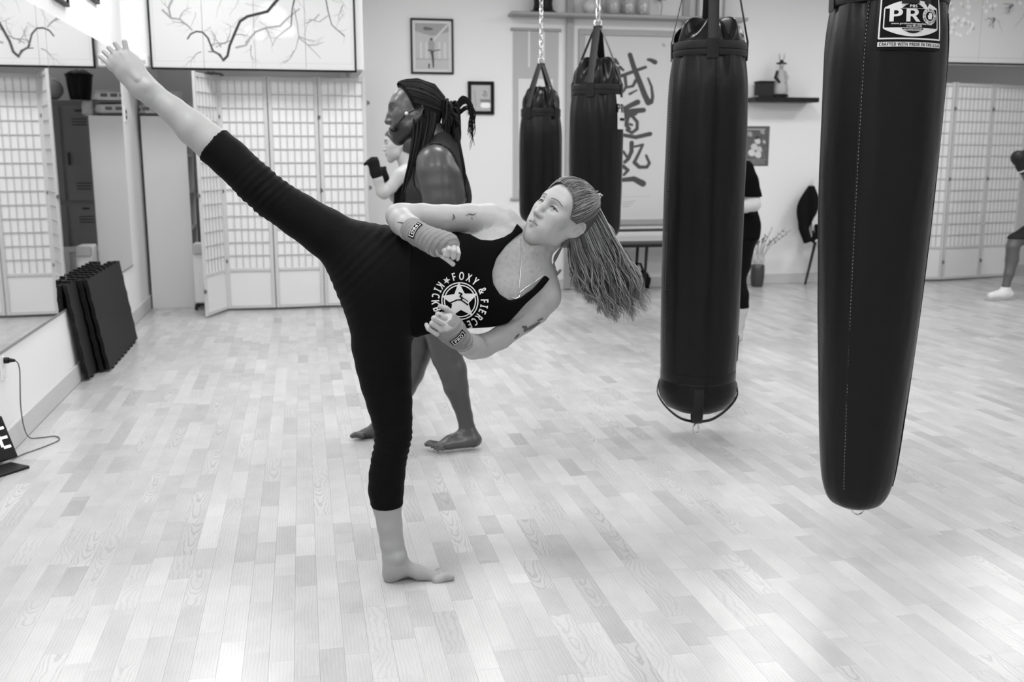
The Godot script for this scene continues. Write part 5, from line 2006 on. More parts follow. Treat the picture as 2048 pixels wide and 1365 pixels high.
func person_materials() -> void:
	for q in [["skin_light", 0.5], ["skin_dark", 0.36], ["skin_mid", 0.5]]:
		var m := mat(q[0], 1.0, q[1])
		m.vertex_color_use_as_albedo = true
		m.subsurf_scatter_enabled = true
		m.subsurf_scatter_strength = 0.06
	var e := mat("eye_tint", 1.0, 0.08)
	e.vertex_color_use_as_albedo = true
	var hm := mat("hair_strands", 1.0, 0.38)
	hm.vertex_color_use_as_albedo = true
	var dm := mat("dread_strands", 1.0, 0.6, 0.0, 0.22)
	dm.vertex_color_use_as_albedo = true
	var leg := mat("leggings", 0.005, 0.6, 0.0, 0.16)
	var n := NoiseTexture2D.new()
	n.width = 256
	n.height = 256
	n.seamless = true
	n.as_normal_map = true
	n.bump_strength = 5.0
	var fn := FastNoiseLite.new()
	fn.seed = 31
	fn.frequency = 0.02
	n.noise = fn
	for q in ["leggings"]:
		M[q].normal_enabled = true
		M[q].normal_texture = n
		M[q].normal_scale = 0.3
		M[q].uv1_triplanar = true
		M[q].uv1_scale = Vector3(5, 5, 5)
	mat("shirt_black", 0.005, 0.9, 0.0, 0.12)
	mat("tank_grey", 0.03, 0.85, 0.0, 0.2)
	mat("shorts_black", 0.008, 0.85, 0.0, 0.15)
	var w := mat("hand_wrap", 0.2, 0.85)
	w.vertex_color_use_as_albedo = true
	mat("wrap_black", 0.012, 0.8, 0.0, 0.2)
	mat("print_white", 0.7, 0.8)
	mat("tattoo_ink", 0.06, 0.55)
	mat("silver", 0.7, 0.2, 1.0)
	mat("shoe_white", 0.7, 0.5)
	mat("glove_dark", 0.02, 0.45, 0.0, 0.3)

func plain_tint(c: float, mott := 0.06) -> Callable:
	var n2 := FastNoiseLite.new()
	n2.seed = 18
	n2.frequency = 14.0
	return func(p: Vector3, _n: Vector3) -> Color:
		var q := c * (1.0 + mott * n2.get_noise_3dv(p))
		return Color(q, q, q)

func make_people() -> void:
	person_materials()
	kicker()
	trainer()
	boxer_behind()
	woman_in_black()
	boxer_right()

func toes(f: Field, ball: Vector3, fwd: Vector3, side: Vector3, up: Vector3, w: float, big_first := true, spread := 0.0) -> void:
	# five toes: the big one on the +side
	for i in 5:
		var s := 0.5 - i / 4.0
		var r := 0.0135 if i == 0 else 0.0088 - 0.0006 * i
		var l := 0.034 if i == 0 else 0.036 - 0.0042 * i
		var p := ball + side * s * w + fwd * (0.012 - 0.018 * (i / 4.0))
		var dv := (fwd + side * s * spread).normalized()
		f.cap(p - dv * 0.012, p + dv * l * 0.55 + up * 0.004, r, r, 0.008)
		f.cap(p + dv * l * 0.55 + up * 0.004, p + dv * l - up * 0.003, r, r * 0.86, 0.004)

# ---------------------------------------------------------------- the kicking woman
func kicker() -> void:
	var t := thing("person", "long haired person in black tank top and leggings mid high side kick, fists wrapped", "person", Vector3(0.2527, 0, -2.913))
	t.position = Vector3.ZERO
	var toward: Vector3 = -Vector3(0.2009, -0.1846, -0.9621)
	var right: Vector3 = Vector3(0.9789, 0, 0.2044)
	var up: Vector3 = Vector3(0.0377, 0.9828, -0.1807)
	# --- legs and pelvis
	var legs := Field.new()
	var stand := [[Vector3(0.2301, 0.8784, -2.917), 0.0883], [Vector3(0.217, 0.8036, -2.921), 0.0887], [Vector3(0.214, 0.7435, -2.92), 0.0831], [Vector3(0.2184, 0.686, -2.918), 0.0774], [Vector3(0.2244, 0.6296, -2.917), 0.071], [Vector3(0.2331, 0.5684, -2.914), 0.063], [Vector3(0.2393, 0.5177, -2.911), 0.0556], [Vector3(0.2425, 0.4714, -2.909), 0.0505], [Vector3(0.2371, 0.4345, -2.908), 0.0475], [Vector3(0.2272, 0.3908, -2.909), 0.0477], [Vector3(0.2202, 0.3437, -2.91), 0.0493], [Vector3(0.2162, 0.2956, -2.912), 0.0487], [Vector3(0.218, 0.2443, -2.912), 0.0435], [Vector3(0.2241, 0.1851, -2.909), 0.0383], [Vector3(0.2302, 0.1241, -2.907), 0.0361], [Vector3(0.2368, 0.0835, -2.905), 0.0354], [Vector3(0.2376, 0.0581, -2.903), 0.0355]]
	legs.chain(stand, 0.008)
	var kick := [[Vector3(0.1849, 0.9831, -2.941), 0.0911], [Vector3(0.1272, 1.029, -2.951), 0.0761], [Vector3(0.0626, 1.075, -2.958), 0.067], [Vector3(-0.0096, 1.124, -2.967), 0.0594], [Vector3(-0.0852, 1.176, -2.977), 0.0555], [Vector3(-0.1298, 1.217, -2.986), 0.0539], [Vector3(-0.1994, 1.288, -3.002), 0.0515], [Vector3(-0.246, 1.329, -3.009), 0.0506], [Vector3(-0.2952, 1.372, -3.019), 0.0484], [Vector3(-0.3489, 1.422, -3.027), 0.0375], [Vector3(-0.4026, 1.466, -3.037), 0.0325], [Vector3(-0.4248, 1.484, -3.041), 0.0317]]
	legs.chain(kick, 0.008)
	legs.flat(Vector3(0.2359, 0.9375, -2.916), Vector3(0.3176, 0.9346, -2.899), 0.1437, 0.1423, toward, 0.78, 0.05)
	legs.cap(Vector3(0.1822, 0.9847, -2.968), Vector3(0.2294, 0.8901, -2.94), 0.0971, 0.0971, 0.05)
	# --- torso
	var torso := Field.new()
	torso.flat(Vector3(0.2717, 0.9346, -2.908), Vector3(0.388, 0.9377, -2.895), 0.1408, 0.1335, toward, 0.72, 0.04)
	torso.flat(Vector3(0.388, 0.9377, -2.895), Vector3(0.5115, 0.9414, -2.875), 0.1335, 0.1261, toward, 0.74, 0.04)
	torso.flat(Vector3(0.5115, 0.9414, -2.875), Vector3(0.5959, 0.9698, -2.868), 0.1261, 0.1027, toward, 0.72, 0.05)
	torso.flat(Vector3(0.5778, 1.078, -2.882), Vector3(0.6769, 0.9105, -2.85), 0.0616, 0.0616, toward, 0.9, 0.05)
	torso.ell(Vector3(0.5285, 1.001, -2.805), Vector3(0.07, 0.07, 0.05), Basis(), 0.05)
	torso.ell(Vector3(0.5618, 0.9012, -2.789), Vector3(0.07, 0.065, 0.05), Basis(), 0.05)
	# neck
	torso.cap(Vector3(0.6388, 1.004, -2.871), Vector3(0.706, 1.073, -2.849), 0.053, 0.0486, 0.03)
	torso.cap(Vector3(0.706, 1.073, -2.849), Vector3(0.7349, 1.111, -2.845), 0.0486, 0.05, 0.02)
	# collarbones
	torso.cap(Vector3(0.6296, 1.02, -2.817), Vector3(0.6014, 1.087, -2.837), 0.008, 0.009, 0.025)
	torso.cap(Vector3(0.6373, 0.9985, -2.811), Vector3(0.6804, 0.9371, -2.803), 0.008, 0.009, 0.025)
	# sternomastoid
	torso.cap(Vector3(0.6323, 1.016, -2.815), Vector3(0.7107, 1.071, -2.796), 0.009, 0.012, 0.025)
	# --- whole body
	var body := Field.new()
	body.join(legs)
	body.join(torso)
	var trunk := Field.new()
	trunk.join(body)
	var arm_r := [[Vector3(0.5668, 1.093, -2.887), 0.0559], [Vector3(0.5347, 1.104, -2.891), 0.0529], [Vector3(0.4771, 1.116, -2.885), 0.0409], [Vector3(0.4022, 1.117, -2.874), 0.0383], [Vector3(0.3365, 1.123, -2.871), 0.0367], [Vector3(0.289, 1.126, -2.869), 0.0344], [Vector3(0.2673, 1.125, -2.866), 0.035]]
	var fore_r := [[Vector3(0.2673, 1.125, -2.866), 0.035], [Vector3(0.2754, 1.11, -2.822), 0.0359], [Vector3(0.2894, 1.098, -2.77), 0.034], [Vector3(0.3075, 1.085, -2.712), 0.0299], [Vector3(0.3208, 1.078, -2.686), 0.029]]
	var arm_l := [[Vector3(0.6756, 0.9082, -2.845), 0.0592], [Vector3(0.688, 0.8857, -2.833), 0.0487], [Vector3(0.6582, 0.8466, -2.821), 0.0397], [Vector3(0.6247, 0.8193, -2.812), 0.033], [Vector3(0.5511, 0.773, -2.803), 0.0321], [Vector3(0.5022, 0.751, -2.804), 0.0328], [Vector3(0.4832, 0.7485, -2.806), 0.0327]]
	var fore_l := [[Vector3(0.4832, 0.7485, -2.806), 0.0327], [Vector3(0.4642, 0.7558, -2.771), 0.0352], [Vector3(0.4409, 0.7727, -2.717), 0.0316], [Vector3(0.4165, 0.7939, -2.669), 0.0269], [Vector3(0.4044, 0.8057, -2.653), 0.0274]]
	for ch in [arm_r, fore_r, arm_l, fore_l]:
		body.chain(ch, 0.012)
	# standing foot
	var foot := Field.new()
	foot.cap(Vector3(0.2368, 0.0835, -2.905), Vector3(0.2376, 0.047, -2.906), 0.0355, 0.0355, 0.01)
	foot.cap(Vector3(0.23, 0.0254, -2.912), Vector3(0.2252, 0.0194, -2.912), 0.0294, 0.0263, 0.02)
	foot.cap(Vector3(0.2529, 0.05, -2.904), Vector3(0.3105, 0.0246, -2.897), 0.0263, 0.0186, 0.02)
	foot.cap(Vector3(0.3105, 0.0246, -2.897), Vector3(0.3561, 0.0104, -2.89), 0.0186, 0.017, 0.02)
	foot.cap(Vector3(0.2319, 0.0128, -2.937), Vector3(0.3409, -0.0017, -2.933), 0.0248, 0.0139, 0.02)
	foot.cap(Vector3(0.3322, 0.004, -2.925), Vector3(0.3658, -0.0006, -2.917), 0.017, 0.0155, 0.02)
	foot.cap(Vector3(0.2913, -0.0013, -2.896), Vector3(0.3095, -0.0013, -2.892), 0.0, 0.0, 0.01)
	toes(foot, Vector3(0.3679, 0.0027, -2.909), Vector3(0.9738, 0.2217, -0.05), Vector3(-0.1551, 0.004, 0.9879), Vector3.UP, 0.074)
	# kicking foot
	foot.cap(Vector3(-0.4026, 1.466, -3.037), Vector3(-0.4248, 1.484, -3.041), 0.0325, 0.0325, 0.01)
	foot.cap(Vector3(-0.4388, 1.495, -3.05), Vector3(-0.4528, 1.502, -3.075), 0.0282, 0.031, 0.02)
	var kf := [Vector3(-0.4238, 1.486, -3.035), Vector3(-0.4491, 1.521, -3.042), Vector3(-0.4744, 1.557, -3.048), Vector3(-0.501, 1.566, -3.061)]
	foot.flat(Vector3(-0.429, 1.491, -3.037), Vector3(-0.4623, 1.535, -3.047), 0.0323, 0.038, toward, 0.75, 0.02)
	foot.flat(Vector3(-0.4623, 1.535, -3.047), Vector3(-0.4812, 1.558, -3.05), 0.038, 0.0338, toward, 0.5, 0.02)
	foot.flat(Vector3(-0.4658, 1.565, -3.048), Vector3(-0.5077, 1.546, -3.053), 0.0155, 0.0155, toward, 0.85, 0.015)
	for q in [Vector3(-0.4643, 1.577, -3.036), Vector3(-0.478, 1.576, -3.038), Vector3(-0.4923, 1.569, -3.042), Vector3(-0.5039, 1.56, -3.045)]:
		foot.cap(Vector3(-0.4353, 1.506, -3.014), q, 0.003, 0.0035, 0.012)
	foot.ell(Vector3(-0.41, 1.488, -3.013), Vector3.ONE * 0.012, Basis(), 0.02)
	foot.ell(Vector3(0.2464, 0.0867, -2.876), Vector3.ONE * 0.013, Basis(), 0.02)
	for q in [[Vector3(-0.4646, 1.576, -3.045), Vector3(-0.4692, 1.609, -3.047), 5.2], [Vector3(-0.4795, 1.578, -3.048), Vector3(-0.4954, 1.604, -3.051), 4.7], [Vector3(-0.4948, 1.571, -3.05), Vector3(-0.514, 1.593, -3.055), 4.4], [Vector3(-0.5075, 1.562, -3.051), Vector3(-0.5285, 1.582, -3.058), 4.2], [Vector3(-0.5176, 1.55, -3.051), Vector3(-0.5403, 1.569, -3.06), 4.0]]:
		foot.cap(q[0], q[1], q[2] * 1.1 * 2.78 / 1991.0, q[2] * 2.78 / 1991.0, 0.004)
	# fists
	var hand := Field.new()
	hand.chain([[Vector3(0.3075, 1.085, -2.712), 0.0299], [Vector3(0.3273, 1.075, -2.684), 0.0297], [Vector3(0.3475, 1.067, -2.663), 0.0322]], 0.012)
	hand.flat(Vector3(0.3499, 1.063, -2.662), Vector3(0.3766, 1.06, -2.64), 0.0323, 0.0308, Vector3(0.1242, 0.3741, 0.919), 0.85, 0.02)
	for q in [[Vector3(0.3565, 1.051, -2.632), Vector3(0.3659, 1.048, -2.613), Vector3(0.3642, 1.037, -2.611), 5.8], [Vector3(0.3761, 1.058, -2.627), Vector3(0.3739, 1.052, -2.604), Vector3(0.3727, 1.037, -2.606), 6.2], [Vector3(0.3891, 1.059, -2.625), Vector3(0.3864, 1.049, -2.599), Vector3(0.3853, 1.031, -2.602), 6.2], [Vector3(0.3996, 1.053, -2.624), Vector3(0.3993, 1.042, -2.605), Vector3(0.397, 1.026, -2.609), 5.4], [Vector3(0.3601, 1.033, -2.64), Vector3(0.3711, 1.026, -2.614), Vector3(0.3848, 1.013, -2.609), 6.4]]:
		var r: float = q[3] * 0.9 * 2.63 / 1991.0
		hand.cap(q[0], q[1], r, r, 0.0015)
		hand.cap(q[1], q[2], r, r * 0.88, 0.0015)
	hand.chain([[Vector3(0.4165, 0.7939, -2.669), 0.0269], [Vector3(0.3997, 0.8093, -2.65), 0.0294], [Vector3(0.3815, 0.8302, -2.637), 0.0339]], 0.012)
	hand.flat(Vector3(0.3815, 0.8302, -2.637), Vector3(0.3656, 0.85, -2.628), 0.0339, 0.0337, Vector3(-0.2803, 0.4833, 0.8294), 0.72, 0.02)
	for q in [[Vector3(0.3621, 0.8679, -2.612), Vector3(0.3428, 0.88, -2.607), Vector3(0.3438, 0.8686, -2.636), 6.6], [Vector3(0.3572, 0.8539, -2.607), Vector3(0.3311, 0.8706, -2.601), Vector3(0.3336, 0.8588, -2.631), 6.4], [Vector3(0.349, 0.8391, -2.608), Vector3(0.3257, 0.8572, -2.602), Vector3(0.328, 0.8452, -2.632), 6.2], [Vector3(0.3401, 0.8249, -2.613), Vector3(0.3172, 0.8411, -2.611), Vector3(0.3138, 0.8496, -2.625), 5.8], [Vector3(0.3871, 0.8758, -2.634), Vector3(0.3671, 0.8926, -2.626), Vector3(0.3515, 0.8979, -2.63), 6.4]]:
		var r: float = q[3] * 0.87 * 2.66 / 1991.0
		hand.cap(q[0], q[1], r, r, 0.0015)
		hand.cap(q[1], q[2], r, r * 0.9, 0.0015)
	# skin
	var st := MB.new()
	var fr := FastNoiseLite.new()
	fr.seed = 77
	fr.frequency = 90.0
	var chest := Vector3(0.5907, 0.9732, -2.787)
	var tint := func(p: Vector3, _n: Vector3) -> Color:
		var c := 0.33
		var dd := p.distance_to(chest)
		if dd < 0.2:
			c *= 1.0 - 0.28 * clampf(fr.get_noise_3dv(p) * 2.0, 0.0, 1.0) * (1.0 - dd / 0.2)
		return Color(c, c, c)
	var full := Field.new()
	full.join(body)
	full.join(foot)
	var cut_k := Vector3(-0.3858, 1.452, -3.036)
	var dir_k := (Vector3(-0.2952, 1.372, -3.019) - cut_k).normalized()
	var cut_s := Vector3(0.2327, 0.1105, -2.904)
	nets(st, full, 0.0075, 0.0, func(p: Vector3) -> float: return maxf(-(p - cut_k).dot(dir_k), cut_s.y - p.y) - 0.022, tint)
	var c_k := Vector3(-0.4674, 1.533, -3.053)
	var c_s := Vector3(0.2993, 0.0348, -2.907)
	nets(st, full, 0.003, 0.0, func(p: Vector3) -> float: return (p - cut_k).dot(dir_k), tint, Transform3D(), c_k - Vector3(0.16, 0.16, 0.12), c_k + Vector3(0.16, 0.16, 0.12))
	nets(st, full, 0.003, 0.0, func(p: Vector3) -> float: return p.y - cut_s.y, tint, Transform3D(), c_s - Vector3(0.16, 0.09, 0.14), c_s + Vector3(0.2, 0.12, 0.14))
	nets(st, hand, 0.0023, 0.0, null, plain_tint(0.4))
	# head
	var hup := Vector3(0.5492, 0.8336, 0.0586)
	var face := Vector3(-0.7267, 0.4657, 0.505)
	face = (face - hup * face.dot(hup)).normalized()
	var hx := Transform3D(Basis(hup.cross(face), hup, face).scaled(Vector3.ONE * 0.905), Vector3(0.7399, 1.116, -2.83))
	var hf := head_field({"jaw": 0.93, "nose": 1.12})
	nets(st, hf, 0.0026, 0.0, null, face_tint(0.35, 0.25, 0.31, 0.26, 0.12), hx)
	put("body", st, "skin_light", t)
	eyes(t, hx, Vector3(0.3, -0.05, 0.95), 0.05)
	face_lines(t, hx, hf, 0.012, 0.11)
	# --- leggings
	var hemk := Vector3(-0.246, 1.329, -3.009)
	var dirk := (Vector3(-0.1994, 1.288, -3.002) - hemk).normalized()
	var hems := Vector3(0.218, 0.2428, -2.912)
	var dirs := (Vector3(0.2162, 0.2956, -2.912) - hems).normalized()
	var waist := Vector3(0.3291, 0.9346, -2.896)
	var wn := (Vector3(0.3866, 0.9375, -2.885) - waist).normalized()
	var wr := [Vector3(-0.0964, 1.21, -2.981), Vector3(0.2417, 0.4374, -2.908), Vector3(0.1803, 1.019, -2.923)]
	var lclip := func(p: Vector3) -> float:
		return maxf(maxf(-(p - hemk).dot(dirk), -(p - hems).dot(dirs)), (p - waist).dot(wn))
	st = MB.new()
	nets(st, trunk, 0.0072, 0.0045, lclip)
	# wrinkles pressed into the cloth at knees and hip
	var axk := (Vector3(-0.246, 1.329, -3.009) - Vector3(0.0626, 1.075, -2.958)).normalized()
	for i in st.v.size():
		var p := st.v[i]
		var a: float = (p - wr[0]).dot(axk)
		var e := exp(-a * a / 0.006) * (1.0 if p.distance_to(wr[0]) < 0.2 else 0.0)
		var b: float = (p - wr[1]).y
		var e2 := exp(-b * b / 0.004) * (1.0 if p.distance_to(wr[1]) < 0.2 else 0.0)
		var c: float = (p - wr[2]).dot(axk)
		var e3 := exp(-c * c / 0.004) * (0.7 if p.distance_to(wr[2]) < 0.22 else 0.0)
		st.v[i] = p + st.n[i] * 0.0019 * (e * sin(a * 260.0 + p.y * 60.0) + e2 * sin(b * 300.0 + p.x * 50.0) + e3 * sin(c * 230.0 + p.y * 40.0))
	renormal(st)
	put("leggings", st, "leggings", t)
	# --- tank top: cut from a flat pattern laid over the chest
	var o0 := Vector3(0.5523, 0.9709, -2.815)
	var pat := PackedVector2Array([Vector2(-0.2517, 0.1447), Vector2(-0.1678, 0.136), Vector2(-0.1374, 0.1128), Vector2(-0.0868, 0.1027), Vector2(-0.055, 0.081), Vector2(-0.0217, 0.0781), Vector2(0.0116, 0.0897), Vector2(0.0347, 0.107), Vector2(0.0492, 0.1331), Vector2(0.0694, 0.1128), Vector2(0.0405, 0.0897), Vector2(0.0188, 0.0665), Vector2(-0.0101, 0.026), Vector2(-0.0217, -0.013), Vector2(-0.0188, -0.0434), Vector2(-0, -0.0738), Vector2(0.0275, -0.0911), Vector2(0.055, -0.0853), Vector2(0.0955, -0.055), Vector2(0.1302, -0.0145), Vector2(0.1447, -0.026), Vector2(0.1215, -0.055), Vector2(0.0752, -0.0984), Vector2(0.0521, -0.1244), Vector2(0.026, -0.1519), Vector2(0.0145, -0.188), Vector2(-0.2025, -0.217), Vector2(-0.2575, -0.1909)])
	var sclip := func(p: Vector3) -> float:
		var q := Vector2((p - o0).dot(right), (p - o0).dot(up))
		var best := 1e9
		var m := pat.size()
		for i in m:
			var c := Geometry2D.get_closest_point_to_segment(q, pat[i], pat[(i + 1) % m])
			best = minf(best, q.distance_squared_to(c))
		best = sqrt(best)
		return -best if Geometry2D.is_point_in_polygon(q, pat) else best
	st = MB.new()
	nets(st, trunk, 0.0068, 0.0085, sclip)
	renormal(st)
	var shirt := put("tank_top", st, "shirt_black", t)
	shirt_print(shirt, trunk, right, up, toward)
	# --- hand wraps
	var wrapn := FastNoiseLite.new()
	wrapn.seed = 4
	wrapn.frequency = 40.0
	var wraps := [[[[Vector3(0.2952, 1.094, -2.747), 0.0344], [Vector3(0.3075, 1.085, -2.712), 0.032], [Vector3(0.3273, 1.075, -2.684), 0.0324], [Vector3(0.3475, 1.067, -2.663), 0.0349]], Vector3(0.35, 1.064, -2.662), Vector3(0.3744, 1.063, -2.643), 25.0, Vector3(0.1242, 0.3741, 0.919), 0.9], [[[Vector3(0.4182, 0.792, -2.672), 0.0297], [Vector3(0.3997, 0.8093, -2.65), 0.0321], [Vector3(0.3815, 0.8302, -2.637), 0.0366]], Vector3(0.3815, 0.8302, -2.637), Vector3(0.3698, 0.8455, -2.63), 27.0, Vector3(-0.2803, 0.4833, 0.8294), 0.76]]
	for q in wraps:
		var wf := Field.new()
		wf.chain(q[0], 0.01)
		var rr: float = q[3] * 2.68 / 1991.0
		wf.flat(q[1], q[2], rr, rr, q[4], q[5], 0.015)
		var ax: Vector3 = (q[2] - q[0][0][0]).normalized()
		var ws := MB.new()
		var wtint := func(p: Vector3, _n: Vector3) -> Color:
			var c := 1.0 + 0.12 * wrapn.get_noise_3dv(p)
			return Color(c, c, c)
		nets(ws, wf, 0.0032, 0.0, null, wtint)
		var side := ax.cross(toward).normalized()
		for i in ws.v.size():
			var p := ws.v[i]
			var s: float = (p - q[1]).dot(ax) * 420.0 + (p - q[1]).dot(side) * 110.0
			ws.v[i] = p + ws.n[i] * 0.0011 * (fposmod(s, TAU) / TAU - 0.5) * 2.0
		renormal(ws)
		var wo := put("hand_wrap", ws, "hand_wrap", t)
		# woven label near the wrist
		var idx := wf.every()
		var a0: Vector3 = q[0][0][0]
		var ctr := onto(wf, idx, a0 + ax * 0.012 + toward * 0.09, -toward, 0.002)
		var nn := field_normal(wf, idx, ctr)
		var e1 := ax.cross(nn).normalized()
		var fnp := func(off: float) -> Callable:
			return func(p: Vector2) -> Array:
				var w0 := ctr + e1 * p.x + ax * p.y + nn * 0.02
				var w1 := onto(wf, idx, w0, -nn, off)
				return [w1, nn]
		var ls := MB.new()
		map_poly(ls, PackedVector2Array([Vector2(-0.024, -0.011), Vector2(0.024, -0.011), Vector2(0.024, 0.011), Vector2(-0.024, 0.011)]), fnp.call(0.0022), 0.008)
		var lo := put("woven_label", ls, "label_black", wo)
		ls = MB.new()
		map_line(ls, [Vector2(-0.02, -0.008), Vector2(0.02, -0.008), Vector2(0.02, 0.008), Vector2(-0.02, 0.008)], 0.0016, fnp.call(0.0032), true)
		map_letters(ls, "PRO", 0.0085, fnp.call(0.0032), Vector2.ZERO, 0.0, true, 1.3)
		put("label_lettering", ls, "print_white", wo)
	# --- tattoos on forearm, upper arms, ankle
	var bi := body.every()
	var ink := [
		[[[900, 415], [903, 422], [898, 428]], 3.0], [[[925, 417], [934, 413], [942, 415], [948, 411]], 2.5], [[[938, 420], [940, 425]], 2.0],
		[[[790, 440], [803, 444], [812, 448], [818, 443]], 3.0], [[[806, 446], [815, 452]], 2.0],
		[[[1085, 642], [1072, 650], [1058, 658], [1050, 656]], 6.0], [[[1046, 652], [1056, 655], [1050, 663]], 9.0], [[[1040, 668], [1030, 678]], 3.5], [[[1078, 640], [1092, 634]], 3.0]]
	for q in ink:
		var pts := []
		for e in q[0]:
			pts.append(e)
		var rs := MB.new()
		ribbon_on(rs, body, bi, pts, q[1], toward)
		put("tattoo", rs, "tattoo_ink", t)
	var hi := hand.every()
	for q in [[[880, 632], [885, 634]], [[883, 629], [884, 635]], [[873, 640], [880, 645]], [[877, 640], [876, 645]], [[868, 650], [875, 656]], [[871, 650], [869, 654]], [[864, 664], [869, 667]]]:
		var rs := MB.new()
		ribbon_on(rs, hand, hi, q, 1.8, toward)
		if rs.v[0].distance_to(Vector3(0.3479, 0.8582, -2.607)) < 0.15:
			put("finger_tattoo", rs, "tattoo_ink", t)
	# --- necklace with crescent
	var ns := MB.new()
	var line := [[1042, 468], [1044, 490], [1043, 520], [1040, 560], [1037, 585]]
	var np := []
	for e in line:
		np.append(onto(torso, torso.every(), spot(e[0], e[1], 2.75), -toward, 0.002))
	ns.tube(np, 0.0009, 6)
	np = []
	for e in [[1090, 545], [1070, 560], [1050, 574], [1037, 585]]:
		np.append(onto(torso, torso.every(), spot(e[0], e[1], 2.75), -toward, 0.002))
	ns.tube(np, 0.0009, 6)
	np = []
	var rr2 := []
	for i in 13:
		var a := -1.0 + i * 0.34
		np.append(onto(torso, torso.every(), spot(1031 + 10 * cos(a + 0.2), 585 + 10 * sin(a + 0.2), 2.75), -toward, 0.003))
		rr2.append(0.0006 + 0.0022 * sin(PI * i / 12.0))
	ns.tube(np, rr2, 6)
	put("necklace", ns, "silver", t)
	kicker_hair(t, hx, toward)

# a pixel of the view (column x, row y) at a depth, as a point in the room
func spot(x: float, y: float, depth: float) -> Vector3:
	return Vector3(0, 1.3, 0) + (Vector3(0.2009, -0.1846, -0.9621) + Vector3(0.9789, 0, 0.2044) * (x - 1024.0) / 1991.0 - Vector3(0.0377, 0.9828, -0.1807) * (y - 682.5) / 1991.0) * depth

func ribbon_on(st: MB, f: Field, idx: PackedInt32Array, pts: Array, wpx: float, toward: Vector3) -> void:
	var m := pts.size()
	var b0 := st.v.size()
	var steps := (m - 1) * 4
	for i in steps + 1:
		var s := float(i) / 4.0
		var k := mini(int(s), m - 2)
		var a := Vector2(pts[k][0], pts[k][1])
		var b := Vector2(pts[k + 1][0], pts[k + 1][1])
		var p := a.lerp(b, s - k)
		var q := (b - a).normalized().orthogonal() * wpx * 0.5 * (0.25 + 0.75 * sin(PI * clampf(float(i) / steps, 0.06, 0.94)))
		for e in [-1.0, 1.0]:
			var w := onto(f, idx, spot(p.x + q.x * e, p.y + q.y * e, 2.7), -toward, 0.0012)
			if f.d(w, idx) > 0.01:
				w = st.v[st.v.size() - 1] if st.v.size() > b0 else onto(f, idx, spot(p.x, p.y, 2.7), -toward, 0.0012)
			st.vert(w, toward)
	for i in steps:
		var a := b0 + i * 2
		st.tri(a, a + 1, a + 3); st.tri(a, a + 3, a + 2)

func renormal(st: MB) -> void:
	var nn := PackedVector3Array()
	nn.resize(st.v.size())
	for i in range(0, st.ix.size(), 3):
		var a := st.ix[i]
		var b := st.ix[i + 1]
		var c := st.ix[i + 2]
		var g := (st.v[b] - st.v[a]).cross(st.v[c] - st.v[a])
		if g.dot(st.n[a] + st.n[b] + st.n[c]) < 0.0:
			g = -g
		nn[a] += g
		nn[b] += g
		nn[c] += g
	for i in nn.size():
		if nn[i].length_squared() > 1e-20:
			st.n[i] = nn[i].normalized()

func shirt_print(shirt: Node3D, torso: Field, right: Vector3, up: Vector3, toward: Vector3) -> void:
	var idx := torso.every()
	var o := Vector3(0.4121, 0.9043, -2.696)
	var s1 := 2.83 / 1991.0
	# emblem measured about its centre, x right and y up, turned with the torso
	var lay := func(off: float) -> Callable:
		return func(p: Vector2) -> Array:
			var w := onto(torso, idx, o + right * p.x + up * p.y, -toward, 0.0085 + off)
			return [w, toward]
	var ink: Callable = lay.call(0.0022)
	var st := MB.new()
	for R in [36.0, 31.0]:
		var ring := []
		for i in 40:
			ring.append(Vector2(cos(TAU * i / 40), sin(TAU * i / 40)) * R * s1)
		map_line(st, ring, 2.2 * s1, ink, true)
	put("print_ring", st, "print_white", shirt)
	# star built of three fists
	st = MB.new()
	var star := PackedVector2Array()
	for i in 10:
		var a := PI / 2 + TAU * i / 10 + 0.06
		star.append(Vector2(cos(a), sin(a)) * (38.0 if i % 2 == 0 else 17.5) * s1)
	map_poly(st, star, ink, 0.008)
	put("print_star", st, "print_white", shirt)
	st = MB.new()
	var over: Callable = lay.call(0.0034)
	map_line(st, [Vector2(-20, -4) * s1, Vector2(-6, 2) * s1, Vector2(2, 2) * s1, Vector2(16, -8) * s1], 2.6 * s1, over)
	map_line(st, [Vector2(-2, 16) * s1, Vector2(4, 14) * s1, Vector2(0, 9) * s1, Vector2(5, 6) * s1, Vector2(1, 2) * s1], 3.0 * s1, over)
	map_line(st, [Vector2(4, 7) * s1, Vector2(16, -1) * s1], 1.6 * s1, over)
	put("print_star_gap", st, "shirt_black", shirt)
	st = MB.new()
	var words := [["K", 141], ["I", 154], ["C", 168], ["K", 183], ["B", 199], ["O", 215], ["X", 229], ["I", 241], ["N", 252], ["G", 265], ["F", 104], ["O", 86], ["X", 68], ["Y", 51], ["&", 24], ["F", 0], ["I", -13], ["E", -25], ["R", -40], ["C", -55], ["E", -69]]
	for q in words:
		var a := deg_to_rad(q[1])
		map_letters(st, q[0], 15.5 * s1, ink, Vector2(cos(a), sin(a)) * 49.0 * s1, a + (PI / 2 if q[1] > 130 else -PI / 2), true, 0.72)
	for ad in [123.0, -88.0]:
		var a := deg_to_rad(ad)
		var sp := PackedVector2Array()
		for i in 10:
			var b := PI / 2 + TAU * i / 10
			sp.append((Vector2(cos(a), sin(a)) * 48.0 + Vector2(cos(b), sin(b)) * (7.5 if i % 2 == 0 else 3.2)) * s1)
		map_poly(st, sp, ink)
	put("print_lettering", st, "print_white", shirt)

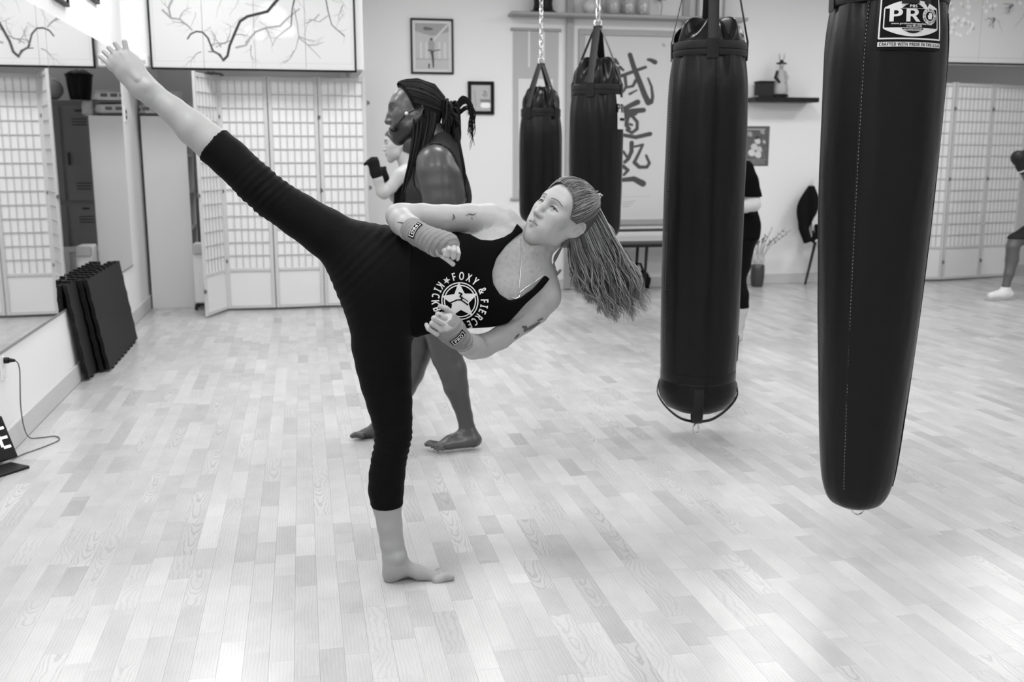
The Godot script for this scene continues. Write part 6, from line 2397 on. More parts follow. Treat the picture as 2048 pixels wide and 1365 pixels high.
func kicker_hair(t: Node3D, hx: Transform3D, toward: Vector3) -> void:
	var st := MB.new()
	var clip := func(p: Vector3) -> float:
		var e := p.z - 0.013 - 0.54 * p.y - 3.6 * p.x * p.x
		if p.y < 0.008:
			e = maxf(e, p.z + 0.028 + 0.2 * p.y)
		return e
	st.col = Color(0.07, 0.07, 0.07)
	scalp_mesh(st, 0.005, clip, hx, 0.005)
	# combed strands over the cap towards the knot
	var knot: Vector3 = hx.affine_inverse() * Vector3(0.8347, 1.165, -2.84)
	var sc := Field.new()
	sc.ell(Vector3(0, 0.036, -0.012), Vector3(0.073, 0.082, 0.094), Basis(), 0.03)
	sc.ell(Vector3(0, 0.028, 0.028), Vector3(0.063, 0.066, 0.062), Basis(), 0.03)
	var si := sc.every()
	for i in 1300:
		var s := -1.0 + 2.0 * hash1(i * 3 + 1)
		var a := s * 1.85
		# hairline point
		var hp := Vector3(sin(a) * 0.075, 0.09 - 0.078 * pow(absf(s), 2.2), 0.074 - 0.036 * pow(absf(s), 1.6))
		hp += Vector3(hash1(i) - 0.5, hash1(i + 7) - 0.5, 0.12 - hash1(i + 13)) * Vector3(0.006, 0.006, 0.04 if i % 2 else 0.006)
		var pts := []
		var rs := []
		for k in 11:
			var u := k / 10.0
			var p := hp.lerp(knot + Vector3(hash1(i + 40) - 0.5, hash1(i + 50) - 0.5, 0) * 0.03, u)
			var dir := (p - Vector3(0, 0.03, -0.01)).normalized()
			p += dir * 0.05 * sin(PI * u)
			p = onto(sc, si, p, dir * -1.0, 0.0075 + 0.011 * hash1(i + 60) * sin(PI * pow(u, 0.7)) + 0.004 * u)
			pts.append(hx * p)
			rs.append(0.00092 * (0.55 + 0.6 * sin(PI * clampf(u, 0.1, 0.9))))
		var g := 0.06 + 0.26 * pow(hash1(i + 21), 1.5)
		st.col = Color(g, g, g)
		st.tube(pts, rs, 5)
	# twisted knot
	for i in 46:
		var a0 := hash1(i + 300) * TAU
		var pts := []
		for k in 10:
			var a := a0 + k * 0.5
			var rr := 0.017 + 0.009 * hash1(i + 310)
			pts.append(hx * (knot + Vector3(cos(a) * rr * 0.9, sin(a) * rr + 0.012 - 0.004 * k, -0.006 + 0.007 * sin(a * 2.0 + i))))
		var g := 0.10 + 0.24 * hash1(i + 330)
		st.col = Color(g, g, g)
		st.tube(pts, 0.0022, 5)
	# dense inner mass of the flying hair
	var mass := Field.new()
	for q in [[[[Vector3(0.789, 1.076, -2.864), 0.0208], [Vector3(0.8012, 1.02, -2.861), 0.0223], [Vector3(0.8136, 0.9674, -2.859), 0.0194], [Vector3(0.8309, 0.9227, -2.852), 0.009]], 0.01], [[[Vector3(0.8216, 1.094, -2.86), 0.0237], [Vector3(0.8449, 1.02, -2.852), 0.0283], [Vector3(0.8687, 0.9527, -2.844), 0.0224], [Vector3(0.8899, 0.8926, -2.839), 0.009]], 0.01], [[[Vector3(0.8492, 1.13, -2.862), 0.0178], [Vector3(0.8816, 1.064, -2.853), 0.0238], [Vector3(0.9113, 0.9967, -2.844), 0.0194], [Vector3(0.9417, 0.9442, -2.838), 0.0075]], 0.01]]:
		mass.chain(q[0], 0.02)
	var mn := FastNoiseLite.new()
	mn.seed = 9
	mn.frequency = 60.0
	nets(st, mass, 0.006, 0.0, null, func(p: Vector3, _n: Vector3) -> Color:
		var c := 0.085 + 0.03 * mn.get_noise_3dv(p)
		return Color(c, c, c))
	# flying lengths
	var roots := [[1132, 470], [1150, 462], [1170, 452], [1188, 434], [1199, 414]]
	var mids := [[1139, 530], [1165, 528], [1195, 520], [1222, 502], [1238, 478]]
	var lows := [[1148, 570], [1182, 580], [1214, 588], [1246, 566], [1268, 535]]
	var ends := [[1168, 590], [1206, 628], [1238, 650], [1274, 628], [1300, 600]]
	for i in 1450:
		var s := clampf(hash1(i + 500), 0.0, 0.999)
		var cl := int(s * 19.0)
		var clump := (cl + 0.5) / 19.0 + 0.03 * (hash1(cl + 900) - 0.5)
		var f0 := s * 4.0
		var loose := 0.6 if i % 4 else 0.1
		var f1 := clampf(lerpf(s, clump, loose) + 0.03 * (hash1(i + 520) - 0.5), 0.0, 0.999) * 4.0
		var dz := (hash1(i + 540) - 0.5) * 0.09
		var g := func(arr: Array, f: float) -> Vector2:
			var k := int(f)
			return Vector2(arr[k][0], arr[k][1]).lerp(Vector2(arr[k + 1][0], arr[k + 1][1]), f - k)
		var r0: Vector2 = g.call(roots, f0)
		var r1: Vector2 = g.call(mids, lerpf(f0, f1, 0.4))
		var r2: Vector2 = g.call(lows, f1)
		var r3: Vector2 = g.call(ends, f1)
		var cut := 0.55 + 0.5 * hash1(cl + 560) + 0.25 * (hash1(i + 565) - 0.5)
		var push := sin(cl * 2.4) * 5.0
		r1 += Vector2(push, -push * 0.3)
		r2 += Vector2(-push, push * 0.4)
		r3 = r2.lerp(r3, cut) + Vector2(push * 0.8 + (hash1(i + 580) - 0.5) * 7.0, (hash1(i + 590) - 0.5) * 7.0)
		var z0 := 2.955 + dz * 0.6
		var tone := 0.05 + 0.42 * pow(hash1(i + 610), 1.8) * (0.5 + 0.5 * hash1(cl + 630))
		wavy(st, [spot(r0.x, r0.y, z0), spot(r1.x, r1.y, z0 + dz * 0.5 + 0.01), spot(r2.x, r2.y, z0 + dz * 0.8 + 0.015), spot(r3.x, r3.y, z0 + dz + 0.02)], 0.0011, cl if i % 3 else i, 0.011 if i % 9 else 0.016, 15.0 + 5.0 * hash1(cl + 640), tone, 5, 22)
	# lengths combed back over the near side of the head, behind the ear
	for i in 300:
		var u := hash1(i + 1500)
		var w := hash1(i + 1520)
		var a := Vector2(1140, 478).lerp(Vector2(1190, 420), u)
		var b := Vector2(1148, 520).lerp(Vector2(1216, 468), u)
		var c := Vector2(1166, 566).lerp(Vector2(1246, 530), u)
		var g := 0.05 + 0.3 * pow(hash1(i + 1540), 1.6)
		wavy(st, [spot(a.x, a.y, 2.882 + 0.03 * u), spot(b.x, b.y, 2.905 + 0.02 * w), spot(c.x, c.y, 2.925 + 0.03 * w), spot(c.x + 14, c.y + 34, 2.94 + 0.04 * w)], 0.0011, i % 14 + 60, 0.008, 15.0, g, 5, 18)
	# curl lying behind the neck
	for i in 40:
		var u := hash1(i + 700)
		wavy(st, [spot(1128 - 4 * u, 486 + 6 * u, 2.98), spot(1114 - 6 * u, 516, 2.985), spot(1102 + 10 * u, 540, 2.99), spot(1112 + 6 * u, 552 - 6 * u, 2.985), spot(1119 + 3 * u, 540, 2.98)], 0.0018, i + 40, 0.003, 9.0, 0.18 + 0.24 * hash1(i + 720), 5, 14)
	var o := put("hair", st, "hair_strands", t)
	o.set_meta("kind", "stuff")

# ---------------------------------------------------------------- the trainer
func trainer() -> void:
	var t := thing("person", "trainer with long dreadlocks, headset microphone and dark tank top, barefoot behind the kicker", "person")
	var toward: Vector3 = -Vector3(0.2009, -0.1846, -0.9621)
	var legs := Field.new()
	legs.flat(Vector3(0.5555, 0.7687, -4.376), Vector3(0.5549, 0.6967, -4.363), 0.1199, 0.1154, toward, 1.25, 0.04)
	legs.chain([[Vector3(0.5636, 0.7372, -4.306), 0.1095], [Vector3(0.575, 0.6265, -4.303), 0.0968], [Vector3(0.5786, 0.5366, -4.306), 0.0751], [Vector3(0.5904, 0.4695, -4.301), 0.0687], [Vector3(0.6008, 0.4196, -4.3), 0.0677], [Vector3(0.6251, 0.3553, -4.288), 0.0633], [Vector3(0.6383, 0.2821, -4.276), 0.0556], [Vector3(0.6588, 0.2074, -4.268), 0.0413], [Vector3(0.6728, 0.1535, -4.26), 0.0357], [Vector3(0.6823, 0.0951, -4.252), 0.0358], [Vector3(0.6881, 0.066, -4.247), 0.0358]], 0.01)
	legs.chain([[Vector3(0.5463, 0.7191, -4.452), 0.113], [Vector3(0.5205, 0.5604, -4.448), 0.0908], [Vector3(0.5, 0.4581, -4.443), 0.0705], [Vector3(0.4787, 0.3957, -4.446), 0.0661], [Vector3(0.451, 0.3175, -4.457), 0.0664], [Vector3(0.423, 0.2487, -4.465), 0.0574], [Vector3(0.3976, 0.1954, -4.476), 0.0484], [Vector3(0.3488, 0.1133, -4.491), 0.0359], [Vector3(0.307, 0.0569, -4.505), 0.0337]], 0.01)
	var torso := Field.new()
	torso.flat(Vector3(0.5582, 0.784, -4.379), Vector3(0.5659, 0.9258, -4.404), 0.1154, 0.111, toward, 1.3, 0.04)
	torso.flat(Vector3(0.5659, 0.9258, -4.404), Vector3(0.5908, 1.122, -4.437), 0.111, 0.131, toward, 1.4, 0.05)
	torso.flat(Vector3(0.5908, 1.122, -4.437), Vector3(0.6037, 1.231, -4.455), 0.131, 0.0977, toward, 1.5, 0.05)
	torso.cap(Vector3(0.5646, 1.263, -4.324), Vector3(0.6134, 1.265, -4.626), 0.0729, 0.0729, 0.05)
	torso.cap(Vector3(0.6066, 1.308, -4.469), Vector3(0.5706, 1.388, -4.492), 0.0796, 0.0597, 0.04)
	torso.cap(Vector3(0.5706, 1.388, -4.492), Vector3(0.5316, 1.45, -4.512), 0.0597, 0.0619, 0.02)
	var body := Field.new()
	body.join(legs)
	body.join(torso)
	var trunk := Field.new()
	trunk.join(body)
	body.chain([[Vector3(0.5605, 1.259, -4.293), 0.079], [Vector3(0.5599, 1.224, -4.276), 0.0767], [Vector3(0.5627, 1.167, -4.254), 0.0659], [Vector3(0.5667, 1.109, -4.242), 0.0616], [Vector3(0.569, 1.025, -4.236), 0.0575], [Vector3(0.5651, 0.9444, -4.231), 0.0491], [Vector3(0.5516, 0.9192, -4.229), 0.0491], [Vector3(0.4923, 0.8741, -4.223), 0.0426], [Vector3(0.441, 0.8428, -4.207), 0.0318]], 0.02)
	body.chain([[Vector3(0.6159, 1.26, -4.645), 0.0786], [Vector3(0.5966, 1.16, -4.651), 0.0696], [Vector3(0.574, 1.046, -4.633), 0.0627], [Vector3(0.5484, 0.9151, -4.593), 0.0531], [Vector3(0.5099, 0.8558, -4.569), 0.0437], [Vector3(0.472, 0.8059, -4.546), 0.0321]], 0.02)
	# shoulder blade and deltoid ridges
	body.cap(Vector3(0.6347, 1.208, -4.288), Vector3(0.6489, 1.117, -4.288), 0.03, 0.03, 0.06)
	var foot := Field.new()
	foot.chain([[Vector3(0.6823, 0.0951, -4.252), 0.0358], [Vector3(0.6906, 0.0608, -4.249), 0.0358], [Vector3(0.7162, 0.0432, -4.24), 0.0313]], 0.02)
	foot.cap(Vector3(0.6857, 0.071, -4.247), Vector3(0.6016, 0.0444, -4.228), 0.0335, 0.0268, 0.02)
	foot.cap(Vector3(0.7009, 0.0415, -4.217), Vector3(0.586, 0.0355, -4.198), 0.0246, 0.0179, 0.02)
	foot.cap(Vector3(0.6016, 0.0444, -4.228), Vector3(0.5549, 0.0327, -4.214), 0.0268, 0.0201, 0.02)
	toes(foot, Vector3(0.5482, 0.0283, -4.215), Vector3(-0.9926, 0.1017, 0.0667), Vector3(-0.0462, 0.0211, -0.9987), Vector3.UP, 0.085)
	foot.chain([[Vector3(0.307, 0.0569, -4.505), 0.0337], [Vector3(0.3135, 0.0373, -4.505), 0.0326]], 0.02)
	foot.cap(Vector3(0.3043, 0.0455, -4.503), Vector3(0.2396, 0.0263, -4.508), 0.03, 0.0208, 0.02)
	foot.cap(Vector3(0.3177, 0.0304, -4.503), Vector3(0.2456, 0.0157, -4.536), 0.0208, 0.0185, 0.02)
	toes(foot, Vector3(0.2332, 0.0213, -4.519), Vector3(-0.9948, 0.0774, -0.0655), Vector3(-0.084, 0.032, 0.996), Vector3.UP, 0.08)
	for q in [[Vector3(0.441, 0.8428, -4.207), Vector3(-0.7447, -0.5937, 0.3049)], [Vector3(0.472, 0.8059, -4.546), Vector3(-0.7374, -0.6686, 0.096)]]:
		foot.cap(q[0], q[0] + q[1] * 0.07, 0.033, 0.036, 0.02)
		for i in 4:
			var a: Vector3 = q[0] + q[1] * 0.1 + Vector3.UP * (0.03 - 0.02 * i)
			foot.cap(a - q[1] * 0.02, a + q[1] * 0.03, 0.0105, 0.01, 0.006)
			foot.cap(a + q[1] * 0.03, a + q[1] * 0.03 + Vector3(0.02, -0.02, 0), 0.01, 0.009, 0.004)
		foot.cap(q[0] + q[1] * 0.04 + Vector3(-0.03, 0.01, 0), q[0] + q[1] * 0.09 + Vector3(-0.03, 0.02, 0), 0.012, 0.01, 0.01)
	var st := MB.new()
	nets(st, body, 0.011, 0.0, null, plain_tint(0.062))
	nets(st, foot, 0.0055, 0.0, null, plain_tint(0.07))
	var hup := Vector3(-0.0256, 0.9845, -0.1733)
	var face := Vector3(-0.9991, 0.0101, -0.0414)
	face = (face - hup * face.dot(hup)).normalized()
	var hx := Transform3D(Basis(hup.cross(face), hup, face).scaled(Vector3.ONE * 1.12), Vector3(0.5, 1.477, -4.503))
	var base := face_tint(0.075, 0.05, 0.012, 0.012)
	var beard := func(p: Vector3, n: Vector3) -> Color:
		var c: Color = base.call(p, n)
		if p.y < -0.048 and p.y < -0.03 - 0.6 * maxf(p.z - 0.05, 0.0) and not (absf(p.x) < 0.022 and absf(p.y + 0.065) < 0.011 and p.z > 0.08):
			c = Color(0.022, 0.022, 0.022)
		return c
	nets(st, head_field({"nose": 1.25, "lip": 1.3, "jaw": 1.05}), 0.004, 0.0, null, beard, hx)
	put("body", st, "skin_dark", t)
	eyes(t, hx, Vector3(0.1, 0.0, 0.99), 0.01)
	# clothes
	var hem := Vector3(0.5558, 0.5505, -4.334)
	var lclip := func(p: Vector3) -> float: return maxf(hem.y - p.y, p.y - hem.y - 0.42)
	st = MB.new()
	nets(st, legs, 0.012, 0.014, lclip)
	put("shorts", st, "shorts_black", t)
	var s0 := Vector3(0.5614, 1.239, -4.237)
	var s1 := Vector3(0.6339, 1.232, -4.678)
	var nb := Vector3(0.5706, 1.388, -4.492)
	var nd := Vector3(0.4868, -0.8334, 0.2616)
	var low := Vector3(0.5583, 0.7295, -4.368)
	var tclip := func(p: Vector3) -> float:
		var e := low.y - p.y
		for q: Vector3 in [s0, s1]:
			var v := p - q
			e = maxf(e, 0.105 - Vector3(v.x * 0.95, v.y * 0.78, v.z * 0.6).length())
		e = maxf(e, 0.026 - (p - nb).dot(nd))
		return e
	st = MB.new()
	nets(st, trunk, 0.010, 0.008, tclip)
	put("tank_top", st, "tank_grey", t)
	# hair cap
	st = MB.new()
	var clip := func(p: Vector3) -> float:
		var e := p.z - 0.012 - 0.42 * p.y + 1.2 * p.x * p.x
		if p.y < 0.0:
			e = maxf(e, p.z + 0.03)
		return e
	st.col = Color(0.012, 0.012, 0.012)
	scalp_mesh(st, 0.009, clip, hx, 0.007)
	var bun := Vector3(0.6413, 1.476, -4.494)
	var sc := Field.new()
	sc.ell(Vector3(0, 0.036, -0.012), Vector3(0.073, 0.082, 0.094), Basis(), 0.03)
	sc.ell(Vector3(0, 0.028, 0.028), Vector3(0.063, 0.066, 0.062), Basis(), 0.03)
	var si := sc.every()
	var kl: Vector3 = hx.affine_inverse() * bun
	# locks lying back over the skull into the tie
	for i in 44:
		var s := -1.0 + 2.0 * (i + 0.5) / 44.0
		var hp := Vector3(sin(s * 1.8) * 0.076, 0.098 - 0.09 * pow(absf(s), 2.0), 0.046 - 0.05 * pow(absf(s), 1.5))
		var pts := []
		for k in 10:
			var u := k / 9.0
			var p := hp.lerp(kl, u)
			var dir := (p - Vector3(0, 0.03, -0.01)).normalized()
			p = onto(sc, si, p + dir * 0.05, -dir, 0.012 + 0.004 * hash1(i)) if u < 0.75 else p.lerp(onto(sc, si, p + dir * 0.05, -dir, 0.012), (1.0 - u) * 3.0)
			pts.append(hx * p)
		var g := 0.006 + 0.016 * hash1(i + 5)
		st.col = Color(g, g, g)
		st.tube(pts, 0.0062, 6)
	# gathered bunch behind the head
	for i in 90:
		var a := hash1(i + 800) * TAU
		var q := hash1(i + 810)
		var sd := Vector3(0.9789, 0, 0.2044) * cos(a) * 0.03 + Vector3.UP * sin(a) * 0.05 + toward * (hash1(i + 830) - 0.5) * 0.1
		var mid := bun + Vector3(0.9789, 0, 0.2044) * (-0.01 + 0.065 * q) + Vector3.UP * (0.06 - 0.11 * hash1(i + 850)) + toward * (hash1(i + 840) - 0.5) * 0.12
		var low2 := bun + Vector3(0.9789, 0, 0.2044) * (-0.03 + 0.085 * q) - Vector3.UP * (0.07 + 0.11 * hash1(i + 860)) + toward * (hash1(i + 870) - 0.5) * 0.12
		var g := 0.006 + 0.02 * hash1(i + 880)
		wavy(st, [bun + sd * 0.4, mid, low2], 0.0075, i, 0.01, 5.0, g, 6, 12)
	# loops and thin ends that stick out
	for i in 16:
		var q := hash1(i + 890)
		var a := bun + Vector3(0.9789, 0, 0.2044) * 0.045 + Vector3.UP * (0.045 - 0.06 * q)
		wavy(st, [a, a + Vector3(0.9789, 0, 0.2044) * (0.03 + 0.02 * q) + Vector3.UP * 0.035, a + Vector3(0.9789, 0, 0.2044) * (0.06 + 0.02 * hash1(i + 3)) - Vector3.UP * 0.02, a + Vector3(0.9789, 0, 0.2044) * (0.05 + 0.02 * q) - Vector3.UP * (0.08 + 0.09 * hash1(i + 17))], 0.0042, i + 60, 0.012, 8.0, 0.01, 5, 14)
	for i in 7:
		var q := i / 6.0
		wavy(st, [spot(915 - 6 * q, 255 + 6 * q, 4.33), spot(922 - 3 * q, 300, 4.30), spot(930 - 2 * q, 345, 4.29), spot(936 - 3 * q, 385 + 20 * q, 4.29)], 0.0042, i + 90, 0.008, 7.0, 0.008, 5, 14)
	# long locks over the near shoulder
	for i in 46:
		var u := hash1(i + 910)
		var v := hash1(i + 920)
		wavy(st, [spot(823 + 52 * u, 214 + 14 * u, 4.33 + 0.02 * v), spot(824 + 46 * u, 258, 4.31 + 0.05 * v), spot(819 + 34 * u, 310, 4.29 + 0.08 * v), spot(808 + 26 * u, 362, 4.30 + 0.08 * v), spot(797 + 26 * u, 415 + 10 * v, 4.33 + 0.08 * v)], 0.0062, i + 120, 0.006, 6.0, 0.006 + 0.02 * hash1(i + 930), 6, 16)
	var ho := put("dreadlocks", st, "dread_strands", t)
	ho.set_meta("kind", "stuff")
	# headset
	st = MB.new()
	st.tube([spot(846, 214, 4.30), spot(832, 219, 4.285), spot(813, 228, 4.295), spot(800, 242, 4.30), spot(787, 258, 4.32)], 0.0028, 8)
	var hs := put("headset_boom", st, "plastic_dark", t)
	st = MB.new()
	st.ball(spot(787, 260, 4.325), Vector3(0.016, 0.011, 0.011), Basis(), 14)
	put("microphone", st, "plastic_dark", hs)
	st = MB.new()
	st.ball(spot(813, 227, 4.285), Vector3(0.008, 0.008, 0.006), Basis(), 12)
	put("cheek_pad", st, "plastic_white", hs)

# ---------------------------------------------------------------- people farther back
func head_on(st: MB, at: Vector3, face: Vector3, hup: Vector3, size: float, skin: float, cell := 0.006) -> Transform3D:
	face = (face - hup * face.dot(hup)).normalized()
	var hx := Transform3D(Basis(hup.cross(face), hup, face).scaled(Vector3.ONE * size), at)
	nets(st, head_field(), cell, 0.0, null, face_tint(skin, skin * 0.6, 0.03, 0.03), hx)
	return hx

func hair_on(t: Node3D, hx: Transform3D, tone: float, tail: Array, front := 0.022) -> void:
	var st := MB.new()
	var clip := func(p: Vector3) -> float:
		var e := p.z - front - 0.5 * p.y + 1.4 * p.x * p.x
		if p.y < 0.0:
			e = maxf(e, p.z + 0.02)
		return e
	st.col = Color(tone, tone, tone)
	scalp_mesh(st, 0.009, clip, hx, 0.008)
	for i in 60:
		var pts := []
		for p: Vector3 in tail:
			pts.append(hx * (p + Vector3(hash1(i + 1) - 0.5, hash1(i + 2) - 0.5, hash1(i + 3) - 0.5) * 0.045))
		wavy(st, pts, 0.004, i, 0.008, 8.0, tone * (0.6 + 0.9 * hash1(i + 9)), 5, 10)
	put("hair", st, "hair_strands", t).set_meta("kind", "stuff")

func boxer_behind() -> void:
	var t := thing("person", "boxer with black wrapped fists up, half hidden behind the trainer", "person")
	var toward: Vector3 = -Vector3(0.2009, -0.1846, -0.9621)
	var legs := Field.new()
	legs.flat(Vector3(0.749, 0.6383, -6.993), Vector3(0.7463, 0.5692, -6.98), 0.13, 0.13, toward, 1.15, 0.04)
	legs.chain([[Vector3(0.7273, 0.5744, -6.933), 0.0908], [Vector3(0.6839, 0.3343, -6.896), 0.0663], [Vector3(0.6597, 0.1578, -6.898), 0.0491], [Vector3(0.6438, 0.0509, -6.902), 0.0352], [Vector3(0.6393, 0.0232, -6.897), 0.0316]], 0.015)
	legs.chain([[Vector3(0.7688, 0.5608, -7.057), 0.0925], [Vector3(0.7636, 0.3106, -7.051), 0.0679], [Vector3(0.7531, 0.13, -7.05), 0.0503], [Vector3(0.7459, 0.04, -7.066), 0.0361], [Vector3(0.7413, 0.0117, -7.061), 0.0325]], 0.015)
	var torso := Field.new()
	torso.flat(Vector3(0.749, 0.6383, -6.993), Vector3(0.7445, 0.8802, -7.04), 0.12, 0.115, toward, 1.15, 0.04)
	torso.flat(Vector3(0.7445, 0.8802, -7.04), Vector3(0.7456, 1.087, -7.08), 0.115, 0.1, toward, 1.3, 0.04)
	torso.cap(Vector3(0.7086, 1.166, -6.978), Vector3(0.7915, 1.161, -7.23), 0.055, 0.055, 0.04)
	torso.cap(Vector3(0.7482, 1.157, -7.092), Vector3(0.6955, 1.309, -7.133), 0.055, 0.048, 0.03)
	var body := Field.new()
	body.join(legs)
	body.join(torso)
	var trunk := Field.new()
	trunk.join(body)
	body.chain([[Vector3(0.7079, 1.176, -6.969), 0.0587], [Vector3(0.6616, 1.154, -6.923), 0.048], [Vector3(0.5966, 1.077, -6.901), 0.041], [Vector3(0.5465, 1.034, -6.882), 0.0358], [Vector3(0.5287, 1.048, -6.868), 0.0373], [Vector3(0.5071, 1.129, -6.867), 0.0339], [Vector3(0.4917, 1.179, -6.87), 0.0304]], 0.015)
	body.chain([[Vector3(0.7926, 1.161, -7.24), 0.061], [Vector3(0.7028, 1.056, -7.186), 0.0464], [Vector3(0.6446, 1.002, -7.147), 0.039], [Vector3(0.5999, 1.06, -7.105), 0.0352], [Vector3(0.5649, 1.13, -7.084), 0.0297]], 0.015)
	var skinf := Field.new()
	skinf.join(body)
	for q in [[Vector3(0.639, 0.0163, -6.896), Vector3(0.5746, -0.0007, -6.886)], [Vector3(0.741, 0.0046, -7.06), Vector3(0.6792, -0.0149, -7.059)]]:
		skinf.cap(q[0], q[1], 0.034, 0.022, 0.02)
	var st := MB.new()
	nets(st, skinf, 0.014, 0.0, null, plain_tint(0.45))
	var hx := head_on(st, Vector3(0.677, 1.364, -7.147), Vector3(-0.999, -0.0424, 0.0108), Vector3(-0.0719, 0.9858, -0.1515), 0.98, 0.45)
	put("body", st, "skin_light", t)
	hair_on(t, hx, 0.05, [Vector3(0, 0.05, -0.1), Vector3(0, 0.0, -0.13), Vector3(0, -0.06, -0.12), Vector3(0, -0.12, -0.1)], 0.05)
	st = MB.new()
	var w := Vector3(0.6992, 0.5968, -6.995)
	nets(st, trunk, 0.014, 0.006, func(p: Vector3) -> float: return maxf(0.12 - p.y, p.y - w.y - 0.06))
	put("leggings", st, "leggings", t)
	st = MB.new()
	var top := Vector3(0.7294, 1.115, -7.088)
	nets(st, trunk, 0.013, 0.009, func(p: Vector3) -> float: return maxf(p.y - top.y, w.y - 0.02 - p.y))
	put("tank_top", st, "shirt_black", t)
	for q in [[Vector3(0.4949, 1.175, -6.868), Vector3(0.4801, 1.242, -6.874), 11.5], [Vector3(0.5652, 1.137, -7.085), Vector3(0.5523, 1.178, -7.085), 10.0]]:
		var f := Field.new()
		var r: float = q[2] * 6.8 / 1991.0
		f.cap(q[0] + (q[0] - q[1]) * 0.3, q[0], r * 0.85, r * 0.95, 0.01)
		f.cap(q[0], q[1], r * 0.95, r * 1.05, 0.02)
		for i in 4:
			var a: Vector3 = q[1] + Vector3(-0.2933, 0.9466, -0.1339) * (0.022) + Vector3(0.9406, 0.3108, 0.1368) * (0.03 - 0.02 * i)
			f.cap(a, a + Vector3(-0.6841, -0.6386, 0.3524) * 0.035, 0.011, 0.011, 0.006)
		st = MB.new()
		nets(st, f, 0.007)
		put("wrapped_fist", st, "wrap_black", t)

func woman_in_black() -> void:
	var t := thing("person", "person in black t-shirt and cropped leggings, mostly hidden behind the third bag", "person")
	var toward: Vector3 = -Vector3(0.2009, -0.1846, -0.9621)
	var legs := Field.new()
	legs.flat(Vector3(2.974, 0.8084, -6.498), Vector3(2.971, 0.7467, -6.487), 0.128, 0.128, toward, 1.2, 0.05)
	legs.chain([[Vector3(2.944, 0.7176, -6.425), 0.1106], [Vector3(2.936, 0.5456, -6.414), 0.0832], [Vector3(2.923, 0.4421, -6.408), 0.0642], [Vector3(2.94, 0.3316, -6.393), 0.0678], [Vector3(2.954, 0.2344, -6.382), 0.0557], [Vector3(2.947, 0.1301, -6.374), 0.0383], [Vector3(2.94, 0.0675, -6.368), 0.0331]], 0.015)
	legs.chain([[Vector3(2.968, 0.7074, -6.543), 0.1125], [Vector3(2.926, 0.5303, -6.559), 0.0849], [Vector3(2.903, 0.4235, -6.564), 0.0656], [Vector3(2.9, 0.3092, -6.564), 0.064], [Vector3(2.91, 0.1732, -6.556), 0.0464], [Vector3(2.914, 0.0646, -6.555), 0.0322]], 0.015)
	var torso := Field.new()
	torso.flat(Vector3(2.973, 0.7981, -6.497), Vector3(2.959, 0.9523, -6.529), 0.12, 0.11, toward, 1.2, 0.05)
	torso.flat(Vector3(2.959, 0.9523, -6.529), Vector3(2.959, 1.141, -6.565), 0.115, 0.105, toward, 1.4, 0.05)
	torso.cap(Vector3(2.95, 1.194, -6.453), Vector3(3.033, 1.19, -6.684), 0.06, 0.06, 0.05)
	torso.cap(Vector3(2.969, 1.209, -6.576), Vector3(2.916, 1.363, -6.617), 0.055, 0.05, 0.04)
	var sleeves := Field.new()
	sleeves.join(legs)
	sleeves.join(torso)
	sleeves.chain([[Vector3(2.952, 1.187, -6.441), 0.0718], [Vector3(2.974, 1.111, -6.401), 0.0648], [Vector3(2.998, 1.008, -6.355), 0.0544]], 0.02)
	sleeves.chain([[Vector3(3.034, 1.183, -6.703), 0.0711], [Vector3(3.017, 1.049, -6.702), 0.0606], [Vector3(3.004, 0.9863, -6.692), 0.0535]], 0.02)
	var body := Field.new()
	body.join(legs)
	body.join(torso)
	var trunk := Field.new()
	trunk.join(body)
	body.chain([[Vector3(2.952, 1.187, -6.441), 0.0616], [Vector3(2.974, 1.111, -6.401), 0.0546], [Vector3(3.001, 1.001, -6.353), 0.0442], [Vector3(2.997, 0.9618, -6.325), 0.0441], [Vector3(2.919, 0.9506, -6.298), 0.0404], [Vector3(2.82, 0.9592, -6.279), 0.0335], [Vector3(2.752, 0.9992, -6.29), 0.0284]], 0.015)
	body.chain([[Vector3(3.034, 1.183, -6.703), 0.064], [Vector3(3.009, 1.014, -6.697), 0.0499], [Vector3(2.982, 0.9103, -6.662), 0.0427], [Vector3(2.874, 0.9493, -6.609), 0.0352], [Vector3(2.804, 1.003, -6.582), 0.0279]], 0.015)
	for q in [[Vector3(2.943, 0.0401, -6.363), Vector3(2.856, 0.0173, -6.35)], [Vector3(2.913, 0.0435, -6.551), Vector3(2.838, 0.0225, -6.542)]]:
		body.cap(q[0], q[1], 0.033, 0.022, 0.02)
	for q in [Vector3(2.734, 1.006, -6.29), Vector3(2.787, 1.01, -6.576)]:
		body.cap(q, q + Vector3(-0.9253, 0.3781, -0.0289) * 0.05, 0.034, 0.03, 0.02)
	var st := MB.new()
	nets(st, body, 0.014, 0.0, null, plain_tint(0.5))
	var hx := head_on(st, Vector3(2.892, 1.432, -6.635), Vector3(-0.9949, -0.0311, -0.0964), Vector3.UP, 1.0, 0.5)
	put("body", st, "skin_light", t)
	hair_on(t, hx, 0.06, [Vector3(0, 0.05, -0.1), Vector3(0, -0.02, -0.13), Vector3(0, -0.1, -0.11)])
	var hem := Vector3(2.948, 0.2447, -6.385)
	st = MB.new()
	nets(st, trunk, 0.013, 0.006, func(p: Vector3) -> float: return maxf(hem.y - p.y, p.y - hem.y - 0.75))
	put("leggings", st, "leggings", t)
	var low := Vector3(2.96, 0.7193, -6.484)
	var nk := Vector3(2.962, 1.226, -6.581)
	var slv := Vector3(3.005, 1.014, -6.355)
	st = MB.new()
	nets(st, sleeves, 0.013, 0.011, func(p: Vector3) -> float: return maxf(maxf(low.y - p.y, p.y - nk.y - 0.03), 0.0 if false else ((slv.y - p.y) if p.distance_to(slv) < 0.12 else -1.0)))
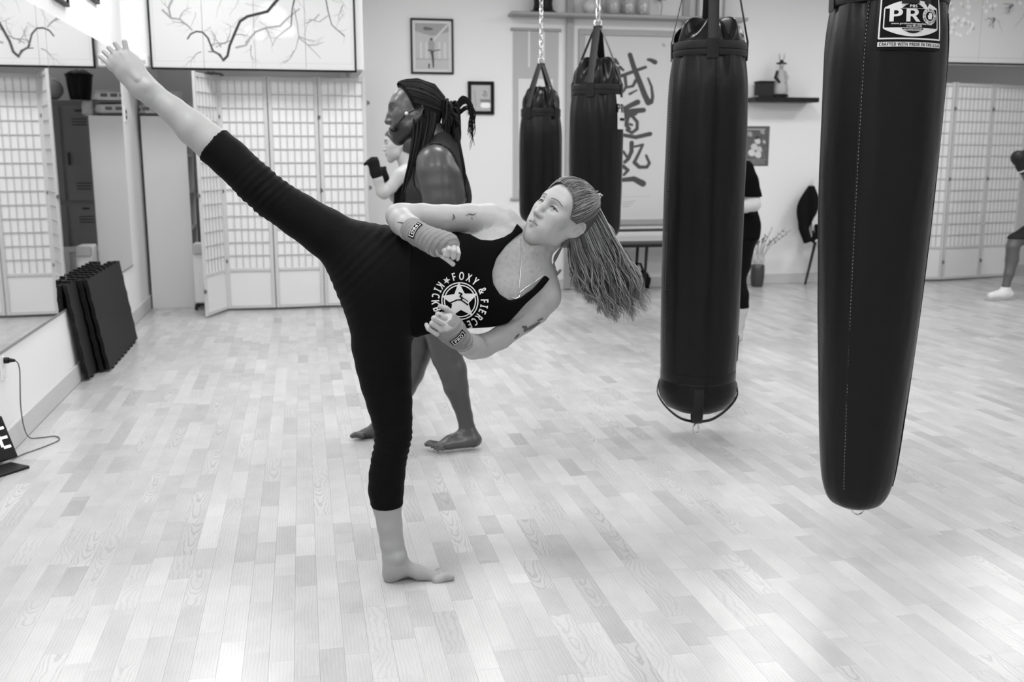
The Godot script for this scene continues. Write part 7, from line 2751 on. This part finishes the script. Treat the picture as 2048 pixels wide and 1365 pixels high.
	put("t_shirt", st, "shirt_black", t)

func boxer_right() -> void:
	var t := thing("person", "boxer in white shoes and dark glove, cut off by the right edge of the photo", "person")
	var toward: Vector3 = -Vector3(0.2009, -0.1846, -0.9621)
	var legs := Field.new()
	legs.flat(Vector3(6.667, 0.6589, -7.892), Vector3(6.665, 0.5875, -7.878), 0.135, 0.135, toward, 1.15, 0.05)
	legs.chain([[Vector3(6.57, 0.5914, -7.847), 0.1085], [Vector3(6.42, 0.5825, -7.877), 0.0814], [Vector3(6.294, 0.5292, -7.893), 0.061], [Vector3(6.274, 0.4759, -7.887), 0.0588], [Vector3(6.274, 0.3583, -7.885), 0.0566], [Vector3(6.243, 0.2336, -7.867), 0.043], [Vector3(6.219, 0.1255, -7.862), 0.034], [Vector3(6.213, 0.0809, -7.855), 0.034]], 0.015)
	legs.chain([[Vector3(6.77, 0.5796, -7.959), 0.1103], [Vector3(6.873, 0.3416, -7.923), 0.0784], [Vector3(6.894, 0.183, -7.888), 0.0576], [Vector3(6.934, 0.047, -7.854), 0.0461], [Vector3(6.983, -0.0238, -7.851), 0.037]], 0.015)
	var torso := Field.new()
	torso.flat(Vector3(6.667, 0.6455, -7.889), Vector3(6.667, 0.8912, -7.936), 0.125, 0.12, toward, 1.2, 0.05)
	torso.flat(Vector3(6.667, 0.8912, -7.936), Vector3(6.646, 1.137, -7.988), 0.125, 0.11, toward, 1.5, 0.05)
	torso.cap(Vector3(6.53, 1.223, -7.873), Vector3(6.759, 1.22, -8.136), 0.06, 0.06, 0.05)
	torso.cap(Vector3(6.648, 1.204, -8), Vector3(6.594, 1.405, -8.05), 0.058, 0.054, 0.04)
	var body := Field.new()
	body.join(legs)
	body.join(torso)
	var trunk := Field.new()
	trunk.join(body)
	body.chain([[Vector3(6.515, 1.223, -7.855), 0.0669], [Vector3(6.423, 1.097, -7.788), 0.0576], [Vector3(6.362, 0.9981, -7.761), 0.0464], [Vector3(6.314, 1.025, -7.755), 0.0463], [Vector3(6.251, 1.112, -7.764), 0.0396], [Vector3(6.212, 1.181, -7.775), 0.0352]], 0.015)
	body.chain([[Vector3(6.774, 1.22, -8.154), 0.0695], [Vector3(6.695, 1.066, -8.141), 0.0556], [Vector3(6.632, 0.9753, -8.116), 0.0485], [Vector3(6.554, 1.045, -8.093), 0.0437], [Vector3(6.505, 1.181, -8.078), 0.0366]], 0.015)
	var st := MB.new()
	nets(st, body, 0.016, 0.0, null, plain_tint(0.10))
	var hx := head_on(st, Vector3(6.57, 1.481, -8.07), Vector3(-0.998, -0.0616, 0.0123), Vector3.UP, 1.02, 0.10)
	put("body", st, "skin_dark", t)
	hair_on(t, hx, 0.015, [Vector3(0, 0.06, -0.09), Vector3(0, 0.02, -0.11)])
	st = MB.new()
	var a := Vector3(6.637, 0.4445, -7.857)
	var a2 := Vector3(6.481, 0.5825, -7.864)
	nets(st, trunk, 0.016, 0.012, func(p: Vector3) -> float: return maxf(maxf(a.y - p.y, p.y - a.y - 0.34), a2.x - p.x))
	put("shorts", st, "shorts_black", t)
	st = MB.new()
	var nk := Vector3(6.665, 1.168, -7.99)
	nets(st, trunk, 0.016, 0.01, func(p: Vector3) -> float: return maxf(p.y - nk.y, a.y + 0.1 - p.y))
	put("tank_top", st, "tank_grey", t)
	for q in [[Vector3(6.208, 1.19, -7.778), Vector3(6.173, 1.259, -7.788)], [Vector3(6.506, 1.194, -8.08), Vector3(6.476, 1.266, -8.079)]]:
		var f := Field.new()
		f.cap(q[0] + (q[0] - q[1]) * 0.5, q[0], 0.042, 0.046, 0.01)
		f.cap(q[0], q[1], 0.046, 0.058, 0.03)
		f.ell(q[1] + Vector3(-0.5343, 0.8354, -0.1291) * 0.02, Vector3(0.06, 0.055, 0.05), Basis(), 0.03)
		f.cap(q[0] + Vector3(-0.8437, 0.3583, 0.3997) * 0.04, q[1] + Vector3(-0.8437, 0.3583, 0.3997) * 0.05, 0.02, 0.02, 0.015)
		st = MB.new()
		nets(st, f, 0.009)
		put("glove", st, "glove_dark", t)
		st = MB.new()
		var d: Vector3 = (q[1] - q[0]).normalized()
		var c: Vector3 = q[0] + (q[0] - q[1]) * 0.3
		st.tube([c - d * 0.012, c + d * 0.012], 0.05, 16)
		put("glove_cuff", st, "print_white", t)
	for q in [[Vector3(6.213, 0.072, -7.853), Vector3(-0.9999, -0.0124, 0.0053)], [Vector3(6.983, -0.0238, -7.851), Vector3(-0.9999, -0.0124, 0.0053)]]:
		var f := Field.new()
		var g: Vector3 = q[0]
		var fw: Vector3 = q[1]
		fw.y = 0
		fw = fw.normalized()
		g.y = 0.05
		f.cap(g - fw * 0.03, g + fw * 0.04 + Vector3(0, -0.005, 0), 0.046, 0.044, 0.02)
		f.cap(g + fw * 0.04, g + fw * 0.15 + Vector3(0, -0.012, 0), 0.044, 0.034, 0.02)
		f.cap(g + Vector3(0, 0.02, 0), g + Vector3(0, 0.06, 0), 0.044, 0.046, 0.02)
		st = MB.new()
		nets(st, f, 0.01, 0.0, func(p: Vector3) -> float: return maxf(0.004 - p.y, p.y - 0.115))
		var sh := put("shoe", st, "shoe_white", t)
		st = MB.new()
		st.box(g + fw * 0.055 + Vector3(0, -0.043, 0), Vector3(0.08, 0.014, 0.27), 0.005, Basis(Vector3.UP.cross(fw), Vector3.UP, fw))
		put("sole", st, "grey_plastic", sh)
		st = MB.new()
		for i in 4:
			var c := g + fw * (0.03 + 0.025 * i) + Vector3(0, 0.048 - 0.009 * i, 0)
			st.tube([c - Vector3.UP.cross(fw) * 0.025, c + Vector3.UP.cross(fw) * 0.025], 0.004, 6)
		put("laces", st, "print_white", sh)
